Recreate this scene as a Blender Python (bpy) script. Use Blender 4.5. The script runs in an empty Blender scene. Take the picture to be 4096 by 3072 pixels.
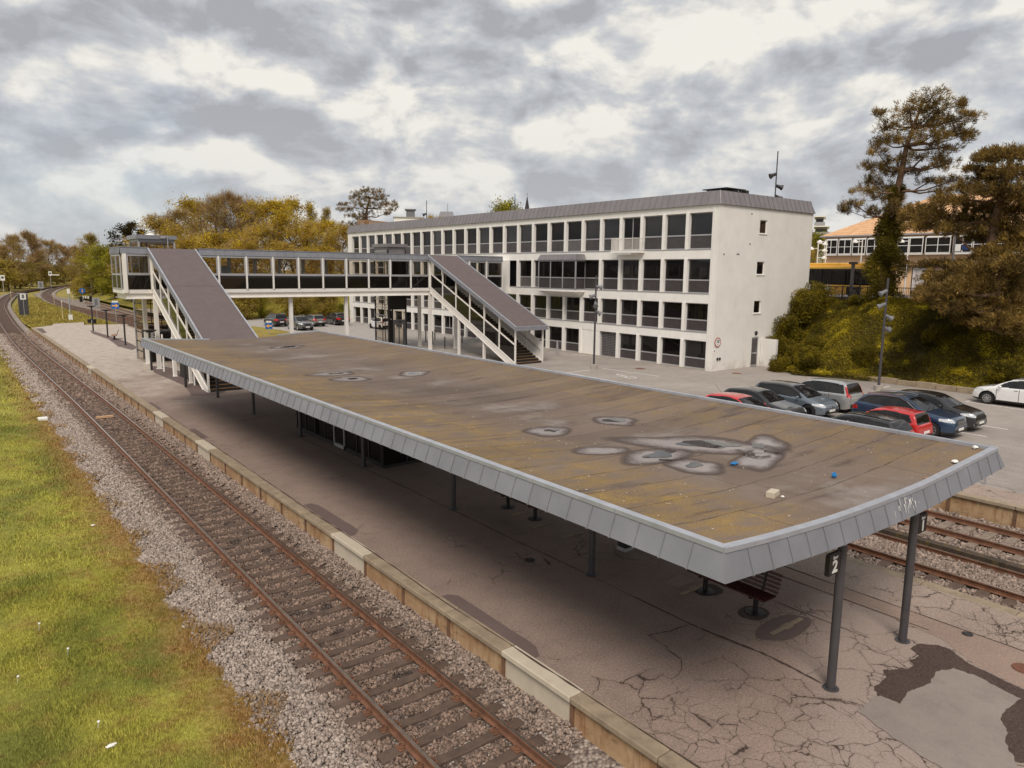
import bpy, math, random
import numpy as np
from mathutils import Vector, Matrix, Euler

S = bpy.context.scene
COL = S.collection
R = math.radians
PI = math.pi

# ------------------------------------------------------------------ camera
PITCH, YAW, ROLL, CAMH = R(8.847), R(38.084), R(0.617), 7.15
fwd = Vector((math.sin(YAW)*math.cos(PITCH), math.cos(YAW)*math.cos(PITCH), -math.sin(PITCH)))
_r = Vector((math.cos(YAW), -math.sin(YAW), 0.0))
_u = _r.cross(fwd)
rgt = _r*math.cos(ROLL) + _u*math.sin(ROLL)
upv = -_r*math.sin(ROLL) + _u*math.cos(ROLL)
cam = bpy.data.cameras.new('camera')
camo = bpy.data.objects.new('camera', cam)
COL.objects.link(camo)
m = Matrix(((rgt.x, upv.x, -fwd.x, 0.0), (rgt.y, upv.y, -fwd.y, 0.0), (rgt.z, upv.z, -fwd.z, CAMH), (0, 0, 0, 1)))
camo.matrix_world = m
cam.sensor_width = 36.0
cam.lens = 25.413
cam.clip_start = 0.1
cam.clip_end = 6000
S.camera = camo
FPX = 2891.466

def unproj(u, v, dist):
    """point on the ray of photo pixel (u, v), at a ground distance dist from the camera"""
    d = fwd + rgt*((u-2048)/FPX) - upv*((v-1536)/FPX)
    k = dist/math.hypot(d.x, d.y)
    return Vector((0, 0, CAMH)) + d*k

# ------------------------------------------------------------------ world, sun, exposure
SUN_AZ, SUN_EL = R(224), R(50)          # compass-style azimuth of the sun, from +Y towards +X
W = bpy.data.worlds.new('World'); S.world = W; W.use_nodes = True
nt = W.node_tree; nt.nodes.clear()
def wn(t, **k):
    n = nt.nodes.new(t)
    for a, b in k.items(): setattr(n, a, b)
    return n
out = wn('ShaderNodeOutputWorld')
sky = wn('ShaderNodeTexSky', sky_type='NISHITA', sun_disc=False, sun_elevation=SUN_EL, sun_rotation=SUN_AZ)
sky.air_density = 1.0; sky.dust_density = 2.0
bg1 = wn('ShaderNodeBackground'); bg1.inputs[1].default_value = 0.09
nt.links.new(sky.outputs[0], bg1.inputs[0])
tc = wn('ShaderNodeTexCoord')
sep = wn('ShaderNodeSeparateXYZ'); nt.links.new(tc.outputs['Generated'], sep.inputs[0])
def wmath(op, a, b=None, c=None):
    n = wn('ShaderNodeMath', operation=op)
    for i, x in enumerate((a, b, c)):
        if x is None: continue
        if hasattr(x, 'links'): nt.links.new(x, n.inputs[i])
        else: n.inputs[i].default_value = x
    return n.outputs[0]
zc = wmath('MAXIMUM', sep.outputs[2], 0.0)
def wnoise(scale, detail, rough, off, dist=0.0, flat=1.9):
    """cloud field on the direction sphere, flattened a little towards the horizon"""
    mp = wn('ShaderNodeMapping'); mp.inputs['Location'].default_value = off; mp.inputs['Scale'].default_value = (1, 1, flat)
    nt.links.new(tc.outputs['Generated'], mp.inputs[0])
    n = wn('ShaderNodeTexNoise'); n.inputs['Scale'].default_value = scale; n.inputs['Detail'].default_value = detail
    n.inputs['Roughness'].default_value = rough; n.inputs['Distortion'].default_value = dist
    nt.links.new(mp.outputs[0], n.inputs['Vector'])
    return n.outputs[0]
big = wnoise(3.0, 3.0, 0.5, (5.1, 1.7, 0.4), 0, 2.2)
mid = wnoise(7.4, 11.0, 0.54, (7.3, 2.2, 5.0), 0.25)
mid2 = wnoise(7.4, 11.0, 0.54, (7.3, 2.2, 5.0-.075), 0.25)      # same field sampled a little higher: bright tops, grey bases
rel = wmath('MULTIPLY', wmath('SUBTRACT', mid, mid2), 1.35)
dens = wmath('ADD', wmath('ADD', wmath('MULTIPLY', big, 0.38), wmath('MULTIPLY', mid, 0.63)), rel)
ramp = wn('ShaderNodeValToRGB'); nt.links.new(dens, ramp.inputs[0])
cr = ramp.color_ramp
cr.elements[0].position = 0.32; cr.elements[0].color = (0.50, 0.485, 0.45, 1)
cr.elements[1].position = 0.75; cr.elements[1].color = (0.228, 0.235, 0.252, 1)
for p, c in ((0.41, (0.43, 0.42, 0.40, 1)), (0.49, (0.348, 0.354, 0.362, 1)), (0.58, (0.298, 0.308, 0.326, 1))):
    e = cr.elements.new(p); e.color = c
# sky brightens a little and gets smoother towards the horizon haze
hz = wn('ShaderNodeMapRange'); hz.inputs[1].default_value = 0.0; hz.inputs[2].default_value = 0.22
hz.inputs[3].default_value = 0.45; hz.inputs[4].default_value = 0.0; nt.links.new(zc, hz.inputs[0])
mixh = wn('ShaderNodeMix', data_type='RGBA'); mixh.inputs[7].default_value = (0.335, 0.345, 0.355, 1)
nt.links.new(hz.outputs[0], mixh.inputs[0]); nt.links.new(ramp.outputs[0], mixh.inputs[6])
bg2 = wn('ShaderNodeBackground'); bg2.inputs[1].default_value = 0.96
nt.links.new(mixh.outputs[2], bg2.inputs[0])
gap = wnoise(1.5, 6.0, 0.55, (1.0, 9.0, 2.0))
gr = wn('ShaderNodeMapRange'); gr.inputs[1].default_value = 0.56; gr.inputs[2].default_value = 0.70
gr.inputs[3].default_value = 0.0; gr.inputs[4].default_value = 0.25; nt.links.new(gap, gr.inputs[0])
mx = wn('ShaderNodeMixShader'); nt.links.new(gr.outputs[0], mx.inputs[0])
nt.links.new(bg2.outputs[0], mx.inputs[1]); nt.links.new(bg1.outputs[0], mx.inputs[2])
nt.links.new(mx.outputs[0], out.inputs[0])

sl = bpy.data.lights.new('sun', 'SUN'); sl.energy = 1.5; sl.angle = R(24); sl.color = (1.0, 0.90, 0.79)
so = bpy.data.objects.new('sun', sl); COL.objects.link(so)
sd = Vector((math.sin(SUN_AZ)*math.cos(SUN_EL), math.cos(SUN_AZ)*math.cos(SUN_EL), math.sin(SUN_EL)))
so.rotation_euler = sd.to_track_quat('Z', 'Y').to_euler(); so.location = (-40, -30, 80)
S.view_settings.view_transform = 'Standard'; S.view_settings.look = 'None'
S.view_settings.exposure = 0.88; S.view_settings.gamma = 1.0
S.cycles.use_denoising = True
S.cycles.max_bounces = 8; S.cycles.transparent_max_bounces = 16
S.cycles.caustics_reflective = False; S.cycles.caustics_refractive = False

# ------------------------------------------------------------------ materials
def newmat(name):
    mt = bpy.data.materials.new(name); mt.use_nodes = True
    return mt, mt.node_tree, mt.node_tree.nodes['Principled BSDF']
class NT:
    """small helper round a material's node tree"""
    def __init__(s, t): s.t = t
    def n(s, ty, **k):
        x = s.t.nodes.new(ty)
        for a, b in k.items(): setattr(x, a, b)
        return x
    def l(s, a, b): s.t.links.new(a, b)
    def pos(s):
        return s.n('ShaderNodeNewGeometry').outputs['Position']
    def math(s, op, a, b=None, c=None, clamp=False):
        x = s.n('ShaderNodeMath', operation=op); x.use_clamp = clamp
        for i, v in enumerate((a, b, c)):
            if v is None: continue
            if hasattr(v, 'links'): s.l(v, x.inputs[i])
            else: x.inputs[i].default_value = v
        return x.outputs[0]
    def noise(s, vec, scale, detail=4, rough=.55, dist=0, out=0):
        x = s.n('ShaderNodeTexNoise'); x.inputs['Scale'].default_value = scale
        x.inputs['Detail'].default_value = detail; x.inputs['Roughness'].default_value = rough
        x.inputs['Distortion'].default_value = dist
        s.l(vec, x.inputs['Vector']); return x.outputs[out]
    def voro(s, vec, scale, feature='F1', out='Distance', rnd=1):
        x = s.n('ShaderNodeTexVoronoi', feature=feature); x.inputs['Scale'].default_value = scale
        x.inputs['Randomness'].default_value = rnd
        s.l(vec, x.inputs['Vector']); return x.outputs[out]
    def map(s, vec, loc=(0, 0, 0), rot=(0, 0, 0), sc=(1, 1, 1)):
        x = s.n('ShaderNodeMapping'); x.inputs[1].default_value = loc; x.inputs[2].default_value = rot; x.inputs[3].default_value = sc
        s.l(vec, x.inputs[0]); return x.outputs[0]
    def rng(s, v, a, b, c=0., d=1., smooth=False):
        x = s.n('ShaderNodeMapRange'); x.clamp = True
        if smooth: x.interpolation_type = 'SMOOTHSTEP'
        for i, q in enumerate((a, b, c, d)): x.inputs[i+1].default_value = q
        s.l(v, x.inputs[0]); return x.outputs[0]
    def mix(s, f, a, b, mode='MIX'):
        x = s.n('ShaderNodeMix', data_type='RGBA', blend_type=mode)
        for i, v in ((0, f), (6, a), (7, b)):
            if hasattr(v, 'links'): s.l(v, x.inputs[i])
            elif i == 0: x.inputs[0].default_value = v
            else: x.inputs[i].default_value = (*v, 1) if len(v) == 3 else v
        return x.outputs[2]
    def bump(s, h, strength=.3, dist=.02):
        x = s.n('ShaderNodeBump'); x.inputs['Strength'].default_value = strength; x.inputs['Distance'].default_value = dist
        s.l(h, x.inputs['Height']); return x.outputs[0]
    def sep(s, v):
        x = s.n('ShaderNodeSeparateXYZ'); s.l(v, x.inputs[0]); return x.outputs

def mat(name, col, rough=.6, metal=0., var=.12, scale=2.0, bump=0., bscale=30., coat=0., spec=.5, dirt=0., dirtcol=(.08, .06, .045)):
    """plain surface with soft noise variation (and, if asked, blotchy weathering)"""
    mt, t, p = newmat(name); q = NT(t); P = q.pos()
    n = q.noise(P, scale, 6, .6)
    a = tuple(c*(1-var) for c in col); b = tuple(min(1, c*(1+var)) for c in col)
    c = q.mix(q.rng(n, .3, .7), a, b)
    if dirt:
        d = q.noise(q.map(P, sc=(1, 1, .35)), scale*1.7, 8, .65)
        c = q.mix(q.math('MULTIPLY', q.rng(d, .52, .78), dirt), c, dirtcol)
    q.l(c, p.inputs['Base Color'])
    p.inputs['Roughness'].default_value = rough; p.inputs['Metallic'].default_value = metal
    p.inputs['Specular IOR Level'].default_value = spec
    if coat: p.inputs['Coat Weight'].default_value = coat; p.inputs['Coat Roughness'].default_value = .04
    if bump: q.l(q.bump(q.noise(P, bscale, 5, .6), bump, .01), p.inputs['Normal'])
    return mt

def leafmat(name, dark, light, third=None, scale=.35, trans=.54):
    """leaves: colour drifts over the crown in patches and from leaf to leaf"""
    mt, t, p = newmat(name); q = NT(t); g = q.n('ShaderNodeNewGeometry')
    n = q.noise(g.outputs['Position'], scale, 3, .6)
    c = q.mix(q.rng(n, .35, .65), dark, light)
    if third:
        n2 = q.noise(g.outputs['Position'], scale*2.3, 2, .5)
        c = q.mix(q.rng(n2, .55, .68), c, third)
    rv = q.rng(g.outputs['Random Per Island'], 0, 1, .55, 1.4)
    hsv = q.n('ShaderNodeHueSaturation'); q.l(rv, hsv.inputs['Value']); q.l(c, hsv.inputs['Color'])
    q.l(hsv.outputs[0], p.inputs['Base Color']); p.inputs['Roughness'].default_value = .6
    p.inputs['Specular IOR Level'].default_value = .25
    tr = q.n('ShaderNodeBsdfTranslucent'); q.l(hsv.outputs[0], tr.inputs[0])
    ms = q.n('ShaderNodeMixShader'); ms.inputs[0].default_value = trans
    o = t.nodes['Material Output']
    q.l(p.outputs[0], ms.inputs[1]); q.l(tr.outputs[0], ms.inputs[2]); q.l(ms.outputs[0], o.inputs[0])
    return mt

def glassmat(name, tint=(.5, .5, .5), alpha=.55, rough=.02, base=(.01, .008, .008)):
    """pane: mixes a see-through tint with a glossy dark coat"""
    mt, t, p = newmat(name); q = NT(t)
    p.inputs['Base Color'].default_value = (*base, 1); p.inputs['Roughness'].default_value = rough
    p.inputs['Specular IOR Level'].default_value = .6
    tr = q.n('ShaderNodeBsdfTransparent'); tr.inputs[0].default_value = (*tint, 1)
    ms = q.n('ShaderNodeMixShader'); ms.inputs[0].default_value = alpha
    q.l(p.outputs[0], ms.inputs[1]); q.l(tr.outputs[0], ms.inputs[2])
    q.l(ms.outputs[0], t.nodes['Material Output'].inputs[0])
    return mt

# ------------------------------------------------------------------ mesh helpers
class MB:
    """collects shapes, then links them as ONE mesh object"""
    def __init__(s): s.v = []; s.f = []; s.mi = []; s.cur = 0
    def add(s, vs, fs):
        o = len(s.v); s.v += [tuple(v) for v in vs]
        for f in fs: s.f.append(tuple(i+o for i in f)); s.mi.append(s.cur)
        return s
    def box(s, x0, y0, z0, x1, y1, z1):
        x0, x1 = min(x0, x1), max(x0, x1); y0, y1 = min(y0, y1), max(y0, y1); z0, z1 = min(z0, z1), max(z0, z1)
        vs = [(x0, y0, z0), (x1, y0, z0), (x1, y1, z0), (x0, y1, z0), (x0, y0, z1), (x1, y0, z1), (x1, y1, z1), (x0, y1, z1)]
        return s.add(vs, [(3, 2, 1, 0), (4, 5, 6, 7), (0, 1, 5, 4), (1, 2, 6, 5), (2, 3, 7, 6), (3, 0, 4, 7)])
    def beam(s, a, b, w, h, upd=(0, 0, 1)):
        """rectangular bar from a to b, w wide sideways and h deep along up"""
        a = Vector(a); b = Vector(b); d = (b-a).normalized(); u = Vector(upd)
        if abs(d.dot(u)) > .99: u = Vector((0, 1, 0))
        sd = d.cross(u).normalized(); u = sd.cross(d).normalized()
        vs = []
        for p in (a, b):
            for i, j in ((-1, -1), (1, -1), (1, 1), (-1, 1)): vs.append(p+sd*(i*w/2)+u*(j*h/2))
        return s.add(vs, [(3, 2, 1, 0), (4, 5, 6, 7), (0, 1, 5, 4), (1, 2, 6, 5), (2, 3, 7, 6), (3, 0, 4, 7)])
    def tube(s, a, b, r0, r1=None, n=10, caps=True):
        r1 = r0 if r1 is None else r1
        a = Vector(a); b = Vector(b); d = (b-a).normalized()
        u = Vector((0, 0, 1)) if abs(d.z) < .9 else Vector((1, 0, 0))
        x = d.cross(u).normalized(); y = d.cross(x).normalized()
        vs = []
        for p, r in ((a, r0), (b, r1)):
            for i in range(n):
                t = 2*PI*i/n; vs.append(p+x*(r*math.cos(t))+y*(r*math.sin(t)))
        fs = [(i, i+n, (i+1) % n+n, (i+1) % n) for i in range(n)]
        if caps: fs += [tuple(range(n)), tuple(range(2*n-1, n-1, -1))]
        return s.add(vs, fs)
    def lathe(s, prof, n=20, at=(0, 0, 0), axis='z'):
        vs = []; k = len(prof)
        for r, h in prof:
            for i in range(n):
                t = 2*PI*i/n; c, d = r*math.cos(t), r*math.sin(t)
                p = (c, d, h) if axis == 'z' else ((h, c, d) if axis == 'x' else (d, h, c))
                vs.append((p[0]+at[0], p[1]+at[1], p[2]+at[2]))
        fs = [(j*n+i, j*n+(i+1) % n, (j+1)*n+(i+1) % n, (j+1)*n+i) for j in range(k-1) for i in range(n)]
        return s.add(vs, fs)
    def prism(s, poly, z0, z1):
        n = len(poly); vs = [(x, y, z0) for x, y in poly]+[(x, y, z1) for x, y in poly]
        fs = [tuple(range(n-1, -1, -1)), tuple(range(n, 2*n))]+[(i, (i+1) % n, (i+1) % n+n, i+n) for i in range(n)]
        return s.add(vs, fs)
    def flat(s, poly, z):
        return s.add([(x, y, z) for x, y in poly], [tuple(range(len(poly)))])
    def quad(s, a, b, c, d): return s.add([a, b, c, d], [(0, 1, 2, 3)])
    def grid(s, P):
        """P[i][j] points -> quads"""
        a = len(P); b = len(P[0])
        return s.add([p for r in P for p in r], [(i*b+j, i*b+j+1, (i+1)*b+j+1, (i+1)*b+j) for i in range(a-1) for j in range(b-1)])
    def build(s, name, m, parent=None, smooth=False, bevel=0., local=False):
        """parented children are written in world coordinates unless local"""
        me = bpy.data.meshes.new(name)
        v = s.v
        if parent is not None and not local:
            o = parent
            off = Vector((0, 0, 0))
            while o is not None: off += o.location; o = o.parent
            v = [(a[0]-off.x, a[1]-off.y, a[2]-off.z) for a in v]
        me.from_pydata(v, [], s.f)
        for x in (m if isinstance(m, (list, tuple)) else [m]): me.materials.append(x)
        if isinstance(m, (list, tuple)): me.polygons.foreach_set('material_index', s.mi)
        if smooth: me.polygons.foreach_set('use_smooth', [True]*len(me.polygons))
        me.validate(); me.update()
        ob = bpy.data.objects.new(name, me); COL.objects.link(ob)
        if parent is not None: ob.parent = parent
        if bevel:
            bv = ob.modifiers.new('bevel', 'BEVEL'); bv.width = bevel; bv.segments = 2; bv.limit_method = 'ANGLE'; bv.angle_limit = R(40)
        return ob

def npmesh(name, verts, faces, m, parent=None, smooth=False):
    """fast mesh from numpy arrays; faces (n, k)"""
    me = bpy.data.meshes.new(name); verts = np.asarray(verts, np.float32); faces = np.asarray(faces, np.int32)
    n, k = faces.shape
    me.vertices.add(len(verts)); me.vertices.foreach_set('co', verts.ravel())
    me.loops.add(n*k); me.loops.foreach_set('vertex_index', faces.ravel())
    me.polygons.add(n); me.polygons.foreach_set('loop_start', np.arange(0, n*k, k, dtype=np.int32))
    me.polygons.foreach_set('loop_total', np.full(n, k, np.int32))
    if smooth: me.polygons.foreach_set('use_smooth', np.ones(n, bool))
    for x in (m if isinstance(m, (list, tuple)) else [m]): me.materials.append(x)
    me.update(calc_edges=True); me.validate()
    ob = bpy.data.objects.new(name, me); COL.objects.link(ob)
    if parent is not None: ob.parent = parent
    return ob

def tag(o, label=None, cat=None, group=None, kind=None):
    if label: o['label'] = label
    if cat: o['category'] = cat
    if group: o['group'] = group
    if kind: o['kind'] = kind
    return o
def thing(name, label, cat, loc=(0, 0, 0), group=None, rz=0.):
    o = bpy.data.objects.new(name, None); COL.objects.link(o)
    o.empty_display_size = .3; o.location = loc; o.rotation_euler = (0, 0, rz)
    return tag(o, label, cat, group)
def kids(o): return [c for c in COL.objects if c.parent is o]
def dup(root, label=None, loc=None, rz=None, group=None, sc=None):
    """copy of a thing together with its parts and their sub-parts"""
    r = root.copy(); COL.objects.link(r)
    if loc is not None: r.location = loc
    if rz is not None: r.rotation_euler = (0, 0, rz)
    if sc is not None: r.scale = sc if isinstance(sc, (tuple, list)) else (sc, sc, sc)
    if label: r['label'] = label
    if group: r['group'] = group
    for ch in list(root.children):
        c = ch.copy(); COL.objects.link(c); c.parent = r
        for g in list(ch.children):
            d = g.copy(); COL.objects.link(d); d.parent = c
    return r
def text_part(name, s, size, m, parent, loc, rot, bold=0.0, align='CENTER', depth=.004, sx=1.):
    """lettering as a thin raised mesh"""
    cu = bpy.data.curves.new('t', 'FONT'); cu.body = s; cu.size = size; cu.align_x = align; cu.align_y = 'CENTER'
    cu.extrude = depth; cu.offset = bold
    to = bpy.data.objects.new('t', cu); COL.objects.link(to)
    bpy.context.view_layer.update()
    me = bpy.data.meshes.new_from_object(to.evaluated_get(bpy.context.evaluated_depsgraph_get()))
    bpy.data.objects.remove(to); bpy.data.curves.remove(cu)
    me.name = name; me.materials.clear(); me.materials.append(m)
    ob = bpy.data.objects.new(name, me); COL.objects.link(ob)
    ob.parent = parent; ob.location = loc; ob.rotation_euler = rot; ob.scale = (sx, 1, 1)
    return ob
def rough(poly, step=.07, amp=.03, sd=1):
    """ragged outline of a patch"""
    g = np.random.default_rng(sd); P = np.array(poly+[poly[0]], float); o = []; w = 0.
    for a, b in zip(P[:-1], P[1:]):
        L = np.hypot(*(b-a)); n = max(1, int(L/step)); d = (b-a)/(L+1e-9); nn = np.array([-d[1], d[0]])
        for i in range(n):
            w = .6*w+g.normal(0, amp*.6); o.append(tuple(a+(b-a)*i/n+nn*w*(1 if n > 1 else 0)))
    return o
def spline(pts, n):
    """Catmull-Rom through 2-D points, n samples"""
    P = np.array(pts, float); P = np.vstack([2*P[0]-P[1], P, 2*P[-1]-P[-2]])
    seg = len(P)-3; o = []
    for t in np.linspace(0, seg-1e-6, n):
        i = int(t); f = t-i; a, b, c, d = P[i], P[i+1], P[i+2], P[i+3]
        o.append(.5*((2*b)+(-a+c)*f+(2*a-5*b+4*c-d)*f*f+(-a+3*b-3*c+d)*f**3))
    return np.array(o)
def resample(P, step):
    d = np.r_[0, np.cumsum(np.hypot(*np.diff(P, axis=0).T))]
    s = np.arange(0, d[-1], step)
    return np.c_[np.interp(s, d, P[:, 0]), np.interp(s, d, P[:, 1])]
def inpoly(x, y, poly):
    x = np.asarray(x); y = np.asarray(y); c = np.zeros(x.shape, bool); n = len(poly)
    for i in range(n):
        x0, y0 = poly[i]; x1, y1 = poly[(i+1) % n]
        k = ((y0 > y) != (y1 > y)) & (x < (x1-x0)*(y-y0)/((y1-y0) if y1 != y0 else 1e-9)+x0)
        c ^= k
    return c
rng = np.random.default_rng(7)
# ------------------------------------------------------------------ shared materials
M = {}
M['white'] = mat('white_paint', (.83, .81, .775), .55, var=.05, scale=1.2, dirt=.16, dirtcol=(.45, .40, .33))
M['steelw'] = mat('white_steel', (.78, .75, .71), .45, var=.04, scale=2, dirt=.15, dirtcol=(.45, .40, .33))
M['zinc'] = mat('zinc_sheet', (.235, .238, .268), .42, .25, var=.14, scale=1.1, dirt=.2, dirtcol=(.22, .21, .22))
M['zincd'] = mat('zinc_dark', (.215, .20, .21), .45, .2, var=.12, scale=.9, dirt=.15, dirtcol=(.16, .14, .14))
M['coping'] = mat('zinc_coping', (.40, .42, .47), .38, .3, var=.14, scale=3.5)
M['alu'] = mat('aluminium', (.42, .415, .43), .4, .4, var=.06)
M['dark'] = mat('dark_metal', (.030, .027, .028), .5, .2, var=.1)
M['post'] = mat('painted_post', (.072, .068, .075), .42, .2, var=.12, scale=4, dirt=.2, dirtcol=(.04, .03, .03))
M['black'] = mat('black', (.008, .006, .006), .6)
M['soffit'] = mat('soffit_boards', (.035, .025, .022), .8)
M['rust'] = mat('rust', (.165, .076, .043), .8, var=.35, scale=5, bump=.3, bscale=60)
M['steel'] = mat('polished_rail', (.50, .42, .36), .25, .85, var=.2, scale=6)
M['conc'] = mat('concrete', (.36, .33, .29), .85, var=.15, scale=2.5, bump=.25, bscale=45, dirt=.4, dirtcol=(.15, .11, .08))
M['concl'] = mat('pale_concrete', (.52, .455, .36), .85, var=.08, scale=2.5, bump=.15, bscale=45, dirt=.3, dirtcol=(.32, .26, .19))
M['roofgrey'] = mat('felt_roof', (.125, .098, .098), .85, var=.08, scale=2, bump=.2, bscale=120)
M['glass'] = glassmat('window_glass', (.62, .58, .52), .58, .02, (.012, .010, .010))
M['clear'] = glassmat('clear_glass', (.97, .95, .92), .93, .02, (.02, .018, .018))
M['glassd'] = glassmat('dark_glass', (.3, .27, .25), .10, .03, (.010, .008, .008))
M['wood'] = mat('wood', (.30, .17, .085), .7, var=.2, scale=8)
M['woodred'] = mat('red_bench_slats', (.055, .012, .009), .5, var=.2, scale=6)
M['yellow'] = mat('yellow_paint', (.86, .50, .085), .45, var=.05)
M['plastic'] = mat('grey_plastic', (.16, .16, .17), .5)
M['paint'] = mat('road_paint', (.72, .70, .67), .7, var=.1, scale=6, dirt=.5, dirtcol=(.35, .33, .30))
M['signwhite'] = mat('sign_white', (.80, .79, .76), .5, var=.03)
M['signblack'] = mat('sign_black', (.012, .010, .011), .4)
M['blue'] = mat('sign_blue', (.02, .13, .42), .45)
M['orange'] = mat('sign_orange', (.85, .42, .10), .45)
M['red'] = mat('sign_red', (.38, .01, .015), .45)

def asphalt(name, col, crack=0.0, cscale=.9, stain=.5, speck=.35, y_pale=None, cw=.012, corner=False):
    mt, t, p = newmat(name); q = NT(t); P = q.pos(); X, Y, Zz = q.sep(P)
    big = q.noise(P, .25, 5, .6); med = q.noise(P, 1.7, 6, .65); fine = q.math('ADD', q.math('MULTIPLY', q.noise(P, 60, 3, .7), .55), q.math('MULTIPLY', q.noise(P, 24, 2, .6), .45))
    c = q.mix(q.rng(big, .3, .7), tuple(a*.82 for a in col), tuple(a*1.15 for a in col))
    c = q.mix(q.math('MULTIPLY', q.rng(med, .45, .75), stain), c, tuple(a*.55 for a in col))
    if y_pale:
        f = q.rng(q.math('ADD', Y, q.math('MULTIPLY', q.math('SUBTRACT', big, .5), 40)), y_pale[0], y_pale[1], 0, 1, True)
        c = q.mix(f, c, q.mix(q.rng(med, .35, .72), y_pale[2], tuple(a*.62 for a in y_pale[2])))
    c = q.mix(q.math('MULTIPLY', q.rng(fine, .52, .64), speck), c, tuple(min(1, a*1.9) for a in col))
    c = q.mix(q.math('MULTIPLY', q.rng(fine, .37, .46, 1, 0), speck*1.2), c, tuple(a*.4 for a in col))
    h = fine
    if corner:
        f = q.math('ADD', q.math('ADD', q.math('MULTIPLY', q.math('SUBTRACT', X, 8.6), .16), q.math('MULTIPLY', q.math('SUBTRACT', 6.2, Y), .30)), q.math('MULTIPLY', q.math('SUBTRACT', med, .5), .9))
        c = q.mix(q.math('MULTIPLY', q.rng(f, .30, .75, 0, 1, True), .75), c, q.mix(q.rng(fine, .35, .65), (.28, .222, .193), (.42, .345, .305)))
    if crack:
        def web(sc, lo, hi, cw_, wamp, sd):
            dv = q.n('ShaderNodeTexNoise'); dv.inputs['Scale'].default_value = 2.1*sc; dv.inputs['Detail'].default_value = 7; dv.inputs['Roughness'].default_value = .62
            q.l(q.map(P, loc=(sd, sd*2, 0)), dv.inputs['Vector'])
            wv = q.n('ShaderNodeVectorMath', operation='MULTIPLY_ADD'); q.l(dv.outputs[1], wv.inputs[0])
            wv.inputs[1].default_value = (wamp/sc, wamp/sc, 0); q.l(q.map(P, loc=(sd, sd, 0)), wv.inputs[2])
            e = q.voro(wv.outputs[0], sc, 'DISTANCE_TO_EDGE')
            wdt = q.noise(P, 1.3, 4, .6); area = q.noise(q.map(P, loc=(sd, 0, 0)), .42, 2, .5)
            msk = q.rng(q.math('ADD', area, q.rng(Y, 3.5, 9.5, .22, -.09)), lo, hi)
            lim = q.math('MULTIPLY', q.rng(wdt, .38, .74, .10, 1.), cw_*sc)
            ln = q.rng(q.math('DIVIDE', e, lim), .45, 1.15, 1, 0)
            halo = q.math('MULTIPLY', q.rng(q.math('DIVIDE', e, lim), .5, 6, .5, 0), msk)
            return q.math('MULTIPLY', ln, msk), halo
        a, ha = web(1.15, .50, .56, cw, .55, 0); b, hb = web(2.7, .56, .63, cw*.55, .5, 7)
        c = q.mix(q.math('MULTIPLY', q.math('MAXIMUM', ha, hb), crack*.55), c, tuple(v*.5 for v in col))
        c = q.mix(q.math('MULTIPLY', q.math('MAXIMUM', a, b), crack), c, q.mix(q.rng(fine, .4, .6), (.030, .018, .014), (.085, .058, .045)))
    q.l(c, p.inputs['Base Color']); p.inputs['Roughness'].default_value = .85
    p.inputs['Specular IOR Level'].default_value = .3
    q.l(q.bump(h, .5, .006), p.inputs['Normal'])
    return mt
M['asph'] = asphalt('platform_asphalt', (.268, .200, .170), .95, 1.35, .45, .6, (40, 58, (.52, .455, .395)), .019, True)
M['asph_pale'] = asphalt('pale_cracked_asphalt', (.33, .258, .218), 1.0, 1.15, .4, .6, None, .020)
M['asph_strip'] = asphalt('strip_asphalt', (.31, .228, .188), 0, 1, .3, .35)
M['asph_new'] = asphalt('new_asphalt', (.145, .105, .097), 0, 1, .2, .15)
M['asph_patch'] = asphalt('smooth_patch', (.275, .232, .208), 0, 1, .45, .12)
M['asph_dark'] = asphalt('crumbled_asphalt', (.075, .050, .042), 0, 1, .5, .8)
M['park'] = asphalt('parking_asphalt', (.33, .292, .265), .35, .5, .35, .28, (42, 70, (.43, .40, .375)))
M['street'] = asphalt('street_asphalt', (.17, .155, .15), 0, 1, .3, .2)

def ballastmat():
    mt, t, p = newmat('ballast'); q = NT(t); P = q.pos()
    d = q.voro(P, 16, 'F1', 'Distance'); cc = q.voro(P, 16, 'F1', 'Color'); s = q.sep(cc)
    c = q.mix(s[0], (.20, .16, .138), (.54, .47, .41))
    n = q.noise(P, .7, 5, .6); c = q.mix(q.math('MULTIPLY', q.rng(n, .4, .65), .5), c, (.20, .14, .11))
    c = q.mix(q.rng(d, .4, .8), c, (.10, .075, .065))  # crevice shade between the stones put into the colour
    q.l(c, p.inputs['Base Color']); p.inputs['Roughness'].default_value = .9
    q.l(q.bump(q.math('SUBTRACT', 1., d), .9, .04), p.inputs['Normal']); return mt
M['ballast'] = ballastmat()
def stonemat():
    mt, t, p = newmat('ballast_stones'); q = NT(t); g = q.n('ShaderNodeNewGeometry'); P = g.outputs['Position']; X, Y, Zz = q.sep(P)
    r = g.outputs['Random Per Island']
    c = q.mix(r, (.19, .15, .128), (.48, .40, .345))
    # rusty brake dust between and beside the rails, clean stone on the shoulder
    b = q.math('ADD', X, q.math('MULTIPLY', q.math('SUBTRACT', q.noise(P, .8, 4, .6), .5), 1.1))
    f = q.math('MULTIPLY', q.rng(b, 4.7, 5.3), q.rng(b, 7.0, 7.6, 1, .55))
    br = q.mix(r, (.075, .047, .035), (.29, .19, .14))
    c = q.mix(q.math('MULTIPLY', f, .85), c, br)
    oil = q.noise(P, 1.4, 3, .5)
    c = q.mix(q.math('MULTIPLY', q.math('MULTIPLY', q.rng(oil, .56, .64), q.rng(X, 5.5, 5.7)), q.rng(X, 6.7, 6.9, .8, 0)), c, (.035, .026, .024))
    q.l(c, p.inputs['Base Color']); p.inputs['Roughness'].default_value = .85; return mt
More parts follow.
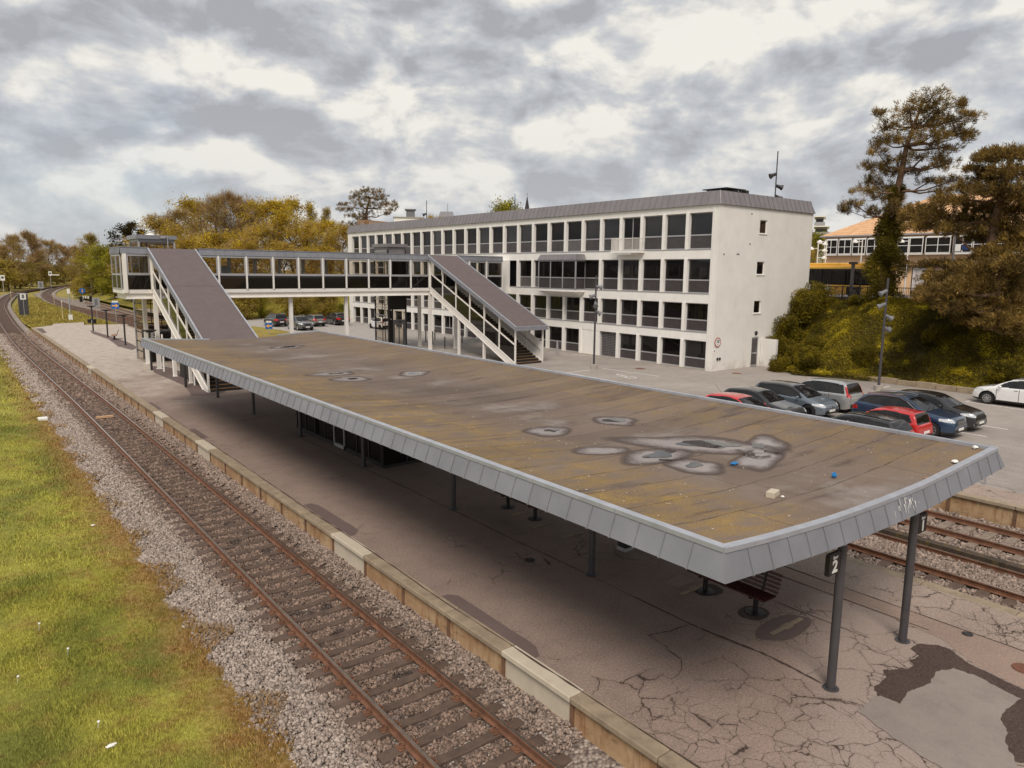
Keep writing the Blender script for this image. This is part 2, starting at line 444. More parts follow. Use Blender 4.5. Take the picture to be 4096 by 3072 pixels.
M['stone'] = stonemat()

def grassmat(name, blade=False):
    mt, t, p = newmat(name); q = NT(t); g = q.n('ShaderNodeNewGeometry'); P = g.outputs['Position']; X, Y, Zz = q.sep(P)
    n = q.noise(P, .42, 4, .6); n2 = q.noise(P, 1.6, 4, .6); n3 = q.noise(P, 9, 4, .7)
    c = q.mix(q.rng(n, .38, .6), (.215, .235, .046), (.43, .41, .075))
    c = q.mix(q.math('MULTIPLY', q.rng(n2, .5, .68), .55), c, (.34, .22, .07))
    # dry, brown grass in a ragged strip along the ballast
    e = q.math('ADD', X, q.math('MULTIPLY', q.math('SUBTRACT', n2, .5), 2.2))
    near = q.math('MULTIPLY', q.rng(e, 2.3, 3.7), q.rng(Y, 40, 90, 1, .4))
    c = q.mix(q.math('MULTIPLY', near, .85), c, q.mix(q.rng(n3, .4, .6), (.30, .14, .035), (.42, .25, .11)))
    if blade:
        h = q.n('ShaderNodeHueSaturation'); q.l(q.rng(g.outputs['Random Per Island'], 0, 1, .65, 1.35), h.inputs['Value']); q.l(c, h.inputs['Color']); c = h.outputs[0]
    else:
        c = q.mix(q.rng(n3, .35, .7, .5, 0), c, (.10, .07, .015))
        q.l(q.bump(q.noise(P, 30, 5, .7), .8, .05), p.inputs['Normal'])
    q.l(c, p.inputs['Base Color']); p.inputs['Roughness'].default_value = .75; p.inputs['Specular IOR Level'].default_value = .2
    return mt
M['grass'] = grassmat('grass_ground'); M['blade'] = grassmat('grass_blades', True)

def concrete_stained():
    mt, t, p = newmat('stained_concrete'); q = NT(t); P = q.pos(); X, Y, Zz = q.sep(P)
    n = q.noise(q.map(P, sc=(1, 2.2, .5)), 2.6, 7, .65); n2 = q.noise(P, 1.1, 4, .6)
    c = q.mix(q.rng(n2, .35, .65), (.33, .19, .095), (.47, .33, .19))
    c = q.mix(q.rng(n, .50, .70, 0, .85), c, (.21, .085, .03))
    c = q.mix(q.rng(q.noise(q.map(P, sc=(1, 1, 3)), 3, 5, .6), .56, .7, 0, .6), c, (.12, .085, .05))
    q.l(c, p.inputs['Base Color']); p.inputs['Roughness'].default_value = .85
    q.l(q.bump(q.noise(P, 40, 5, .6), .25, .01), p.inputs['Normal']); return mt
M['panel'] = concrete_stained()
M['copingstone'] = mat('coping_stone', (.30, .235, .165), .9, var=.25, scale=2.5, bump=.6, bscale=70, dirt=.5, dirtcol=(.12, .08, .05))

# ------------------------------------------------------------------ ground, tracks
PLX0, PLX1 = 7.80, 17.80
def sheet(name, poly, z, m, kind='structure'):
    return tag(MB().flat(poly, z).build(name, m), kind=kind)
sheet('ground', [(-3000, -600), (3000, -600), (3000, 5000), (-3000, 5000)], -1.0, M['grass'])
RAIL = np.array([(6.98, -12), (6.98, 20), (6.98, 45), (6.84, 62), (6.68, 84), (6.90, 101), (7.48, 127), (8.73, 162), (9.85, 182), (11.3, 200), (15, 238), (19.6, 269), (26, 297), (38, 345), (56, 395), (85, 450)])
c2 = resample(spline(RAIL, 600), 1.5)
tg = np.gradient(c2, axis=0); tg /= np.hypot(tg[:, 0], tg[:, 1])[:, None]; nr = np.c_[tg[:, 1], -tg[:, 0]]
C2 = c2-nr*.7525                                    # centre line of the left-hand track
def offset(path, d):
    t = np.gradient(path, axis=0); t /= np.hypot(t[:, 0], t[:, 1])[:, None]
    return path+np.c_[t[:, 1], -t[:, 0]]*d
def band(name, path, a, b, z, m, zb=None):
    A = offset(path, a); B = offset(path, b); zb = z if zb is None else zb
    return tag(MB().grid([[(x, y, z) for x, y in A], [(x, y, zb) for x, y in B]][::-1]).build(name, m), kind='structure')
bedA = [(-2.45, -.80), (1.05, -.79), (1.35, -.72), (1.75, -.575)]
tag(MB().grid([[(x, y, z) for x, y in offset(C2, o_)] for o_, z in bedA][::-1]).build('ballast_bed', M['ballast']), kind='structure')
def bedz(x): return np.interp(x, [3.5, 5.2, 5.45, 7.0, 7.25, 7.6, 7.95], [-.775, -.775, -.80, -.80, -.765, -.69, -.575])
T1 = np.array([(20.97, -12), (20.97, 60), (20.95, 104), (20.4, 125), (20.05, 150), (19.75, 172), (20.1, 196), (21.3, 222), (23.4, 248), (27.6, 281), (33, 313), (40, 344), (56, 390), (85, 448)])
C1 = resample(spline(T1, 500), 1.5)
T0 = np.array([(24.15, -12), (24.15, 100), (24.4, 130), (25.0, 160), (25.6, 186)])
C0 = resample(spline(T0, 200), 1.5)
LINK = np.array([(24.15, 92), (23.7, 106), (22.6, 122), (21.1, 140), (20.1, 153), (19.9, 158)])
CL = resample(spline(LINK, 100), 1.5)
band('ballast_bed', C1, -2.3, 2.3, -.800, M['ballast']); band('ballast_bed', C0, -2.2, 2.2, -.806, M['ballast'])
sheet('yard_gravel', [(17.2, -20), (26.2, -20), (27.2, 104), (27.6, 190), (21, 260), (17.5, 178), (17.2, 108)], -.825, M['ballast'])
# verge left of the line, and the grass island beyond the platform
left = offset(C2, -2.32); left = left[left[:, 1] < 420]
jag = rng.normal(0, .10, len(left)); left = left+np.c_[jag, 0*jag]
P_ = [[(x+.25, y, -.84) for x, y in left], [(x-.35, y, -.70) for x, y in left], [(x-14, y, -.66) for x, y in left], [(x-60, y, -.5) for x, y in left], [(x-400, y, -.5) for x, y in left]]
tag(MB().grid(P_).build('grass_verge', M['grass']), kind='structure')
isl = [(8.6, 104), (8.4, 120), (9.2, 145), (10.9, 171), (13.2, 194), (16.2, 214), (18.6, 214), (17.6, 190), (17.3, 177), (17.7, 153), (18.1, 134), (18.3, 118), (18.4, 104.3), (14, 104.3)]
sheet('grass_island', isl, -.60, M['grass'])

def sweep_rail(path, zt, name, parent, side):
    prof = [(-.07, -.165), (-.07, -.15), (-.012, -.135), (-.012, -.045), (-.036, -.036), (-.036, -.004), (-.028, 0), (.028, 0), (.036, -.004), (.036, -.036), (.012, -.045), (.012, -.135), (.07, -.15), (.07, -.165)]
    Pa = offset(path, side); t = np.gradient(path, axis=0); t /= np.hypot(t[:, 0], t[:, 1])[:, None]; nn = np.c_[t[:, 1], -t[:, 0]]
    mb = MB()
    for k in range(len(prof)-1):
        mb.cur = 1 if prof[k] == (-.028, 0) else 0
        mb.grid([[(p[0]+n_[0]*prof[j][0], p[1]+n_[1]*prof[j][0], zt+prof[j][1]) for p, n_ in zip(Pa, nn)] for j in (k, k+1)][::-1])
    return mb.build(name, [M['rust'], M['steel']], parent)
def sleeper_mesh(mb, x, y, ang=0, z=-.713, half=1.27, w=.125, wood=False):
    c, s = math.cos(ang), math.sin(ang)
    if wood: st = [(-half, 0), (half, 0)]
    else: st = [(-half, -.035), (-1.0, -.004), (-.62, 0), (-.45, -.022), (0, -.045), (.45, -.022), (.62, 0), (1.0, -.004), (half, -.035)]
    G = []
    for u, dz in st:
        ww = w if wood else w*(1.0-.22*(abs(u) < .5))
        row = []
        for v, zz in ((-ww*1.12, -.16), (-ww, dz-.008), (-ww+.015, dz), (ww-.015, dz), (ww, dz-.008), (ww*1.12, -.16)):
            row.append((x+c*u-s*v, y+s*u+c*v, z+zz))
        G.append(row)
    mb.grid([r[::-1] for r in G])
    for r, fl in ((G[0], 0), (G[-1], 1)): mb.add(r, [tuple(range(6)) if fl else tuple(range(5, -1, -1))])
M['sleeper'] = mat('sleeper_concrete', (.105, .070, .053), .85, var=.3, scale=4, bump=.4, bscale=60, dirt=.5, dirtcol=(.10, .055, .035))
M['sleeperw'] = mat('old_timber_sleeper', (.22, .17, .135), .9, var=.35, scale=9, bump=.6, bscale=40)
def clip_mesh():
    mb = MB(); r = .011
    pts = [(-.05, .02, .03), (.05, .02, .03), (.065, .05, .04), (.03, .10, .035), (-.03, .10, .035), (-.06, .05, .06), (-.02, .02, .075), (.04, .03, .06)]
    for a, b in zip(pts[:-1], pts[1:]): mb.tube((a[1], a[0], a[2]), (b[1], b[0], b[2]), r, n=5)
    mb.box(.0, -.09, 0, .13, .09, .018)
    return mb
def track(label, path, zt, near, first, nparts, wood=False, clips=0, center_x=0):
    """railway track: two rails, single sleepers, and the far sleepers as one piece"""
    t = thing('railway_track', label, 'track', (center_x, 0, zt), 'railway tracks of the station')
    for sd_ in (-.7525, .7525): sweep_rail(path, zt, 'rail', t, sd_)
    tgv = np.gradient(path, axis=0); d = np.r_[0, np.cumsum(np.hypot(*np.diff(path, axis=0).T))]
    y = np.arange(first, d[-1]-2, .6); xs = np.interp(y, d, path[:, 0]); ys = np.interp(y, d, path[:, 1])
    an = np.arctan2(-np.interp(y, d, tgv[:, 0]), np.interp(y, d, tgv[:, 1]))
    pm = MB(); sleeper_mesh(pm, 0, 0, 0, 0, wood=wood); proto = None; cl = None; rest = MB(); k = 0
    order = [i for i in range(len(y)) if ys[i] > near]
    for i in range(len(y)):
        if ys[i] > near and k < nparts:
            if proto is None:
                proto = pm.build('sleeper', M['sleeperw' if wood else 'sleeper'], t, local=True); o = proto
            else:
                o = proto.copy(); COL.objects.link(o); o.parent = t
            o.location = (xs[i]-center_x+(rng.normal(0, .03) if wood else 0), ys[i], -.163); o.rotation_euler = (0, 0, an[i]+(rng.normal(0, .02) if wood else 0)); k += 1
            if k <= clips:
                for rx in (-.7525, .7525):
                    for sg in (-1, 1):
                        if cl is None: cl = clip_mesh().build('rail_clip', M['rust'], o, local=True); c = cl
                        else: c = cl.copy(); COL.objects.link(c); c.parent = o
                        c.location = (rx+sg*.055, 0, 0); c.rotation_euler = (0, 0, 0 if sg > 0 else PI)
        elif ys[i] > 55 or k >= nparts: sleeper_mesh(rest, xs[i], ys[i], an[i], zt-.163, wood=wood)
    if rest.v: tag(rest.build('sleeper', M['sleeperw' if wood else 'sleeper'], t), kind='stuff')
    return t
track('single line left of the platform, curving away to the right past the wood', C2, -.55, 6.5, 18.13, 96, clips=22, center_x=6.2275)
track('line along the right edge of the platform, joining the curve in the distance', C1, -.55, 3.2, 15.2, 14, center_x=20.97)
track('overgrown siding with grey timber sleepers between the far platform and the right-hand line', C0, -.45, 3.2, 15.4, 14, wood=True, center_x=24.15)
track('short crossover track linking the siding to the right-hand line beyond the platform', CL, -.53, 0, .4, 0, center_x=22)
g_ = MB(); g_.box(21.86, -10, -.74, 22.16, 70, -.47)  # strip stands for the old mossy rail and its shadows, both in colour
tag(g_.build('mossy_strip', mat('mossy_dark', (.055, .038, .026), .95, var=.5, scale=3, bump=.8, bscale=20, dirt=.6, dirtcol=(.20, .14, .02))), 'long mossy dark strip standing for the old right rail of the right-hand line', 'mossy strip')

# loose stones of the ballast (close to the camera as real stones)
def stones(name, x0, x1, y0, y1, per, size, zb, holes):
    n = int((x1-x0)*(y1-y0)*per); x = rng.uniform(x0, x1, n); y = rng.uniform(y0, y1, n)
    keep = np.ones(n, bool)
    for f in holes: keep &= ~f(x, y)
    x, y = x[keep], y[keep]; n = len(x)
    base = np.array([(-1, -1, -1), (1, -1, -1), (1, 1, -1), (-1, 1, -1), (-1, -1, 1), (1, -1, 1), (1, 1, 1), (-1, 1, 1)], float)*.5
    V = base[None]*(1+rng.uniform(-.45, .45, (n, 8, 3)))
    s = size*rng.lognormal(0, .28, n); V *= (s[:, None]*rng.uniform(.6, 1.25, (n, 3)))[:, None, :]
    a, b, c = rng.uniform(0, 2*PI, (3, n))
    ca, sa, cb, sb, cc, sc_ = np.cos(a), np.sin(a), np.cos(b), np.sin(b), np.cos(c), np.sin(c)
    Rm = np.empty((n, 3, 3)); Rm[:, 0] = np.c_[ca*cb, ca*sb*sc_-sa*cc, ca*sb*cc+sa*sc_]
    Rm[:, 1] = np.c_[sa*cb, sa*sb*sc_+ca*cc, sa*sb*cc-ca*sc_]; Rm[:, 2] = np.c_[-sb, cb*sc_, cb*cc]
    V = np.einsum('nij,nkj->nki', Rm, V)
    zz = (bedz(x) if zb is None else zb)+rng.uniform(-.01, .035, n)+.018*np.sin(x*9)*np.sin(y*7)
    V += np.c_[x, y, zz][:, None, :]
    F = np.array([(3, 2, 1, 0), (4, 5, 6, 7), (0, 1, 5, 4), (1, 2, 6, 5), (2, 3, 7, 6), (3, 0, 4, 7)])
    F = (F[None]+8*np.arange(n)[:, None, None]).reshape(-1, 4)
    return tag(npmesh(name, V.reshape(-1, 3), F, M['stone']), kind='stuff')
onrail = lambda cx: (lambda x, y: (abs(abs(x-cx)-.7525) < .085))
def onslp(cx, y0): return lambda x, y: (abs(x-cx) < 1.29) & (abs(((y-y0+.3) % .6)-.3) < .135)
slp0 = -12+18.13
stones('ballast_stones', 3.45, 7.93, 8.0, 25, 860, .040, None, [onrail(6.2275), onslp(6.2275, slp0), lambda x, y: (x < 3.9+.35*np.sin(y*1.7)+.2*np.sin(y*4.1+1)) & (rng.random(len(x)) < .8)])
stones('ballast_stones', 3.55, 7.93, 25, 48, 480, .052, None, [onrail(6.2275), onslp(6.2275, slp0), lambda x, y: (x < 3.9+.3*np.sin(y*1.7)) & (rng.random(len(x)) < .75)])
stones('ballast_stones', 3.6, 7.93, 48, 104, 190, .080, None, [onrail(6.2275), lambda x, y: (abs(x-6.2275) < 1.35) & (rng.random(len(x)) < .45), lambda x, y: (x < 3.9+.3*np.sin(y*1.7)) & (rng.random(len(x)) < .75)])
stones('ballast_stones', 18.9, 20.12, 4.5, 11.5, 500, .048, -.775, [onslp(20.97, -12+15.2)])
stones('ballast_stones', 20.30, 21.66, 4.5, 11.5, 640, .050, -.71, [])
stones('ballast_stones', 21.80, 25.98, 4.5, 11.5, 420, .048, -.70, [onrail(24.15), lambda x, y: (abs(x-24.15) < 1.2) & (abs(((y-3.4+.3) % .6)-.3) < .10) & (rng.random(len(x)) < .7)])

# grass blades near the camera
def blades(name, n, xr, yr, hgt, wid, keep, z0=-.70):
    x = rng.uniform(*xr, n); y = rng.uniform(*yr, n); k = keep(x, y); x, y = x[k], y[k]; n = len(x)
    cl = .5+.5*np.sin(x*2.3+1.3*np.sin(y*1.7))*np.sin(y*1.9+np.sin(x*3.1))
    h = hgt*rng.uniform(.45, 1.2, n)*(.5+1.0*cl); a = rng.uniform(0, 2*PI, n); w = wid*rng.uniform(.6, 1.3, n); ln = rng.uniform(.1, .9, n)*h
    dx, dy = np.cos(a), np.sin(a); b2 = a+rng.normal(0, .5, n)+PI/2; lx, ly = np.cos(b2)*ln, np.sin(b2)*ln
    z = np.full(n, z0)
    V = np.stack([np.c_[x-dx*w, y-dy*w, z], np.c_[x+dx*w, y+dy*w, z], np.c_[x+dx*w*.55+lx*.45, y+dy*w*.55+ly*.45, z+h*.6], np.c_[x-dx*w*.3+lx, y-dy*w*.3+ly, z+h]], 1)
    F = np.arange(4*n).reshape(n, 4)
    return tag(npmesh(name, V.reshape(-1, 3), F, M['blade']), kind='stuff')
edge = lambda x, y: x < 3.95+.38*np.sin(y*1.7)+.22*np.sin(y*4.1+1)-.05
blades('grass', 210000, (-3.2, 4.4), (7.5, 21), .065, .0055, lambda x, y: edge(x, y) & (rng.random(len(x)) < np.clip(1.25-.3*np.maximum(x-1.2, 0), .25, 1)))
blades('grass', 120000, (-7, 4.3), (21, 46), .085, .010, lambda x, y: edge(x, y) & (rng.random(len(x)) < np.clip(1.25-.3*np.maximum(x-1.2, 0), .25, 1)))
blades('grass', 40000, (-12, 4.2), (46, 100), .14, .025, edge)
blades('grass', 60000, (8, 19), (104, 214), .26, .05, lambda x, y: inpoly(x, y, isl), -.62)
# scattered dandelion clocks and litter in the grass
fl = MB()
for i in range(11):
    x, y = rng.uniform(-1.8, 3.4), rng.uniform(9.5, 30); h = rng.uniform(.1, .22)
    fl.tube((x, y, -.7), (x+.02, y, -.7+h), .004, n=4); fl.lathe([(0, -.024), (.022, -.012), (.027, 0), (.02, .016), (0, .024)], 7, (x+.02, y, -.7+h))
tag(fl.build('dandelion_clocks', M['signwhite']), kind='stuff')

# ------------------------------------------------------------------ island platform
pf = [(PLX0+.33, -8), (PLX1-.33, -8), (PLX1-.33, 100), (18.3, 102.5), (16.5, 103.3), (13.5, 104), (14.2, 109), (10.7, 107.8), (10.2, 104.8), (7.95, 101.8), (PLX0+.33, 100)]
pm_ = MB(); pm_.prism(pf, -.8, 0); tag(pm_.build('platform_surface', M['asph']), kind='structure')
for nm, poly, m_, lv in (
    ('asphalt_strip', [(15.33, 60), (15.30, 9), (15.22, 6.2), (15.10, 5.3), (14.55, 4.5), (14.38, 3.7), (14.25, 2.2), (14.3, -2), (15.87, -2), (15.87, 60)], 'asph_strip', 1),
    ('asphalt_edge_strip', [(15.88, 46), (15.88, -6), (17.46, -6), (17.46, 46)], 'asph_pale', 1),
    ('crumbled_asphalt', [(12.05, 5.08), (12.32, 5.3), (12.7, 5.28), (12.97, 5.42), (13.35, 5.2), (13.6, 5.16), (13.75, 5.3), (14.05, 5.26), (14.2, 5.5), (14.55, 5.47), (14.78, 5.22), (14.76, 4.98), (14.5, 4.55), (14.40, 4.0), (14.30, 3.5), (14.05, 3.3), (13.9, 2.4), (13.2, 2.2), (12.3, 2.7), (11.8, 3.2), (12.0, 4.2)], 'asph_dark', 2),
    ('asphalt_patch', [(11.34, 5.11), (12.09, 5.08), (12.12, 4.76), (12.6, 4.85), (13.2, 4.72), (13.71, 4.83), (14.10, 4.70), (14.12, 4.2), (13.96, 3.57), (13.4, 3.62), (12.99, 3.56), (12.75, 3.38), (12.48, 3.34), (12.1, 3.1), (11.83, 2.95), (11.2, 2.9), (10.9, 3.4), (11.08, 4.3)], 'asph_patch', 3),
    ('asphalt_repair', [(8.13, 12.85), (8.30, 12.85), (8.47, 12.66), (8.45, 9.92), (8.27, 9.62), (8.13, 9.6)], 'asph_new', 1),
    ('asphalt_repair', [(8.13, 20.7), (8.40, 20.72), (8.52, 20.45), (8.55, 17.75), (8.30, 17.45), (8.13, 17.45)], 'asph_new', 1),
    ('asphalt_repair', [(8.13, 33.9), (8.42, 33.9), (8.42, 31.7), (8.13, 31.6)], 'asph_new', 1),
    ('asphalt_repair', [(8.13, 42.0), (8.32, 42.0), (8.34, 39.8), (8.13, 39.6)], 'asph_new', 1),
    ('asphalt_repair', [(8.13, 100.5), (8.8, 100.5), (8.6, 93.5), (8.13, 93)], 'asph_new', 1),
    ('asphalt_stain', [(10.6, 43), (11.2, 47), (11.0, 54), (11.6, 58), (12.6, 56), (12.6, 43.2), (11.6, 42.2)], 'asph_new', 1),
    ('asphalt_stain', [(12.2, 74), (12.6, 70), (13.5, 72), (13.7, 78), (13.4, 86), (12.9, 95), (12.4, 90), (12.7, 82)], 'asph_new', 1),
):
    tag(MB().flat(rough(poly, .06, .022, len(poly)) if lv > 1 or 'repair' not in nm and 'strip' not in nm else rough(poly, .12, .008), .004*lv).build(nm, M[m_]), kind='structure')
# seams in the asphalt, sunk lines filled with dirt
sm = MB()
def wiggle(p, q_, w, n=26, amp=.035, z=.0085):
    p = np.array(p, float); q_ = np.array(q_, float); t = np.linspace(0, 1, n)[:, None]; L = p+(q_-p)*t; d = (q_-p)/np.hypot(*(q_-p)); nn = np.array([-d[1], d[0]])
    L = L+nn*np.cumsum(rng.normal(0, amp*.35, n))[:, None]*np.sin(t*PI); ww = w*rng.uniform(.3, 1.3, n)
    sm.grid([[(*(L[i]+nn*ww[i]*s_), z) for i in range(n)] for s_ in (-1, 1)])
wiggle((11.57, 30), (11.56, 8.7), .018, 60); wiggle((11.56, 8.7), (11.66, 5.9), .03); wiggle((15.3, 40), (15.27, 5.6), .018, 60); wiggle((15.88, 40), (15.87, -3), .018, 70)
wiggle((13.9, 12), (13.95, 6.2), .012); wiggle((11.5, 8.7), (10.5, 8.9), .014); wiggle((10.5, 8.9), (10.3, 7.9), .012); wiggle((10.3, 7.9), (9.6, 7.6), .010); wiggle((8.16, 40), (8.15, -2), .022, 120, .02)
tag(sm.build('asphalt_seams', M['asph_dark']), kind='structure')

def edge_wall(name, label, x, s, y0, y1, zb, light, first):
    """platform edge: coping stones on concrete panels between posts; s=-1 faces left"""
    t = thing(name, label, 'platform edge', (x, 0, zb)); pit = 1.935; k = 0; y = first
    pp = cp = po = None; far_p = MB(); far_c = MB(); far_o = MB()
    while y < y1:
        if y+pit > y0:
            a, b = y, min(y+pit, y1)
            if k < 70:
                mb = MB(); xx = x-s*.085
                mb.box(xx, a+.04, zb, xx-s*.12, b-.04, -.115); ob = mb.build('edge_panel', M['concl'] if k in light else M['panel'], t)
                if k in light: MB().box(xx+s*.001, a+.045, zb+.22, xx+s*.006, b-.045, zb+.23).build('panel_joint', M['panel'], ob)
                mb = MB(); mb.box(x, a+.008, -.11, x-s*.36, b-.008, .006); mb.build('coping_stone', M['copingstone'] if k not in light else M['concl'], t, bevel=.02)
                mb = MB(); mb.box(x-s*.055, a-.045, zb, x-s*.2, a+.045, -.112); mb.build('panel_post', mat_post, t)
            else:
                xx = x-s*.085; far_p.box(xx, a+.04, zb, xx-s*.12, b-.04, -.115); far_c.box(x, a+.008, -.11, x-s*.36, b-.008, .006); far_o.box(x-s*.055, a-.045, zb, x-s*.2, a+.045, -.112)
            k += 1
        y += pit
    if far_p.v: far_p.build('edge_panel', M['panel'], t); far_c.build('coping_stone', M['copingstone'], t); far_o.build('panel_post', mat_post, t)
    return t
mat_post = mat('edge_post', (.16, .085, .05), .85, var=.3, scale=5, dirt=.4)
edge_wall('platform_edge', 'long left platform edge with rust-stained concrete panels beside the single line', 7.80, -1, 0, 101.6, -.80, (4, 8, 15, 19, 30), .54-1.935*0)
edge_wall('platform_edge', 'right platform edge facing the sunken right-hand line', 17.80, 1, 0, 101, -.80, (), .9)
# ------------------------------------------------------------------ canopy (butterfly roof on paired posts)
CX0, CX1, CY0, CY1 = 7.87, 17.42, 5.44, 41.0
_cx = [7.87, 8.5, 9.2, 10.0, 10.6, 11.5, 12.6, 13.6, 14.3, 15.0, 16.0, 17.42]
_cz = [3.56, 3.505, 3.455, 3.41, 3.38, 3.36, 3.352, 3.36, 3.38, 3.42, 3.475, 3.555]
def ctop(x): return float(np.interp(x, _cx, _cz))
def deckz(x): return ctop(x)-.055
def feltmat():
    mt, t, p = newmat('roofing_felt'); q = NT(t); P = q.pos(); X, Y, Zz = q.sep(P)
    big = q.noise(P, .35, 5, .6); med = q.noise(P, 1.3, 6, .65); fine = q.noise(P, 40, 4, .7)
    c = q.mix(q.rng(big, .3, .7), (.118, .083, .064), (.185, .139, .110))
    stre = q.noise(q.map(P, sc=(.7, 1.9, 1)), 1.5, 8, .66)           # streaks along the fall of the roof
    slope = q.math('MAXIMUM', q.rng(X, 9.4, 11.6, 1, 0, True), q.math('MULTIPLY', q.rng(X, 13.8, 15.4, 0, 1, True), .55))
    moss = q.math('MULTIPLY', q.rng(q.math('ADD', stre, q.math('MULTIPLY', med, .35)), .55, .80), slope)
    c = q.mix(q.math('MULTIPLY', moss, .9), c, q.mix(q.rng(fine, .35, .65), (.175, .110, .036), (.29, .19, .065)))
    lich = q.math('MULTIPLY', q.rng(q.noise(P, 1.3, 8, .68), .58, .70), q.rng(X, 10.4, 11.6, 1, 0))
    c = q.mix(q.math('MULTIPLY', lich, q.math('MULTIPLY', q.rng(fine, .38, .55), .8)), c, (.36, .235, .05))
    dk = q.noise(q.map(P, loc=(3, 5, 0), sc=(.4, 2.2, 1)), 1.1, 5, .6)
    c = q.mix(q.rng(dk, .58, .72, 0, .75), c, (.055, .036, .032))
    pale = q.math('MULTIPLY', q.rng(q.noise(P, .6, 5, .6), .52, .68), q.rng(q.math('ABSOLUTE', q.math('SUBTRACT', X, 12.6)), 2.2, .7))
    c = q.mix(q.math('MULTIPLY', pale, .5), c, (.31, .285, .27))
    # lap joints of the felt: across the roof every .95 m, with staggered end laps
    yy = q.math('DIVIDE', q.math('ADD', Y, q.math('MULTIPLY', q.noise(P, .6, 4, .5), .22)), .95)
    fr = q.math('FRACT', yy); ln = q.math('LESS_THAN', fr, q.math('MULTIPLY', q.rng(q.noise(P, 2, 3), .35, .65, .3, 1.4), .022))
    wnz = q.n('ShaderNodeTexWhiteNoise', noise_dimensions='1D'); q.l(q.math('FLOOR', yy), wnz.inputs['W'])
    jx = q.math('FRACT', q.math('ADD', q.math('DIVIDE', q.math('ADD', X, q.math('MULTIPLY', q.noise(P, 3, 2), .1)), 4.8), wnz.outputs['Value']))
    l2 = q.math('LESS_THAN', jx, .0035)
    c = q.mix(q.math('MULTIPLY', q.math('MAXIMUM', ln, l2), .85), c, (.030, .018, .015))
    sheen = q.math('MULTIPLY', q.rng(wnz.outputs['Value'], 0, 1, -.12, .12), 1)  # random tone for each felt strip
    h = q.n('ShaderNodeHueSaturation'); q.l(q.math('ADD', 1., sheen), h.inputs['Value']); q.l(c, h.inputs['Color']); c = h.outputs[0]
    c = q.mix(q.rng(fine, .55, .75, 0, .45), c, (.36, .28, .20))
    c = q.mix(q.rng(fine, .28, .42, .5, 0), c, (.05, .035, .03))
    q.l(c, p.inputs['Base Color']); p.inputs['Roughness'].default_value = .78; p.inputs['Specular IOR Level'].default_value = .35
    q.l(q.bump(q.math('SUBTRACT', q.math('MULTIPLY', fine, .5), ln), .45, .012), p.inputs['Normal']); return mt
M['felt'] = feltmat()
can = thing('platform_canopy', 'long flat butterfly canopy with mossy felt roof and grey zinc edge over the platform', 'canopy', (12.6, 23, 0))
xs_ = np.linspace(CX0+.10, CX1-.10, 49)
MB().grid([[(x, y, deckz(x)) for y in np.linspace(CY0+.1, CY1-.05, 40)] for x in xs_][::-1]).build('roof_deck', M['felt'], can, smooth=True)
so_ = MB(); so_.grid([[(x, y, ctop(x)-.40) for y in (CY0-.1, CY1+.1)] for x in np.linspace(CX0-.1, CX1+.1, 30)]); so_.build('soffit', M['soffit'], can)
# zinc coping and sloping fascia with standing seams
ex = list(np.linspace(CX0, CX1, 24))
def fascia(side):
    mb = MB(); FL = .14; D = .42
    if side in ('w', 'e'):
        x = CX0 if side == 'w' else CX1; s = -1 if side == 'w' else 1; z = ctop(x); ys = np.arange(CY0+.49, CY1, .493)
        mb.grid([[(x, y, z-.03) for y in (CY0, CY1)], [(x+s*FL, y+(-FL if y == CY0 else FL*.3), z-D) for y in (CY0, CY1)]][::(1 if s < 0 else -1)])
        for y in ys: mb.beam((x+s*.004, y, z-.04), (x+s*(FL+.004), y, z-D-.01), .014, .03, (s, 0, .3))
    else:
        y = CY0 if side == 's' else CY1; s = -1 if side == 's' else 1
        g = [[(x, y, ctop(x)-.03) for x in ex], [(x+(FL*(-1 if x == ex[0] else (1 if x == ex[-1] else 0))), y+s*FL, ctop(x)-D) for x in ex]]
        mb.grid(g[::-1] if s < 0 else g)
        for x in np.arange(CX0+.5, CX1-.1, .497): mb.beam((x, y+s*.004, ctop(x)-.04), (x, y+s*(FL+.004), ctop(x)-D-.01), .014, .03, (0, s, .3))
    return mb.build('fascia', M['zinc'], can)
for s_ in 'wes': fascia(s_)
cp_ = MB()
for x, s_ in ((CX0, 1), (CX1, -1)):
    z = ctop(x); ys = np.arange(CY0, CY1+.01, 1.976)
    for a, b in zip(ys[:-1], ys[1:]): cp_.box(x-s_*.03, a+.004, z-.06, x+s_*.11, b-.004, z+.008)
for a, b in zip(ex[:-1], ex[1:]):
    cp_.beam((a, CY0+.04, ctop(a)-.028), (b, CY0+.04, ctop(b)-.028), .14, .07)
    if b < 11.4 or a > 14.6: cp_.beam((a, CY1-.04, ctop(a)-.028), (b, CY1-.04, ctop(b)-.028), .12, .07)
cp_.build('edge_coping', M['coping'], can)
PY = [5.73+5.977*k for k in range(7)]
for k, y in enumerate(PY):
    for x in (11.65, 14.39):
        mb = MB(); mb.tube((x, y, 0), (x, y, ctop(x)-.38), .076, n=16); mb.lathe([(.14, 0), (.14, .012), (.08, .014)], 16, (x, y, .002)); mb.build('post', M['post'], can, smooth=False)
    mb = MB(); mb.beam((8.4, y, 2.99), (16.9, y, 2.99), .12, .16); mb.build('cross_beam', M['dark'], can)
for x in (11.65, 14.39): MB().beam((x, CY0+.2, 2.90), (x, CY1-.2, 2.90), .12, .14).build('long_beam', M['dark'], can)
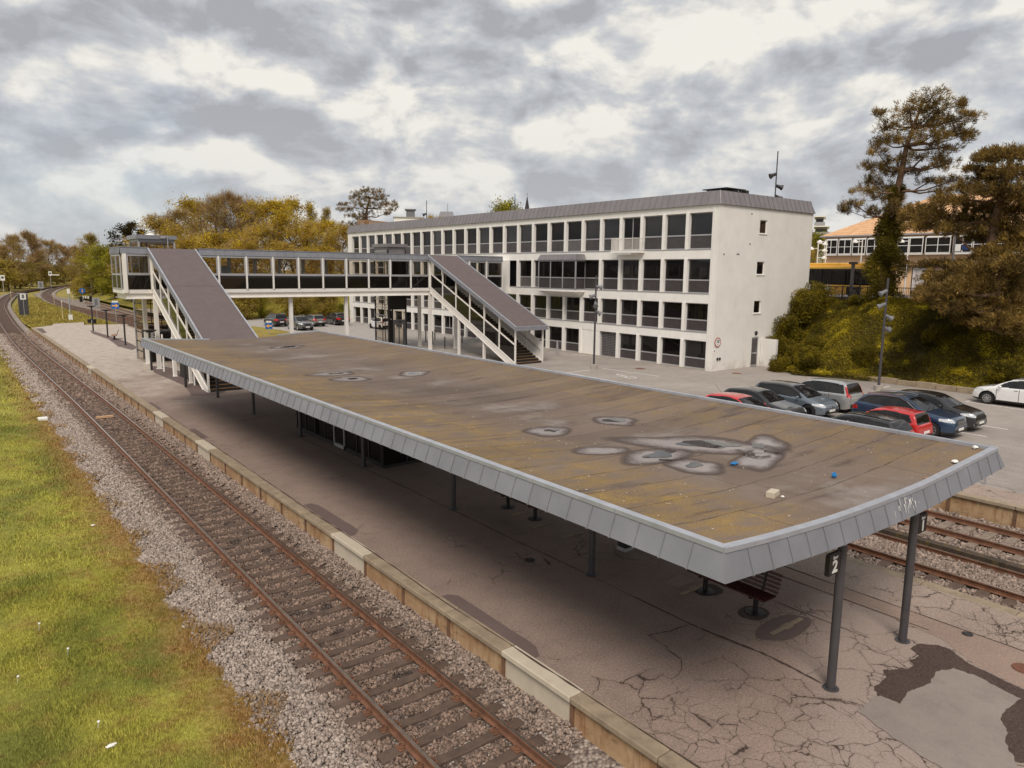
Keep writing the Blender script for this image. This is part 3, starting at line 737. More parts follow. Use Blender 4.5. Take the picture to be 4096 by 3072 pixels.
# bird droppings down the end fascia
bd = MB()
for i in range(26):
    x = rng.normal(13.15, .22); z1 = ctop(x)-rng.uniform(.06, .26); L = rng.uniform(.015, .16); f = (ctop(x)-z1)/.42
    y = CY0-.14*f-.012; y2 = CY0-.14*(f+L/.42)-.012; w = rng.uniform(.004, .011)
    bd.add([(x-w, y, z1), (x+w, y, z1), (x+w*.6, y2, z1-L), (x-w*.6, y2, z1-L)], [(0, 3, 2, 1)])
bd.build('bird_droppings', M['signwhite'], can)

# puddles standing in the valley of the roof
def blob(cx, cy, rx, ry, rot=0., n=40, w=.16, sd=0):
    g = np.random.default_rng(sd); t = np.linspace(0, 2*PI, n, endpoint=False); r = 1+sum(w/k*math.sqrt(1)*g.normal()*np.cos(k*t+g.uniform(0, 6)) for k in (2, 3, 4, 5))
    x, y = rx*r*np.cos(t), ry*r*np.sin(t); c, s = math.cos(rot), math.sin(rot)
    return [(cx+c*a-s*b, cy+s*a+c*b) for a, b in zip(x, y)]
def wetmat():
    mt, t, p = newmat('wet_silt'); q = NT(t); P = q.pos(); a = q.n('ShaderNodeAttribute'); a.attribute_name = 'wet'; w_ = a.outputs['Fac']
    n = q.math('MULTIPLY', q.math('SUBTRACT', q.noise(P, 5, 7, .68), .5), .9); v = q.math('ADD', w_, n)
    c = q.mix(q.rng(v, .30, .80, 0, 1, True), (.092, .065, .056), (.245, .205, .195))
    q.l(c, p.inputs['Base Color']); q.l(q.rng(v, .25, .75, .62, .17), p.inputs['Roughness']); q.l(q.rng(q.math('ADD', w_, q.math('MULTIPLY', n, .25)), .0, .34), p.inputs['Alpha'])
    return mt
M['wet'] = wetmat()
mt_, t_, p_ = newmat('standing_water'); p_.inputs['Base Color'].default_value = (.03, .024, .022, 1); p_.inputs['Roughness'].default_value = .02; p_.inputs['IOR'].default_value = 1.4; M['water'] = mt_
def puddle(cx, cy, rx, ry, rot, sd, label, film=.82, water=.5, dx=0., dy=0.):
    t = thing('puddle', label, 'puddle', (cx, cy, deckz(cx)), 'puddles standing on the canopy roof')
    def disc(name, m_, k, lift, sd2, ox=0, oy=0, w=.12):
        pts = blob(cx+ox, cy+oy, rx*k, ry*k, rot, 48, w, sd2); rings = []
        for f in (1., .62, .3): rings.append([(cx+ox+(x-cx-ox)*f, cy+oy+(y-cy-oy)*f) for x, y in pts])
        mb = MB(); n = len(pts); vs = [(x, y, deckz(x)+lift) for r_ in rings for x, y in r_]+[(cx+ox, cy+oy, deckz(cx+ox)+lift)]
        fs = [(r_*n+i, r_*n+(i+1) % n, (r_+1)*n+(i+1) % n, (r_+1)*n+i) for r_ in range(2) for i in range(n)]+[(2*n+i, 2*n+(i+1) % n, 3*n) for i in range(n)]
        mb.add(vs, fs); o = mb.build(name, m_, t, smooth=True)
        at = o.data.attributes.new('wet', 'FLOAT', 'POINT'); at.data.foreach_set('value', [0.]*n+[.5]*n+[.9]*n+[1.]); return o
    disc('wet_film', M['wet'], 1.42, .005, sd, 0, 0, .2)
    if water: disc('water', M['water'], water*.9, .012, sd+50, dx+rx*.12, dy+ry*.1, .36)
    return t
for a in (
    (11.33, 13.0, .50, .42, .2, 11, 'silvery puddle nearest the mossy left slope, behind the two-lobed one', .85, .40, .1, 0),
    (13.58, 12.95, .42, .48, .2, 12, 'small dark mirror-like puddle farthest right, reflecting a white pillar', .86, .66, 0, 0),
    (11.6, 9.86, .80, .40, .1, 14, 'long bright puddle in the middle of the roof, with a twig in it', .88, .6, .12, 0),
    (11.65, 8.85, .52, .42, .2, 15, 'oval puddle nearest the camera on the roof', .82, .42, 0, .03),
    (13.2, 10.0, 1.35, .62, -.95, 16, 'largest puddle with a broad wet arm pointing at the parked cars', .90, .55, .05, -.15),
    (14.2, 8.98, .75, .42, .5, 17, 'puddle with a dark wet patch right of the largest one', .86, .36, -.1, .06),
    (13.2, 8.42, .78, .36, .35, 18, 'shallow damp oval beside the blue bag', .84, 0, 0, 0),
    (10.98, 10.85, .55, .30, -.3, 19, 'dull damp patch at the left end of the puddle group', .84, 0, 0, 0),
    (11.16, 23.5, .55, .5, 0, 20, 'puddle with a dark centre half way along the roof', .85, .4, 0, 0),
    (11.15, 25.1, .75, .42, .1, 21, 'pale puddle just beyond the dark-centred one', .88, .45, .1, 0),
    (13.7, 23.5, .5, .45, 0, 22, 'pale round puddle alone on the right half way along the roof', .88, .5, 0, 0),
    (13.3, 35.2, .7, .5, 0, 23, 'far pale puddle near the footbridge stairs', .9, .6, 0, 0)): puddle(*a)
# things lying on the roof
br = thing('concrete_block', 'pale rectangular block lying on the near part of the canopy roof', 'block', (11.13, 6.78, deckz(11.1)))
b_ = MB().box(-.14, -.075, 0, .14, .075, .10).build('block', M['concl'], br, local=True, bevel=.006); br.rotation_euler = (0, 0, R(14))
tw = MB(); tw.tube((11.42, 9.60, deckz(11.4)+.02), (11.62, 9.42, deckz(11.6)+.02), .016, n=6); tag(tw.build('twig', M['dark']), 'short dark twig lying in the long bright puddle', 'twig')
M['bluebag'] = mat('blue_plastic', (.02, .18, .45), .3)
def bag(x, y, sx, sy, sz, sd, label, m_, name='plastic_bag'):
    g = np.random.default_rng(sd); mb = MB(); G = []
    for i in range(7):
        ph = PI*i/6; G.append([(sx*math.sin(ph)*math.cos(2*PI*j/12)*g.uniform(.75, 1.2), sy*math.sin(ph)*math.sin(2*PI*j/12)*g.uniform(.75, 1.2), sz*(1-math.cos(ph))/2*g.uniform(.8, 1.15)) for j in range(13)])
        G[-1][-1] = G[-1][0]
    mb.grid(G[::-1]); o = mb.build(name, m_); o.location = (x, y, deckz(x)+.004); return tag(o, label, 'litter')
bag(12.42, 8.47, .11, .06, .06, 3, 'crumpled blue striped bag at the edge of a damp oval on the roof', M['bluebag'])
bag(13.16, 6.75, .06, .05, .10, 4, 'small upright blue bag on the bare right side of the roof', M['bluebag'])
bag(17.2, 5.78, .07, .06, .07, 5, 'white crumpled litter in the far corner of the roof edge', M['signwhite'], 'paper_litter')
bag(15.85, 5.66, .10, .06, .06, 6, 'white crumpled litter against the end coping of the roof', M['signwhite'], 'paper_litter')
bag(11.2, 6.63, .035, .03, .035, 8, 'tiny white scrap beside the pale block', M['signwhite'], 'paper_litter')
bag(14.45, 5.62, .06, .035, .03, 9, 'small brown scrap by the end coping of the roof', M['wood'], 'paper_litter')
sp = MB()
for i in range(220):
    x, y = rng.uniform(CX0+.3, CX1-.3), CY0+.2+rng.random()**1.6*24; s_ = rng.uniform(.006, .018); z = deckz(x)+.004
    sp.box(x-s_, y-s_*.8, z, x+s_, y+s_*.8, z+.006)
tag(sp.build('roof_grit', mat('pale_grit', (.5, .43, .36), .9)), kind='stuff')

# ------------------------------------------------------------------ signs, benches and fittings under the canopy
def platform_sign(x, num, label):
    t = thing('platform_sign', label, 'sign', (x, 5.73, 2.19), 'track number signs hanging on the canopy posts')
    MB().box(-.18, -.04, 0, .18, .04, .36).build('sign_box', M['signblack'], t, local=True, bevel=.006)
    MB().box(-.17, -.03, .36, .17, .03, .375).build('bracket', M['post'], t, local=True)
    text_part('track_number', num, .30, M['signwhite'], t, (.0, -.043, .135), (PI/2, 0, 0), .008, sx=1.15)
    text_part('lettering', 'Spor', .075, M['signwhite'], t, (0, -.043, .305), (PI/2, 0, 0), .002, sx=1.1)
    return t
platform_sign(11.36, '2', 'black sign reading Spor 2 on the left canopy post')
platform_sign(14.69, '1', 'black sign reading Spor 1 on the right canopy post')
def bench(loc, rz, label, m_=None, scale=1.):
    m_ = m_ or M['woodred']
    t = thing('slatted_bench', label, 'bench', loc, 'slatted benches on the platform', rz)
    for i in range(5):
        MB().box(-.36+i*.092, -1.0, .42, -.36+i*.092+.07, 1.0, .455).build('seat_slat', m_, t, local=True)
    for i in range(5):
        z = .50+i*.085; x = .13+i*.03; mb = MB(); mb.beam((x, -1.0, z), (x, 1.0, z), .03, .062, (.33, 0, 1)); mb.build('back_slat', m_, t, local=True)
    for y in (-.65, .65):
        mb = MB(); mb.tube((-.12, y, 0), (-.12, y, .40), .055, n=10); mb.box(-.36, y-.03, .38, .12, y+.03, .42); mb.beam((.09, y, .40), (.27, y, .92), .05, .03, (0, 1, 0)); mb.lathe([(.22, .003), (.22, .02), (.06, .03)], 12, (-.12, y, 0)); mb.build('leg', M['black'], t, local=True)
    return t
bench((13.22, 8.85, .0), 0, 'dark red slatted bench under the near corner of the canopy')
bench((13.22, 16.2, 0), 0, 'dark red slatted bench in the shade, second from the camera')
bench((13.3, 81.6, 0), R(-12), 'light brown slatted bench between the bare lamp posts at the far end', mat('bare_slats', (.36, .20, .13), .7))
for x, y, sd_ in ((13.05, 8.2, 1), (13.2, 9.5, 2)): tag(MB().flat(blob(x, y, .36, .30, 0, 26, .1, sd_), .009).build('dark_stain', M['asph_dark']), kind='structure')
tag(MB().flat(blob(12.98, 7.45, .80, .36, .05, 30, .14, 5), .0075).build('mortar_patch', M['asph_new']), kind='structure')
tag(MB().flat([(12.68, 10.38), (13.42, 10.42), (13.38, 9.96), (12.72, 9.98)], .0085).build('mortar_patch', M['asph_strip']), kind='structure')
for i, (x, y, L) in enumerate(((13.08, 7.44, 1.1), (13.0, 9.72, .95), (13.03, 13.9, .8), (12.9, 15.0, .65), (12.9, 16.15, .65))):
    mb = MB(); mb.box(x-L/2, y-.045, .006, x+L/2, y+.045, .022); mb.box(x-.12, y-.08, .006, x+.12, y+.08, .024)
    tag(mb.build('bench_foot', M['copingstone']), ('pale strip of an old bench foot in front of the near bench', 'pale old bench foot behind the near bench legs', 'old bench foot strip in the shade, nearest of the three by the second bench', 'middle old bench foot strip by the second bench', 'farthest old bench foot strip, under the second bench')[i], 'bench foot', 'old bench feet set in the asphalt')
def manhole(x, y, r, label, z=.006, m_=None):
    mb = MB(); mb.lathe([(0, z+.006), (r*.55, z+.006), (r*.57, z+.003), (r*.63, z+.003), (r*.65, z+.006), (r*.86, z+.006), (r*.88, z+.002), (r*.93, z+.002), (r*.95, z+.006), (r, z+.006), (r, z-.004)], 28, (x, y, 0)); return tag(mb.build('manhole_cover', m_ or M['rustcover']), label, 'manhole cover', 'manhole covers')
M['rustcover'] = mat('rusty_iron', (.20, .085, .05), .7, .3, var=.25, scale=9)
manhole(15.12, 3.88, .20, 'rusty round manhole cover in the asphalt at the right edge of the photo', .012)
manhole(15.72, 5.05, .10, 'small dark drain cover on the platform behind the right-hand post', .012, M['dark'])
manhole(11.0, 13.25, .13, 'small dark drain cover in the shade near the left side of the platform', .012, M['dark'])

# waiting room with dark glass under the canopy
wr = thing('waiting_room', 'dark glazed waiting room under the middle of the canopy', 'shelter', (13, 27, 0))
MB().box(12.02, 22.9, 2.62, 14.2, 31.2, 2.96).build('roof', M['dark'], wr)
MB().box(12.10, 23.0, 0, 14.1, 31.1, .10).build('plinth', M['dark'], wr)
mb = MB()
for y in np.arange(23.0, 31.2, 1.0): mb.box(12.03, y-.03, .1, 12.09, y+.03, 2.62)
mb.box(12.03, 23, 2.05, 12.09, 31.1, 2.1); mb.box(12.03, 23, .1, 12.09, 31.1, .2)
for x in np.arange(12.1, 14.2, 1.0): mb.box(x-.03, 23.0, .1, x+.03, 23.05, 2.62)
mb.build('frame', M['dark'], wr)
MB().box(12.055, 23.05, .1, 12.065, 31.05, 2.62).build('front_glazing', M['glassd'], wr); MB().box(12.1, 23.02, .1, 14.1, 23.03, 2.62).build('end_glazing', M['glassd'], wr)
MB().box(14.05, 23.0, .1, 14.1, 31.1, 2.62).build('back_wall', M['dark'], wr)
d_ = MB(); d_.box(11.98, 26.0, .1, 12.03, 26.06, 2.1); d_.box(11.98, 26.94, .1, 12.03, 27.0, 2.1); d_.box(11.98, 26.0, .1, 12.03, 27.0, .24); d_.box(11.98, 26.0, 2.04, 12.03, 27.0, 2.1)
dd = d_.build('door', M['alu'], wr); MB().box(11.93, 26.1, .95, 11.97, 26.13, 1.25).build('handle', M['alu'], dd)
bn = thing('litter_bin', 'grey box bin standing under the canopy between the near posts', 'bin', (13.35, 12.2, 0))
MB().box(-.16, -.14, .12, .16, .14, .85).build('bin_body', M['dark'], bn, local=True, bevel=.02); MB().box(-.17, -.15, .08, .17, .15, .17).build('base', M['alu'], bn, local=True); MB().box(-.18, -.16, .85, .18, .16, .89).build('lid', M['post'], bn, local=True)

# bare lamp posts of the open platform and the posts by the stairs
def lamp_post(x, y, label, h=2.75):
    t = thing('platform_lamp', label, 'lamp post', (x, y, 0), 'dark lamp posts along the open platform')
    mb = MB(); mb.tube((0, 0, 0), (0, 0, h), .075, n=12); mb.build('post', M['dark'], t, local=True)
    mb = MB(); mb.box(-.45, -.11, h, .45, .11, h+.10); mb.box(-.2, -.06, h-.08, .2, .06, h); mb.build('lamp_head', M['dark'], t, local=True, bevel=.015); return t
lamp_post(13.0, 93.3, 'bare dark lamp post farthest down the open platform'); lamp_post(13.0, 84.2, 'bare dark lamp post beside the far bench'); lamp_post(12.95, 74.8, 'bare dark lamp post nearest the lift tower')
lamp_post(11.13, 55.4, 'dark lamp post beside the white tower legs of the left staircase'); lamp_post(11.13, 46.3, 'dark lamp post in front of the black slatted wall below the left staircase')
# ------------------------------------------------------------------ covered stairs, footbridge, lifts
SL = .4534
def staircase(x0, label):
    t = thing('covered_staircase', label, 'staircase', (x0, 43.5, 0), 'covered staircases of the footbridge')
    Wd = 2.75; Lr = 12.40
    zt_ = lambda y: .13+SL*y                      # top edge of the stringer
    zm_ = lambda y: 1.50+.4365*y
    zr_ = lambda y: 3.10+.4335*(y+.0)             # roof top
    for x, s in ((0, -1), (Wd, 1)):
        mb = MB(); pr = [(.0, 0), (.35, 0), (1.1, .05), (Lr, zt_(Lr)-.55), (Lr, zt_(Lr)), (0, .13)]
        n = len(pr); vs = [(x-.07, y, max(z, 0)) for y, z in pr]+[(x+.07, y, max(z, 0)) for y, z in pr]
        mb.add(vs, [tuple(range(n-1, -1, -1)), tuple(range(n, 2*n))]+[(i, (i+1) % n, (i+1) % n+n, i+n) for i in range(n)])
        mb.beam((x+s*.085, .15, .17), (x+s*.085, Lr, zt_(Lr)+.0), .03, .05); mb.beam((x+s*.085, 1.0, .03), (x+s*.085, Lr, zt_(Lr)-.52), .03, .05)
        mb.build('stringer', M['steelw'], t, local=True)
        for k, y in enumerate((.06, 2.1, 4.15, 6.2, 8.27, 10.35, 12.34)):
            mb = MB(); zb = 0 if k == 0 else zt_(y)-.02; mb.box(x-.05, y-.06, zb, x+.05, y+.06, zr_(y)-.33); mb.build('mullion', M['steelw'], t, local=True)
        mb = MB(); mb.beam((x, .1, zm_(.1)), (x, Lr, zm_(Lr)), .07, .10); mb.build('mid_rail', M['steelw'], t, local=True)
        mb = MB(); mb.quad((x, .1, zm_(.1)), (x, Lr, zm_(Lr)), (x, Lr, zr_(Lr)-.35), (x, .1, zr_(.1)-.35)); mb.build('upper_glazing', M['clear'], t, local=True)
        mb = MB(); mb.quad((x, .1, .2), (x, Lr, zt_(Lr)), (x, Lr, zm_(Lr)), (x, .1, zm_(.1))); mb.build('lower_glazing', M['glassd'] if s < 0 else M['white'], t, local=True)
        mb = MB(); xh = x-s*.12; mb.tube((xh, .2, 1.0), (xh, Lr, 1.0+SL*Lr), .022, n=8); mb.build('handrail', M['post'], t, local=True)
    N = 32; run = (Lr-.1)/N; rise = 5.55/N
    nos = MB()
    for i in range(N):
        y = .05+i*run; z = rise*(i+1)
        nos.box(.08, y-.02, z-.012, Wd-.08, y+.035, z+.004)
    stp = MB()
    for i in range(N):
        y = .05+i*run; z = rise*(i+1); stp.box(.075, y, z-rise-.04, Wd-.075, y+run*1.02, z-.013)
    so2 = stp.build('steps', M['dark'], t, local=True); nos.build('nosing', mat('step_nosing', (.42, .22, .07), .6), so2, local=True)
    # roof slab: felt top, zinc edges, pale underside
    xa, xb, ya, yb = -.24, Wd+.20, -.30, Lr+.05
    mb = MB(); mb.quad((xa+.06, ya+.06, zr_(ya)-.01), (xb-.06, ya+.06, zr_(ya)-.01), (xb-.06, yb, zr_(yb)-.02), (xa+.06, yb, zr_(yb)-.02))
    for f in (.34, .67):
        xx = xa+(xb-xa)*f; mb.add([(xx-.008, ya+.1, zr_(ya)+.0), (xx+.008, ya+.1, zr_(ya)+.0), (xx+.008, yb, zr_(yb)-.012), (xx-.008, yb, zr_(yb)-.012)], [(0, 1, 2, 3)])
    yy = ya+(yb-ya)*.55; mb.add([(xa+.1, yy, zr_(yy)-.004), (xb-.1, yy, zr_(yy)-.004), (xb-.1, yy+.025, zr_(yy+.025)-.004), (xa+.1, yy+.025, zr_(yy+.025)-.004)], [(0, 1, 2, 3)])
    mb.build('roof_felt', M['roofgrey'], t, local=True)
    MB().quad((xa, ya, zr_(ya)-.30), (xa, yb, zr_(yb)-.30), (xb, yb, zr_(yb)-.30), (xb, ya, zr_(ya)-.30)).build('soffit', M['white'], t, local=True)
    mb = MB()
    for x, s in ((xa, -1), (xb, 1)):
        mb.grid([[(x, ya, zr_(ya)), (x, yb, zr_(yb))], [(x+s*.05, ya-.03, zr_(ya)-.32), (x+s*.05, yb, zr_(yb)-.32)]][::(1 if s < 0 else -1)])
        for y in np.arange(ya+.4, yb, .42): mb.beam((x+s*.006, y, zr_(y)-.02), (x+s*.056, y+.0, zr_(y)-.33), .012, .02, (s, 0, .2))
    mb.grid([[(xa, ya, zr_(ya)), (xb, ya, zr_(ya))], [(xa-.05, ya-.05, zr_(ya)-.32), (xb+.05, ya-.05, zr_(ya)-.32)]][::-1])
    for x in np.arange(xa+.4, xb, .42): mb.beam((x, ya-.006, zr_(ya)-.02), (x, ya-.056, zr_(ya)-.33), .012, .02, (0, -1, .2))
    mb.build('fascia', M['zinc'], t, local=True)
    mb = MB()
    for x in (xa+.03, xb-.03): mb.beam((x, ya, zr_(ya)), (x, yb, zr_(yb)), .09, .05)
    mb.beam((xa, ya+.03, zr_(ya)), (xb, ya+.03, zr_(ya)), .09, .05); mb.build('edge_coping', M['coping'], t, local=True)
    for x, y in ((0.04, 7.9), (Wd-.04, 7.9), (0.1, 4.3), (Wd-.1, 4.3)):
        mb = MB(); mb.box(x-.09, y-.09, 0, x+.09, y+.09, zt_(y)-.5); mb.box(x-.14, y-.14, 0, x+.14, y+.14, .03); mb.build('leg', M['steelw'], t, local=True)
    return t
st1 = staircase(11.71, 'left covered staircase climbing from the platform canopy to the footbridge')
st2 = dup(st1, 'right covered staircase with orange step edges coming down to the car park', (34.42, 43.5, 0))
# rust stripe along the foot of the right roof
# dark slatted store under the left staircase
sw = MB()
for y in np.arange(45.6, 51.2, .11): sw.box(12.0, y, 0, 12.03, y+.075, min(2.6, .25+SL*(y-43.5)-.45) if y < 49.5 else 2.2)
sw.box(12.04, 45.6, 0, 14.2, 51.2, .05); sw.box(12.05, 45.6, 0, 12.07, 51.2, .35)
tag(sw.build('slatted_screen', M['dark']), 'black vertical slatted screen under the left staircase', 'screen')
for i, (x, y) in enumerate(((11.68, 54.2), (11.68, 51.5), (11.75, 46.7))):
    mb = MB(); mb.tube((x, y, 0), (x, y, 2.6 if i < 2 else 1.05), .06, n=10)
    tag(mb.build('white_post', M['steelw']), ('slim white round post just in front of the second tower leg', 'slim white round post between the slatted screen and the tower legs', 'short white square post before the slatted screen')[i], 'post', 'white posts below the left staircase')

fb = thing('footbridge', 'enclosed white and dark glazed footbridge with zinc roof crossing to the white building', 'footbridge', (27, 57.7, 0))
YF, YB = 55.96, 59.6; XL, XR = 9.75, 42.55
mb = MB(); mb.box(XL, YF, 5.36, XR, YB, 5.62); mb.box(XL+.25, YF+.12, 4.97, XR, YB-.12, 5.36); mb.box(XL+.15, YF-.02, 4.97, XR, YF+.12, 5.03); mb.box(XL+.15, YB-.12, 4.97, XR, YB+.02, 5.03)
mb.build('deck_beam', M['steelw'], fb)
mb = MB(); mb.box(XL+.08, YF+.08, 8.06, XR, YB-.08, 8.5); mb.build('roof_slab', M['roofgrey'], fb)
def fbf(x0, x1, y, s):
    mb = MB(); mb.grid([[(x0, y, 8.53), (x1, y, 8.53)], [(x0, y+s*.07, 8.08), (x1, y+s*.07, 8.08)]][::(-1 if s < 0 else 1)])
    for x in np.arange(x0+.5, x1, .66): mb.beam((x, y+s*.004, 8.52), (x, y+s*.074, 8.07), .014, .025, (0, s, .2))
    mb.box(x0, y-.04, 8.5, x1, y+.06, 8.56); mb.build('fascia', M['zinc'], fb)
fbf(XL, 11.5, YF, -1); fbf(14.85, 34.2, YF, -1); fbf(37.4, XR, YF, -1); fbf(XL, XR, YB, 1)
mb = MB(); mb.grid([[(XL, YF, 8.53), (XL, YB, 8.53)], [(XL-.07, YF-.05, 8.08), (XL-.07, YB+.05, 8.08)]])
for y in np.arange(YF+.2, YB, .36): mb.beam((XL-.004, y, 8.52), (XL-.074, y, 8.07), .02, .035, (-1, 0, .2))
mb.box(XL-.03, YF, 8.5, XL+.06, YB, 8.56); mb.build('fascia', M['zinc'], fb)
def fbwin(x0, x1, y, s, frame=True):
    """one bay: mullion strip, framed pane above, dark panel below"""
    mb = MB(); w = .09
    for a, b in ((x0, x0+w), (x1-w, x1)): mb.box(a, y-.03, 6.62, b, y+.03, 8.06)
    mb.box(x0+w, y-.03, 7.93, x1-w, y+.03, 8.06); mb.box(x0+w, y-.03, 6.62, x1-w, y+.03, 6.78)
    o = mb.build('window', M['alu'], fb)
    MB().box(x0+w, y-.006, 6.78, x1-w, y+.006, 7.93).build('pane', M['clear'], o)
    MB().box(x0+.02, y-.008, 5.66, x1-.02, y+.008, 6.62).build('panel', M['glassd'], o)
    return o
def fbmul(x, y): MB().box(x-.06, y-.065, 5.62, x+.06, y+.065, 8.06).build('mullion', M['steelw'], fb)
mulx = [16.2+2.03*k for k in range(0, 9)]
fbmul(14.75, YF)
for a, b in zip([14.75]+mulx, mulx+[34.32]):
    fbwin(a+.07, b-.07, YF, -1); fbmul(b, YF)
for a, b in ((37.35, 38.62), (38.68, 40.6), (40.72, 42.5)): fbwin(a+.05, b-.05, YF, -1); fbmul(b+.03, YF)
fbwin(10.12, 11.55, YF, -1)
MB().box(9.85, YF-.07, 5.4, 10.1, YF+.2, 8.08).build('corner_post', M['steelw'], fb); fbmul(11.62, YF)
MB().box(XR, YF+1.1, 5.0, 44.3, YB-.3, 8.2).build('connector', M['white'], fb); MB().box(XR-.06, YF+.1, 5.62, XR-.02, YB-.1, 8.06).build('end_glazing', M['glass'], fb)
bx = list(np.arange(9.95, 42.6, 2.03))
for a, b in zip(bx[:-1], bx[1:]):
    o = MB(); o.box(a+.05, YB-.03, 6.62, a+.14, YB+.03, 8.06); o.box(b-.14, YB-.03, 6.62, b-.05, YB+.03, 8.06); o.box(a+.05, YB-.03, 7.95, b-.05, YB+.03, 8.06); o.box(a+.05, YB-.03, 6.62, b-.05, YB+.03, 6.76)
    w_ = o.build('window', M['alu'], fb); MB().box(a+.14, YB-.006, 6.76, b-.14, YB+.006, 7.95).build('pane', M['clear'], w_); MB().box(a+.06, YB-.008, 5.66, b-.06, YB+.008, 6.62).build('panel', M['dark'], w_); fbmul(b, YB)
# left end wall: two columns of two panes
mb = MB()
for y in (YF+.3, YF+1.72, YF+1.82, YB-.2): mb.box(XL-.02, y-.06, 5.62, XL+.05, y+.06, 8.06)
for z in (5.66, 6.66, 7.98): mb.box(XL-.021, YF+.3, z-.06, XL+.051, YB-.2, z+.06)
o = mb.build('window', M['alu'], fb); MB().box(XL, YF+.3, 6.72, XL+.01, YB-.2, 7.92).build('pane', M['clear'], o); MB().box(XL, YF+.3, 5.72, XL+.01, YB-.2, 6.6).build('panel', M['glass'], o)
for x, y in ((11.75, YF-.05), (11.75, YB-.1), (14.4, YB-.1), (21.75, YF+.5), (26.5, YF+.5), (34.42, YF+.05), (37.15, YF+.05), (35.4, YB-.1)):
    mb = MB(); mb.box(x-.13, y-.13, 0, x+.13, y+.13, 4.97); mb.box(x-.2, y-.2, 0, x+.2, y+.2, .04); mb.build('leg', M['steelw'], fb)
MB().box(16.9, YB-.5, 6.75, 18.0, YB-.46, 7.35).build('bluish_panel', mat('bluish_panel', (.45, .50, .58), .5), fb)  # pale bluish panel inside the bridge windows
MB().box(XL+.3, YF+.1, 5.62, XR, YB-.1, 5.66).build('floor', M['conc'], fb)

def lift(x0, x1, y0, y1, label, topm, front_dark, num=None):
    t = thing('lift_tower', label, 'lift tower', ((x0+x1)/2, y0, 0), 'lift towers of the footbridge'); H_ = 9.05
    mb = MB()
    for x in (x0, x1):
        for y in (y0, y1): mb.box(x-.06, y-.06, 0, x+.06, y+.06, H_)
    mb.build('corner_frame', M['dark'] if front_dark else M['alu'], t)
    bars = MB()
    for z in np.arange(.75, H_, .74):
        bars.box(x0-.045, y0, z-.04, x0+.02, y1, z+.04)
        if not front_dark: bars.box(x0, y0-.045, z-.04, x1, y0+.02, z+.04)
    bars.build('cross_bars', M['alu'] if front_dark else M['dark'], t)
    MB().box(x0-.01, y0, 0, x0, y1, H_).build('side_glazing', M['clear'], t); MB().box(x0, y1-.01, 0, x1, y1, H_).build('back_glazing', M['clear'], t); MB().box(x1, y0, 0, x1+.01, y1, H_).build('side_glazing', M['clear'], t)
    g = MB()
    for a in (.3, .45, .75): g.box(x0+(x1-x0)*a-.03, y1-.4, 0, x0+(x1-x0)*a+.03, y1-.34, H_)
    g.build('guide_rails', M['dark'], t)
    if front_dark:
        MB().box(x0, y0-.03, 3.52, x1, y0+.03, 8.1).build('front_panel', M['black'], t)
        MB().box(x0+.1, y0-.01, 2.62, x1-.1, y0+.01, 3.5).build('front_glazing', M['clear'], t)
        MB().box(x0, y0-.03, 0, x0+.42, y0+.03, 2.6).build('front_panel', M['black'], t); MB().box(x1-.05, y0-.03, 0, x1, y0+.03, 2.6).build('front_panel', M['black'], t)
        d = MB(); d.box(x0+.42, y0-.06, 2.14, x1-.05, y0+.03, 2.58); d.box(x0+.42, y0-.06, 0, x0+.6, y0+.03, 2.14); d.box(x1-.32, y0-.06, 0, x1-.05, y0+.03, 2.14); d.box((x0+x1)/2+.12, y0-.05, 0, (x0+x1)/2+.2, y0+.03, 2.14)
        dd = d.build('door', M['plastic'], t); MB().box(x0+.6, y0-.005, .05, x1-.32, y0+.005, 2.12).build('pane', M['clear'], dd)
        text_part('lift_number', num, .30, M['signblack'], dd, (.19, -.065, 2.37), (PI/2, 0, 0), .004)
    else:
        MB().box(x0, y0-.005, 0, x1, y0+.005, H_).build('front_glazing', M['clear'], t)
        MB().box(x0+.3, y0+.3, 0, x1-.1, y1-.5, 2.3).build('lift_car', M['dark'], t)
    mb = MB(); mb.box(x0-.02, y0-.02, 8.35 if topm == 'zincd' else 9.05, x1+.02, y1+.02, 9.3); mb.box(x0-.18, y0-.18, 9.26, x1+.18, y1+.18, 9.55); mb.build('roof', M[topm], t)
    return t
l1 = lift(11.75, 14.2, 60.05, 63.2, 'left glass lift tower with grey cap behind the left staircase', 'zinc', False)
o = MB(); o.lathe([(.35, 9.55), (.33, 9.62), (.2, 9.72), (0, 9.76)], 14, (12.9, 61.6, 0)); o.build('roof_vent', M['signwhite'], l1)
o = MB(); o.tube((13.7, 59.8, 8.6), (13.7, 59.8, 9.45), .035, n=8); o.tube((13.7, 59.8, 9.45), (13.35, 59.75, 9.42), .03, n=8); o.box(13.2, 59.66, 9.33, 13.5, 59.84, 9.48); o.build('camera', M['alu'], l1)
l2 = lift(32.40, 34.22, 60.0, 62.6, 'dark-fronted lift tower with zinc cap numbered 1B in front of the white building', 'zincd', True, '1B')
ss = thing('station_letter_board', 'white board with a black letter S hanging beside the left lift', 'sign', (12.4, 59.85, 1.75))
MB().box(-.28, -.02, 0, .28, .02, .55).build('board', M['signwhite'], ss, local=True); text_part('letter', 'S', .52, M['signblack'], ss, (0, -.024, .27), (PI/2, 0, 0), .012)
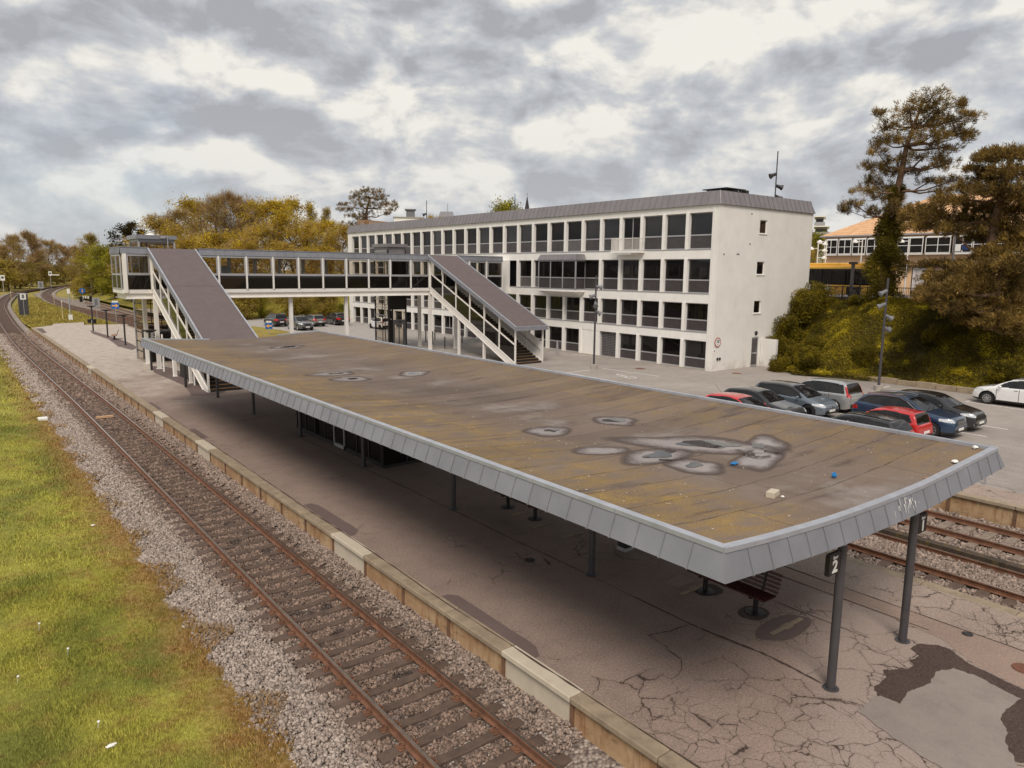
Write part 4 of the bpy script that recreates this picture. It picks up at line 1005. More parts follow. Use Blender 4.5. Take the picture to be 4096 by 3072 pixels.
# ------------------------------------------------------------------ white station office building
def brickwhite():
    mt, t, p = newmat('painted_brick'); q = NT(t); P = q.pos()
    bk = q.n('ShaderNodeTexBrick'); X, Y, Zz = q.sep(P)
    cb = q.n('ShaderNodeCombineXYZ'); q.l(q.math('ADD', X, Y), cb.inputs[0]); q.l(Zz, cb.inputs[1]); q.l(cb.outputs[0], bk.inputs['Vector'])
    bk.inputs['Scale'].default_value = 1; bk.inputs['Brick Width'].default_value = .24; bk.inputs['Row Height'].default_value = .066; bk.inputs['Mortar Size'].default_value = .008
    n = q.noise(P, .8, 6, .6); n2 = q.noise(q.map(P, sc=(1, 1, .25)), 1.4, 6, .65)
    c = q.mix(q.rng(n, .3, .7), (.77, .75, .71), (.85, .835, .80))
    c = q.mix(q.rng(n2, .58, .8, 0, .25), c, (.52, .47, .40))
    c = q.mix(q.math('MULTIPLY', q.rng(Zz, 0, .8, 1, 0), q.rng(q.noise(P, 2, 5), .4, .7, 0, .6)), c, (.36, .30, .24))
    c = q.mix(q.math('MULTIPLY', bk.outputs['Fac'], .12), c, (.45, .42, .38))
    q.l(c, p.inputs['Base Color']); p.inputs['Roughness'].default_value = .75
    h = q.math('SUBTRACT', q.math('MULTIPLY', q.noise(P, 14, 4, .6), .5), bk.outputs['Fac'])
    q.l(q.bump(h, .5, .012), p.inputs['Normal']); return mt
M['brick'] = brickwhite()
FX, BY0, BY1, BXE, ZT = 44.24, 32.59, 93.2, 56.7, 12.12
bd_ = thing('office_building', 'long white four-storey station building with rows of dark windows and a dark zinc roof edge', 'building', (50, 62, 0))
PIT = 2.26; Y0 = 33.17
rows = [(8.94, 11.58, 9.96), (5.70, 8.22, 6.66), (2.85, 4.96, 3.70), (.06, 2.17, .83)]
# end wall with its window and door openings cut in, as strips of wall round the holes
holes = [(49.27, 50.22, 10.2, 11.22), (49.2, 50.2, 7.11, 8.1), (49.12, 50.05, 4.15, 5.12), (49.12, 50.02, 0, 2.30)]
def wall_with_holes(y0, y1, x0, x1, z0, z1, hs):
    mb = MB(); xs = sorted({x0, x1}|{h[0] for h in hs}|{h[1] for h in hs}); zs = sorted({z0, z1}|{h[2] for h in hs}|{h[3] for h in hs})
    P = {}
    for i in range(len(xs)-1):
        for j in range(len(zs)-1):
            cxm, czm = (xs[i]+xs[i+1])/2, (zs[j]+zs[j+1])/2
            if any(h[0] < cxm < h[1] and h[2] < czm < h[3] for h in hs): continue
            for y, fl in ((y0, 1), (y1, 0)):
                vs = [(xs[i], y, zs[j]), (xs[i+1], y, zs[j]), (xs[i+1], y, zs[j+1]), (xs[i], y, zs[j+1])]
                mb.add(vs, [(0, 1, 2, 3) if fl else (3, 2, 1, 0)])
    for a, b, c, d in list(hs)+[(x0, x1, z0, z1)]:
        for (p, q_) in (((a, c), (b, c)), ((b, c), (b, d)), ((b, d), (a, d)), ((a, d), (a, c))):
            mb.add([(p[0], y0, p[1]), (p[0], y1, p[1]), (q_[0], y1, q_[1]), (q_[0], y0, q_[1])], [(0, 1, 2, 3)])
    return mb
wall_with_holes(BY0, BY0+.34, FX+.02, BXE, 0, ZT, holes).build('end_wall', M['brick'], bd_)
MB().box(FX+.02, BY1-.4, 0, BXE, BY1, ZT).build('end_wall', M['brick'], bd_)
MB().box(BXE-.35, BY0+.35, 0, BXE-.01, BY1-.41, ZT).build('rear_wall', M['brick'], bd_)
MB().box(FX, BY0+.34, 0, FX+.45, Y0+.02, ZT-.01).build('corner_pier', M['brick'], bd_); MB().box(FX, Y0+26*PIT+.1, 0, FX+.45, BY1-.41, ZT-.01).build('corner_pier', M['brick'], bd_)
mb = MB()
ya, yb = Y0+.02, Y0+26*PIT+.1
for z0, z1, dx in ((11.58, ZT-.02, .035), (8.22, 8.94, .035), (4.96, 5.70, .035), (2.17, 2.85, .035)): mb.box(FX+dx, ya, z0, FX+.6, yb, z1)
mb.build('floor_band', M['white'], bd_)
mb = MB()
for z in (8.94, 5.70, 2.85): mb.box(FX+.0, ya, z-.05, FX+.1, yb, z+.012)
mb.build('sill_strip', M['alu'], bd_)
MB().box(FX-.06, ya, 0, FX+.5, yb, .06).build('plinth', M['conc'], bd_)
for k in range(1, 26):
    y = Y0+k*PIT; mb = MB()
    for r, (z0, z1, tz) in enumerate(rows):
        if r == 3 and k == 5: continue
        mb.box(FX-.02, y-.14, z0-.02, FX+.42, y+.14, z1+.02)
    mb.box(FX+.05, y-.10, .06, FX+.40, y+.10, ZT-.3); mb.build('pillar', M['white'], bd_)
MB().box(FX+1.8, BY0+.4, .02, FX+1.85, BY1-.5, ZT-.1).build('interior_wall', M['black'], bd_)  # black colour stands for the unlit rooms behind the windows
mb = MB()
for z in (2.5, 5.3, 8.6): mb.box(FX+.62, BY0+.4, z-.1, FX+1.8, BY1-.5, z+.1)
mb.build('interior_floor', M['soffit'], bd_)
M['pane'] = glassmat('office_pane', (.25, .22, .20), .06, .015, (.008, .006, .006)); M['pane'].node_tree.nodes['Principled BSDF'].inputs['Specular IOR Level'].default_value = .22
M['spandrel'] = mat('spandrel_glass', (.062, .054, .056), .18, var=.15, spec=.35)
M['spandrel2'] = mat('spandrel_glass_light', (.11, .10, .10), .2, var=.1)
M['blind'] = mat('drawn_blind', (.20, .18, .165), .5, var=.08)
protos = {}
M['pane2'] = glassmat('office_pane_sheen', (.25, .22, .20), .06, .02, (.014, .012, .012)); M['pane2'].node_tree.nodes['Principled BSDF'].inputs['Specular IOR Level'].default_value = .55
def window(r, y, w=1.98, x=FX+.26, hidden=False, var=None):
    z0, z1, tz = rows[r]; key = (r, round(w, 2), var)
    if key not in protos:
        h = z1-z0; t_ = tz-z0; mb = MB(); f = .06
        mb.box(-.04, -w/2, 0, .04, -w/2+f, h); mb.box(-.04, w/2-f, 0, .04, w/2, h); mb.box(-.04, -w/2+f, h-f, .04, w/2-f, h); mb.box(-.04, -w/2+f, 0, .04, w/2-f, f*1.1); mb.box(-.045, -w/2+f, t_-.05, .045, w/2-f, t_+.05)
        if var == 'split': mb.box(-.042, -.04, t_+.05, .042, .04, h-f)
        o = mb.build('window', M['alu'], bd_, local=True)
        pm = MB(); pm.box(-.012, -w/2+f, t_+.05, .012, w/2-f, h-f); pm.build('pane', M['pane2' if var == 'sheen' else 'pane'], o, local=True)
        if var == 'blind': MB().box(.03, -w/2+f, t_+.06+(h-t_)*.45, .05, w/2-f, h-f).build('blind', M['blind'], o, local=True)
        MB().box(-.014, -w/2+f, f*1.1, .014, w/2-f, t_-.05).build('panel', M['spandrel2' if var == 'pale' else 'spandrel'], o, local=True)
        protos[key] = o
    else:
        s = protos[key]; o = s.copy(); COL.objects.link(o); o.parent = bd_
        for c in list(s.children): d = c.copy(); COL.objects.link(d); d.parent = o
    o.location = (x-50, y-62, z0); return o
wr_ = random.Random(5); nw = 0
for r in range(4):
    for k in range(26):
        y = Y0+(k+.5)*PIT
        if r == 0 and k == 3: continue
        if r == 1 and (k in (6, 7) or 55.9 < y < 59.7): continue
        if r == 3 and k in (4, 5): continue
        v = wr_.choice([None, 'sheen', None, 'blind', 'pale', 'sheen']) if r in (0, 1) and k > 1 else (wr_.choice([None, None, None, 'split']) if r == 3 and k > 6 else (wr_.choice([None, 'sheen', 'blind']) if r == 2 and k > 3 else wr_.choice([None, 'sheen'])))
        window(r, y, var=v); nw += 1
# balcony bay on the top floor: double door and railing
y = Y0+3.5*PIT
mb = MB(); X_ = FX+.26
for a, b in ((-.99, -.92), (-.035, .035), (.92, .99)): mb.box(X_-.04, y+a, 8.94, X_+.04, y+b, 11.58)
mb.box(X_-.041, y-.99, 11.5, X_+.041, y+.99, 11.58); mb.box(X_-.041, y-.99, 8.94, X_+.041, y+.99, 9.05)
o = mb.build('balcony_door', M['alu'], bd_); MB().box(X_-.012, y-.92, 9.05, X_+.012, y+.92, 11.5).build('pane', M['pane'], o)
mb = MB(); mb.box(FX-.95, 39.55, 8.72, FX+.03, 42.4, 8.86); mb.box(FX-.9, 40.2, 8.6, FX+.03, 41.8, 8.72); o = mb.build('balcony', M['white'], bd_)
mb = MB()
for yy in np.arange(39.6, 42.38, .1): mb.box(FX-.92, yy-.009, 8.86, FX-.9, yy+.009, 9.85)
for xx in np.arange(FX-.9, FX, .1):
    for yy in (39.6, 42.35): mb.box(xx-.009, yy-.01, 8.86, xx+.009, yy+.01, 9.85)
mb.box(FX-.94, 39.57, 9.83, FX-.88, 42.38, 9.88); mb.box(FX-.92, 39.57, 8.92, FX-.9, 42.38, 8.95)
for yy in (39.6, 42.35): mb.box(FX-.9, yy-.03, 9.83, FX-.02, yy+.03, 9.88)
mb.build('railing', M['steelw'], o)
# oriel on the second floor
ox = FX-1.15; oa, ob_ = 46.3, 51.3
mb = MB(); mb.grid([[(ox+.15, oa+.12, 8.70), (ox+.15, ob_-.12, 8.70)], [(ox-.08, oa-.08, 8.20), (ox-.08, ob_+.08, 8.20)]]); mb.grid([[(FX, oa+.12, 8.70), (ox+.15, oa+.12, 8.70)], [(FX, oa-.08, 8.20), (ox-.08, oa-.08, 8.20)]]); mb.grid([[(ox+.15, ob_-.12, 8.70), (FX, ob_-.12, 8.70)], [(ox-.08, ob_+.08, 8.20), (FX, ob_+.08, 8.20)]])
mb.add([(ox+.15, oa+.12, 8.70), (FX, oa+.12, 8.70), (FX, ob_-.12, 8.70), (ox+.15, ob_-.12, 8.70)], [(0, 1, 2, 3)])
for yy in np.arange(oa+.5, ob_, .6): mb.beam((ox+.145, yy, 8.70), (ox-.085, yy, 8.19), .02, .03, (-1, 0, .3))
orl = mb.build('oriel', M['zincd'], bd_)
mb = MB(); mb.box(ox, oa, 5.45, FX, ob_, 5.62); mb.add([(ox, oa, 5.45), (ox, ob_, 5.45), (FX, ob_-.6, 5.0), (FX, oa+.6, 5.0)], [(0, 3, 2, 1)]); mb.add([(ox, oa, 5.45), (FX, oa, 5.45), (FX, oa+.6, 5.0)], [(0, 1, 2)]); mb.add([(ox, ob_, 5.45), (FX, ob_, 5.45), (FX, ob_-.6, 5.0)], [(2, 1, 0)]); mb.build('base', M['white'], orl)
mb = MB()
for yy in np.linspace(oa+.05, ob_-.05, 4): mb.box(ox+.02, yy-.05, 5.62, ox+.12, yy+.05, 8.2)
for zz in (5.68, 6.66, 8.13): mb.box(ox+.022, oa, zz-.045, ox+.118, ob_, zz+.045); mb.box(ox+.1, oa+.02, zz-.044, FX, oa+.1, zz+.044); mb.box(ox+.1, ob_-.1, zz-.044, FX, ob_-.02, zz+.044)
mb.build('frame', M['alu'], orl)
mb = MB(); mb.box(ox+.06, oa+.06, 6.7, ox+.07, ob_-.06, 8.1); mb.box(ox+.07, oa+.055, 6.7, FX, oa+.065, 8.1); mb.box(ox+.07, ob_-.065, 6.7, FX, ob_-.055, 8.1); mb.build('pane', M['pane'], orl)
mb = MB(); mb.box(ox+.06, oa+.06, 5.7, ox+.07, ob_-.06, 6.62); mb.box(ox+.07, oa+.055, 5.7, FX, oa+.065, 6.62); mb.box(ox+.07, ob_-.065, 5.7, FX, ob_-.055, 6.62); mb.build('panel', M['spandrel'], orl)
# ground-floor recess with a wire-mesh gate
y0_, y1_ = Y0+4*PIT+.14, Y0+6*PIT-.14; ym = (y0_+y1_)/2
mb = MB(); mb.box(FX+1.4, y0_, 0, FX+1.45, y1_, 2.17); mb.box(FX+.42, y1_, 0, FX+1.4, y1_+.05, 2.17); mb.box(FX+.42, y0_-.05, 0, FX+1.4, y0_, 2.17); mb.box(FX+.06, ym+.1, 0, FX+.3, y1_, 2.17); o = mb.build('recess', M['white'], bd_)
mb = MB()
for yy in np.arange(y0_+.05, ym+.1, .14): mb.box(FX+.2, yy-.008, 0, FX+.216, yy+.008, 2.17)
for zz in np.arange(.1, 2.17, .14): mb.box(FX+.198, y0_, zz-.008, FX+.218, ym+.1, zz+.008)
mb.box(FX+.18, ym+.04, 0, FX+.24, ym+.1, 2.17); mb.build('mesh_gate', M['alu'], o); MB().box(FX+.5, y0_, 0, FX+.52, ym+.1, 2.17).build('shade_sheet', M['soffit'], o)  # dark sheet stands for the shade behind the gate
# roof edge: steep zinc band with standing seams, flat roof behind
mb = MB(); A = .13; B = .22; zb_, zt2 = 12.08, 13.06
cs = [(FX-A, BY0-A, FX+B, BY0+B), (BXE+A, BY0-A, BXE-B, BY0+B), (BXE+A, BY1+A, BXE-B, BY1-B), (FX-A, BY1+A, FX+B, BY1-B)]
for i in range(4):
    a = cs[i]; b = cs[(i+1) % 4]
    mb.add([(a[0], a[1], zb_), (b[0], b[1], zb_), (b[2], b[3], zt2), (a[2], a[3], zt2)], [(0, 1, 2, 3)])
mb.add([(c[2], c[3], zt2) for c in cs], [(0, 1, 2, 3)]); mb.add([(c[0], c[1], zb_) for c in cs], [(3, 2, 1, 0)])
for yy in np.arange(BY0+.45, BY1, .62): mb.beam((FX-A-.006, yy, zb_), (FX+B-.006, yy, zt2), .03, .05, (-1, 0, .3))
for xx in np.arange(FX+.5, BXE, .62): mb.beam((xx, BY0-A-.006, zb_), (xx, BY0+B-.006, zt2), .03, .05, (0, -1, .3))
mb.beam((FX-A, BY0-A, zb_), (FX+B, BY0+B, zt2), .04, .06, (-1, -1, .3)); mb.build('roof', M['zincd'], bd_)
mb = MB(); mb.box(46.2, 33.6, 13.06, 48.2, 35.4, 13.28); mb.box(46.0, 33.4, 13.38, 48.4, 35.6, 13.44)
for x, y in ((46.3, 33.7), (48.1, 33.7), (46.3, 35.3), (48.1, 35.3)): mb.box(x-.05, y-.05, 13.2, x+.05, y+.05, 13.4)
mb.box(48.1, 33.2, 13.05, 48.5, 33.6, 13.35); mb.build('roof_vent', M['dark'], bd_)
# end wall fittings
for (x0, x1, z0, z1) in holes[:3]:
    mb = MB(); f = .055
    for a in ((x0, z0, x0+f, z1), (x1-f, z0, x1, z1), (x0+f, z1-f, x1-f, z1), (x0+f, z0, x1-f, z0+f)): mb.box(a[0], BY0+.08, a[1], a[2], BY0+.16, a[3])
    mb.box(x0-.06, BY0-.05, z0-.06, x1+.06, BY0+.1, z0-.005); o = mb.build('end_window', M['steelw'], bd_); MB().box(x0+f, BY0+.115, z0+f, x1-f, BY0+.125, z1-f).build('pane', M['pane'], o)
x0, x1, z0, z1 = holes[3]; mb = MB()
for a in ((x0, 0, x0+.08, z1), (x1-.08, 0, x1, z1), (x0+.08, z1-.1, x1-.08, z1), (x0+.08, 1.0, x1-.08, 1.1), (x0+.08, .02, x1-.08, .14)): mb.box(a[0], BY0+.03, a[1], a[2], BY0+.1, a[3])
o = mb.build('end_door', M['alu'], bd_); MB().box(x0+.08, BY0+.06, .14, x1-.08, BY0+.07, 2.2).build('pane', M['spandrel'], o); MB().box(x0+.1, BY0-.02, 1.02, x0+.2, BY0+.02, 1.06).build('handle', M['dark'], o)
mb = MB()
for x, z in ((48.13, 11.58), (48.12, 9.37), (44.98, 8.55), (46.59, 8.59), (46.78, 8.59)): mb.tube((x, BY0-.015, z), (x, BY0+.02, z), .065, n=12)
mb.build('vent_hole', M['dark'], bd_)
o = MB(); o.lathe([(0, -.12), (.12, -.1), (.17, -.04), (.17, 0)], 16, (49.6, BY0, 2.62), 'y'); o.build('wall_lamp', M['dark'], bd_)
mb = MB(); mb.box(44.78, BY0-.05, .78, 44.95, BY0, .98); mb.box(45.06, BY0-.05, .78, 45.23, BY0, .98); mb.build('socket', M['dark'], bd_)
sg = thing('speed_sign', 'round red-bordered speed limit sign reading 10 on the corner of the white end wall', 'sign', (44.76, BY0-.03, 2.14))
MB().tube((0, .0, 0), (0, -.02, 0), .36, n=36).build('plate', M['signwhite'], sg, local=True)
o = MB(); o.lathe([(.30, -.024), (.36, -.024), (.362, -.0), (.30, -.024)], 36, (0, -.001, 0), 'y'); o.build('border', M['red'], sg, local=True)
text_part('number', '10', .36, M['signblack'], sg, (0, -.024, .06), (PI/2, 0, 0), .008); text_part('lettering', 'km', .09, M['signblack'], sg, (0, -.024, -.17), (PI/2, 0, 0), .001)
o = thing('notice', 'small white notice under the speed limit sign', 'notice', (44.45, BY0-.01, 1.45)); MB().box(-.10, -.01, -.16, .10, .01, .16).build('sheet', M['signwhite'], o, local=True); MB().box(-.07, -.013, .02, .05, -.0105, .10).build('mark', M['signblack'], o, local=True)
tag(MB().box(50.35, 31.25, 0, 50.62, BY0-.03, 2.15).build('retaining_wall', M['brick']), 'low white retaining wall between the end door and the shrubs', 'wall')

# ------------------------------------------------------------------ car park
sheet('parking_lot', [(26.0, -40), (62, -40), (62, 140), (26.0, 140)], 0, M['park'])
edge_wall('platform_edge', 'crumbling concrete edge of the far platform beside the siding', 26.0, -1, 0, 60, -.78, (), -.3)
sheet('old_platform', [(26.3, -20), (27.75, -20), (27.75, 60), (26.3, 60)], .004, M['asph_pale'])
mk = MB()
def line(a, b, w=.11):
    a = np.array(a, float); b = np.array(b, float); d = (b-a)/np.hypot(*(b-a)); n_ = np.array([-d[1], d[0]])*w/2
    mk.flat([tuple(a-n_), tuple(b-n_), tuple(b+n_), tuple(a+n_)], .005)
for a, b in (((34.2, 38.02), (37.2, 38.2)), ((34.8, 37.8), (34.75, 32.7)), ((38.75, 38.4), (39.03, 33.1)), ((45.6, 21.4), (48.3, 21.55)), ((45.85, 20.4), (45.9, 18.3)), ((45.98, 16.2), (47.9, 16.2)), ((45.97, 16.2), (45.75, 11.2)), ((45.7, 11.2), (48, 11.2)),
             ((39.2, 11.9), (39.25, 17.2)), ((36.62, 11.9), (36.66, 17.2)), ((34.1, 12.0), (34.1, 17.2)), ((31.5, 12), (31.5, 17.2)), ((36.4, 17.9), (36.45, 22.6)), ((34.0, 17.9), (34.0, 22.6)), ((39.3, 17.9), (39.3, 22.6)), ((31.6, 18), (31.6, 22.6))): line(a, b)
tag(mk.build('road_marking', M['paint']), kind='structure')
# painted wheelchair symbol of the disabled bay
mk = MB(); cx_, cy_ = 36.9, 34.0; rr = [(cx_+.42*math.cos(t), cy_+.55*math.sin(t)) for t in np.linspace(-2.4, 1.6, 18)]
for a, b in zip(rr[:-1], rr[1:]): line(a, b, .10)
for a, b in (((cx_+.3, cy_+1.05), (cx_+.28, cy_+.2)), ((cx_+.28, cy_+.25), (cx_-.25, cy_+.2)), ((cx_-.25, cy_+.22), (cx_-.42, cy_-.55)), ((cx_+.3, cy_+.7), (cx_-.1, cy_+.7))): line(a, b, .11)
mk.flat([(cx_+.3+.14*math.cos(t), cy_+1.3+.16*math.sin(t)) for t in np.linspace(0, 2*PI, 12, endpoint=False)], .005)
tag(mk.build('road_marking', M['paint']), kind='structure')
manhole(41.0, 36.65, .38, 'rusty manhole cover beside the disabled bay near the white facade', .004); manhole(45.0, 30.95, .34, 'rusty manhole cover in front of the white end wall', .004)
# wire mesh fence between old platform and car park
fc = thing('wire_fence', 'see-through wire mesh fence with grey posts along the car park edge', 'fence', (28.0, 20, 0))
for y in np.arange(-6, 66, 2.5):
    MB().box(27.97, y-.03, 0, 28.03, y+.03, 1.42).build('fence_post', M['alu'], fc)
mb = MB()
def wire(a, b, r):
    a = Vector(a); b = Vector(b); u = Vector((1, 0, 0))*r; w_ = ((b-a).normalized().cross(Vector((1, 0, 0))))*r
    vs = [a-u, a+w_, a+u, b-u, b+w_, b+u]; mb.add(vs, [(0, 1, 4, 3), (1, 2, 5, 4), (2, 0, 3, 5)])
for y in np.arange(-6, 64, .06): wire((28, y, .03), (28, y, 1.40), .0040)
for z in (.05, .25, .45, .65, .85, 1.05, 1.25, 1.38): wire((28, -6, z), (28, 64, z), .0038)
mb.build('wire_mesh', M['alu'], fc)
# bollards and small posts round the foot of the right staircase
for i, (x, y, h) in enumerate(((41.4, 46.5, 1.15), (42.3, 47.6, 1.15), (38.2, 63.0, 1.1), (39.9, 64.0, 1.1), (37.4, 60.4, 1.3), (36.3, 56.5, 1.1), (40.6, 60.0, 1.1))):
    b = thing('bollard', ('grey bollard with a box on top between the right stairs and the facade', 'thin grey bollard by the white facade', 'grey bollard left of the ones behind the stairs', 'grey bollard behind the right lift, nearest the facade', 'tall dark bollard just right of the lift', 'grey bollard under the right staircase', 'grey bollard midway between lift and facade')[i], 'bollard', (x, y, 0), 'bollards in front of the white building')
    MB().tube((0, 0, 0), (0, 0, h), .06, n=10).build('post', M['alu'] if i < 2 else M['post'], b, local=True)
    if i == 0: MB().box(.05, -.1, h-.25, .3, .1, h-.02).build('box', M['post'], b, local=True)
bin2 = thing('timber_bin', 'wood-clad litter bin below the right staircase', 'bin', (35.9, 47.0, 0)); MB().box(-.35, -.3, .05, .35, .3, 1.0).build('bin_body', M['wood'], bin2, local=True, bevel=.02); MB().box(-.36, -.31, 1.0, .36, .31, 1.05).build('lid', M['alu'], bin2, local=True)

def spot_mast(x, y, z, h, spots, label, base=True, tip=None, k=1.):
    t = thing('spotlight_mast', label, 'lamp post', (x, y, z), 'dark masts carrying spotlights')
    MB().tube((0, 0, .0), (0, 0, h), .085, .06, n=12).build('mast', M['post'], t, local=True)
    if tip: MB().tube((0, 0, h), (0, 0, h+tip), .05, n=8).build('tip', M['blue'], t, local=True)
    if base: MB().lathe([(.28, 0), (.28, .32), (.2, .34), (0, .34)], 20).build('base', M['conc'], t, local=True)
    for (zz, az, dn) in spots:
        d = Vector((math.cos(az)*math.cos(dn), math.sin(az)*math.cos(dn), -math.sin(dn))); p = Vector((math.cos(az)*.16, math.sin(az)*.16, zz))
        mb = MB(); mb.tube((0, 0, zz), p, .025, n=6); p = p*1 if k == 1 else Vector((p.x*k, p.y*k, p.z)); mb.tube(p-d*.17*k, p+d*.11*k, .10*k, .12*k, n=14); mb.tube(p+d*.11*k, p+d*.29*k, .12*k, .19*k, n=14); mb.tube(p+d*.29*k, p+d*.31*k, .195*k, .195*k, n=14)
        mb.build('spotlight', M['plastic'] if base else M['dark'], t, local=True)
    return t
a0 = math.atan2(-rgt.y, -rgt.x); a1 = math.atan2(rgt.y, rgt.x)
spot_mast(38.03, 38.6, 0, 6.9, ((6.1, a1, .2), (5.45, a0, .4), (4.85, a0+1.5, .6), (4.25, a1, .55)), 'dark spotlight mast on a round concrete foot in front of the white facade')
spot_mast(45.87, 21.15, 0, 7.0, ((6.15, a0, .5), (5.35, a0-.3, .5), (4.65, a1, .5), (3.9, a1+.4, .3)), 'dark spotlight mast rising between the parked cars and the shrubs', base=True)
# ------------------------------------------------------------------ cars
def paint(name, col, metal=0., rough=.28):
    mt, t, p = newmat(name); p.inputs['Base Color'].default_value = (*col, 1); p.inputs['Metallic'].default_value = metal
    p.inputs['Roughness'].default_value = rough; p.inputs['Coat Weight'].default_value = 1; p.inputs['Coat Roughness'].default_value = .03
    q = NT(t); n = q.noise(q.pos(), 3, 4, .6); c = q.mix(q.rng(n, .35, .7, 0, .22), col, tuple(x*.7+.03 for x in col)); q.l(c, p.inputs['Base Color']); return mt
PT = dict(red=paint('red_paint', (.52, .010, .014)), black=paint('black_paint', (.010, .009, .011)), greyblue=paint('grey_blue_paint', (.15, .185, .225), .35),
          silver=paint('silver_paint', (.46, .465, .47), .55, .32), blue=paint('blue_paint', (.018, .048, .105), .3), darkgrey=paint('dark_grey_paint', (.035, .034, .038), .3),
          white=paint('white_car_paint', (.78, .78, .78)), grey=paint('grey_paint', (.12, .12, .125), .4), warmgrey=paint('warm_grey_paint', (.22, .21, .205), .4))
M['trim'] = mat('black_trim', (.012, .011, .012), .5)
M['carglass'] = glassmat('car_glass', (.35, .36, .36), .22, .015, (.012, .012, .014))
M['tyre'] = mat('tyre', (.014, .013, .013), .8); M['rim'] = mat('alloy_rim', (.42, .42, .43), .3, .7, var=.05); M['rimd'] = mat('dark_rim', (.03, .03, .032), .35, .5)
M['hl'] = mat('headlamp', (.62, .64, .66), .08, .3, var=.25, scale=14); M['tl'] = mat('tail_lamp', (.42, .015, .012), .15, var=.2, scale=14); M['tlw'] = mat('tail_lamp_clear', (.55, .35, .32), .15)
M['chrome'] = mat('chrome', (.6, .6, .61), .15, .9, var=.03)
TYPES = {
 'id': dict(L=4.26, W=.905, zr=[(0, .52), (.05, .66), (.2, .80), (.8, .97), (1.0, 1.05), (1.75, 1.44), (2.15, 1.54), (2.7, 1.565), (3.4, 1.53), (3.8, 1.47), (4.08, 1.08), (4.2, .9), (4.26, .6)], zb=[(0, .6), (1.0, .93), (4.26, 1.04)], ws=(.92, 1.85), rw=(3.72, 4.1), a=(1.12, 1.82), c=(3.95, 3.62), pil=(2.35, 3.35), wr=.35, wh=(.80, 3.57), wt=.66),
 'hatch': dict(L=4.2, W=.88, zr=[(0, .50), (.06, .66), (.3, .78), (1.15, .96), (1.3, 1.02), (1.95, 1.38), (2.3, 1.455), (2.8, 1.47), (3.45, 1.42), (3.75, 1.34), (4.05, 1.0), (4.14, .86), (4.2, .55)], zb=[(0, .6), (1.2, .9), (4.2, 1.0)], ws=(1.22, 2.02), rw=(3.68, 4.06), a=(1.40, 2.0), c=(3.85, 3.5), pil=(2.45, 3.35), wr=.32, wh=(.84, 3.42), wt=.62),
 'mpv': dict(L=4.45, W=.90, zr=[(0, .52), (.06, .7), (.3, .84), (.95, 1.0), (1.05, 1.05), (1.8, 1.48), (2.2, 1.59), (2.9, 1.63), (3.7, 1.60), (4.08, 1.54), (4.3, 1.06), (4.4, .95), (4.45, .55)], zb=[(0, .62), (1.0, .95), (4.45, 1.04)], ws=(1.0, 1.88), rw=(4.07, 4.32), a=(1.2, 1.88), c=(4.12, 3.92), pil=(2.35, 3.30), wr=.33, wh=(.88, 3.62), wt=.66),
 'suv': dict(L=4.60, W=.94, zr=[(0, .60), (.06, .80), (.3, .96), (1.15, 1.10), (1.3, 1.15), (2.0, 1.54), (2.4, 1.64), (3.0, 1.66), (3.75, 1.60), (4.1, 1.50), (4.38, 1.16), (4.52, 1.05), (4.6, .6)], zb=[(0, .72), (1.2, 1.03), (4.6, 1.16)], ws=(1.22, 2.08), rw=(4.0, 4.4), a=(1.45, 2.1), c=(4.22, 3.75), pil=(2.55, 3.50), wr=.36, wh=(.90, 3.62), wt=.66),
 'cross': dict(L=4.12, W=.89, zr=[(0, .58), (.06, .76), (.25, .90), (.95, 1.06), (1.1, 1.10), (1.8, 1.47), (2.2, 1.555), (2.7, 1.57), (3.4, 1.52), (3.7, 1.44), (3.95, 1.1), (4.05, 1.0), (4.12, .6)], zb=[(0, .68), (1.0, .98), (4.12, 1.10)], ws=(1.0, 1.88), rw=(3.6, 3.96), a=(1.25, 1.88), c=(3.75, 3.38), pil=(2.35, 3.20), wr=.34, wh=(.82, 3.43), wt=.63),
 'city': dict(L=3.56, W=.82, zr=[(0, .50), (.05, .68), (.2, .80), (.78, .96), (.9, 1.0), (1.5, 1.37), (1.9, 1.465), (2.4, 1.48), (3.0, 1.44), (3.26, 1.38), (3.42, 1.0), (3.5, .9), (3.56, .52)], zb=[(0, .6), (.8, .9), (3.56, 1.0)], ws=(.82, 1.58), rw=(3.24, 3.44), a=(.98, 1.55), c=(3.25, 3.0), pil=(1.95, 2.72), wr=.30, wh=(.62, 3.03), wt=.60),
 'wagon': dict(L=4.65, W=.90, zr=[(0, .50), (.06, .66), (.3, .79), (1.25, .97), (1.4, 1.02), (2.1, 1.39), (2.5, 1.47), (3.1, 1.485), (3.9, 1.44), (4.2, 1.36), (4.5, 1.0), (4.58, .88), (4.65, .55)], zb=[(0, .6), (1.3, .91), (4.65, 1.0)], ws=(1.32, 2.16), rw=(4.16, 4.5), a=(1.5, 2.12), c=(4.3, 4.05), pil=(2.6, 3.55), wr=.33, wh=(.9, 3.68), wt=.63)}
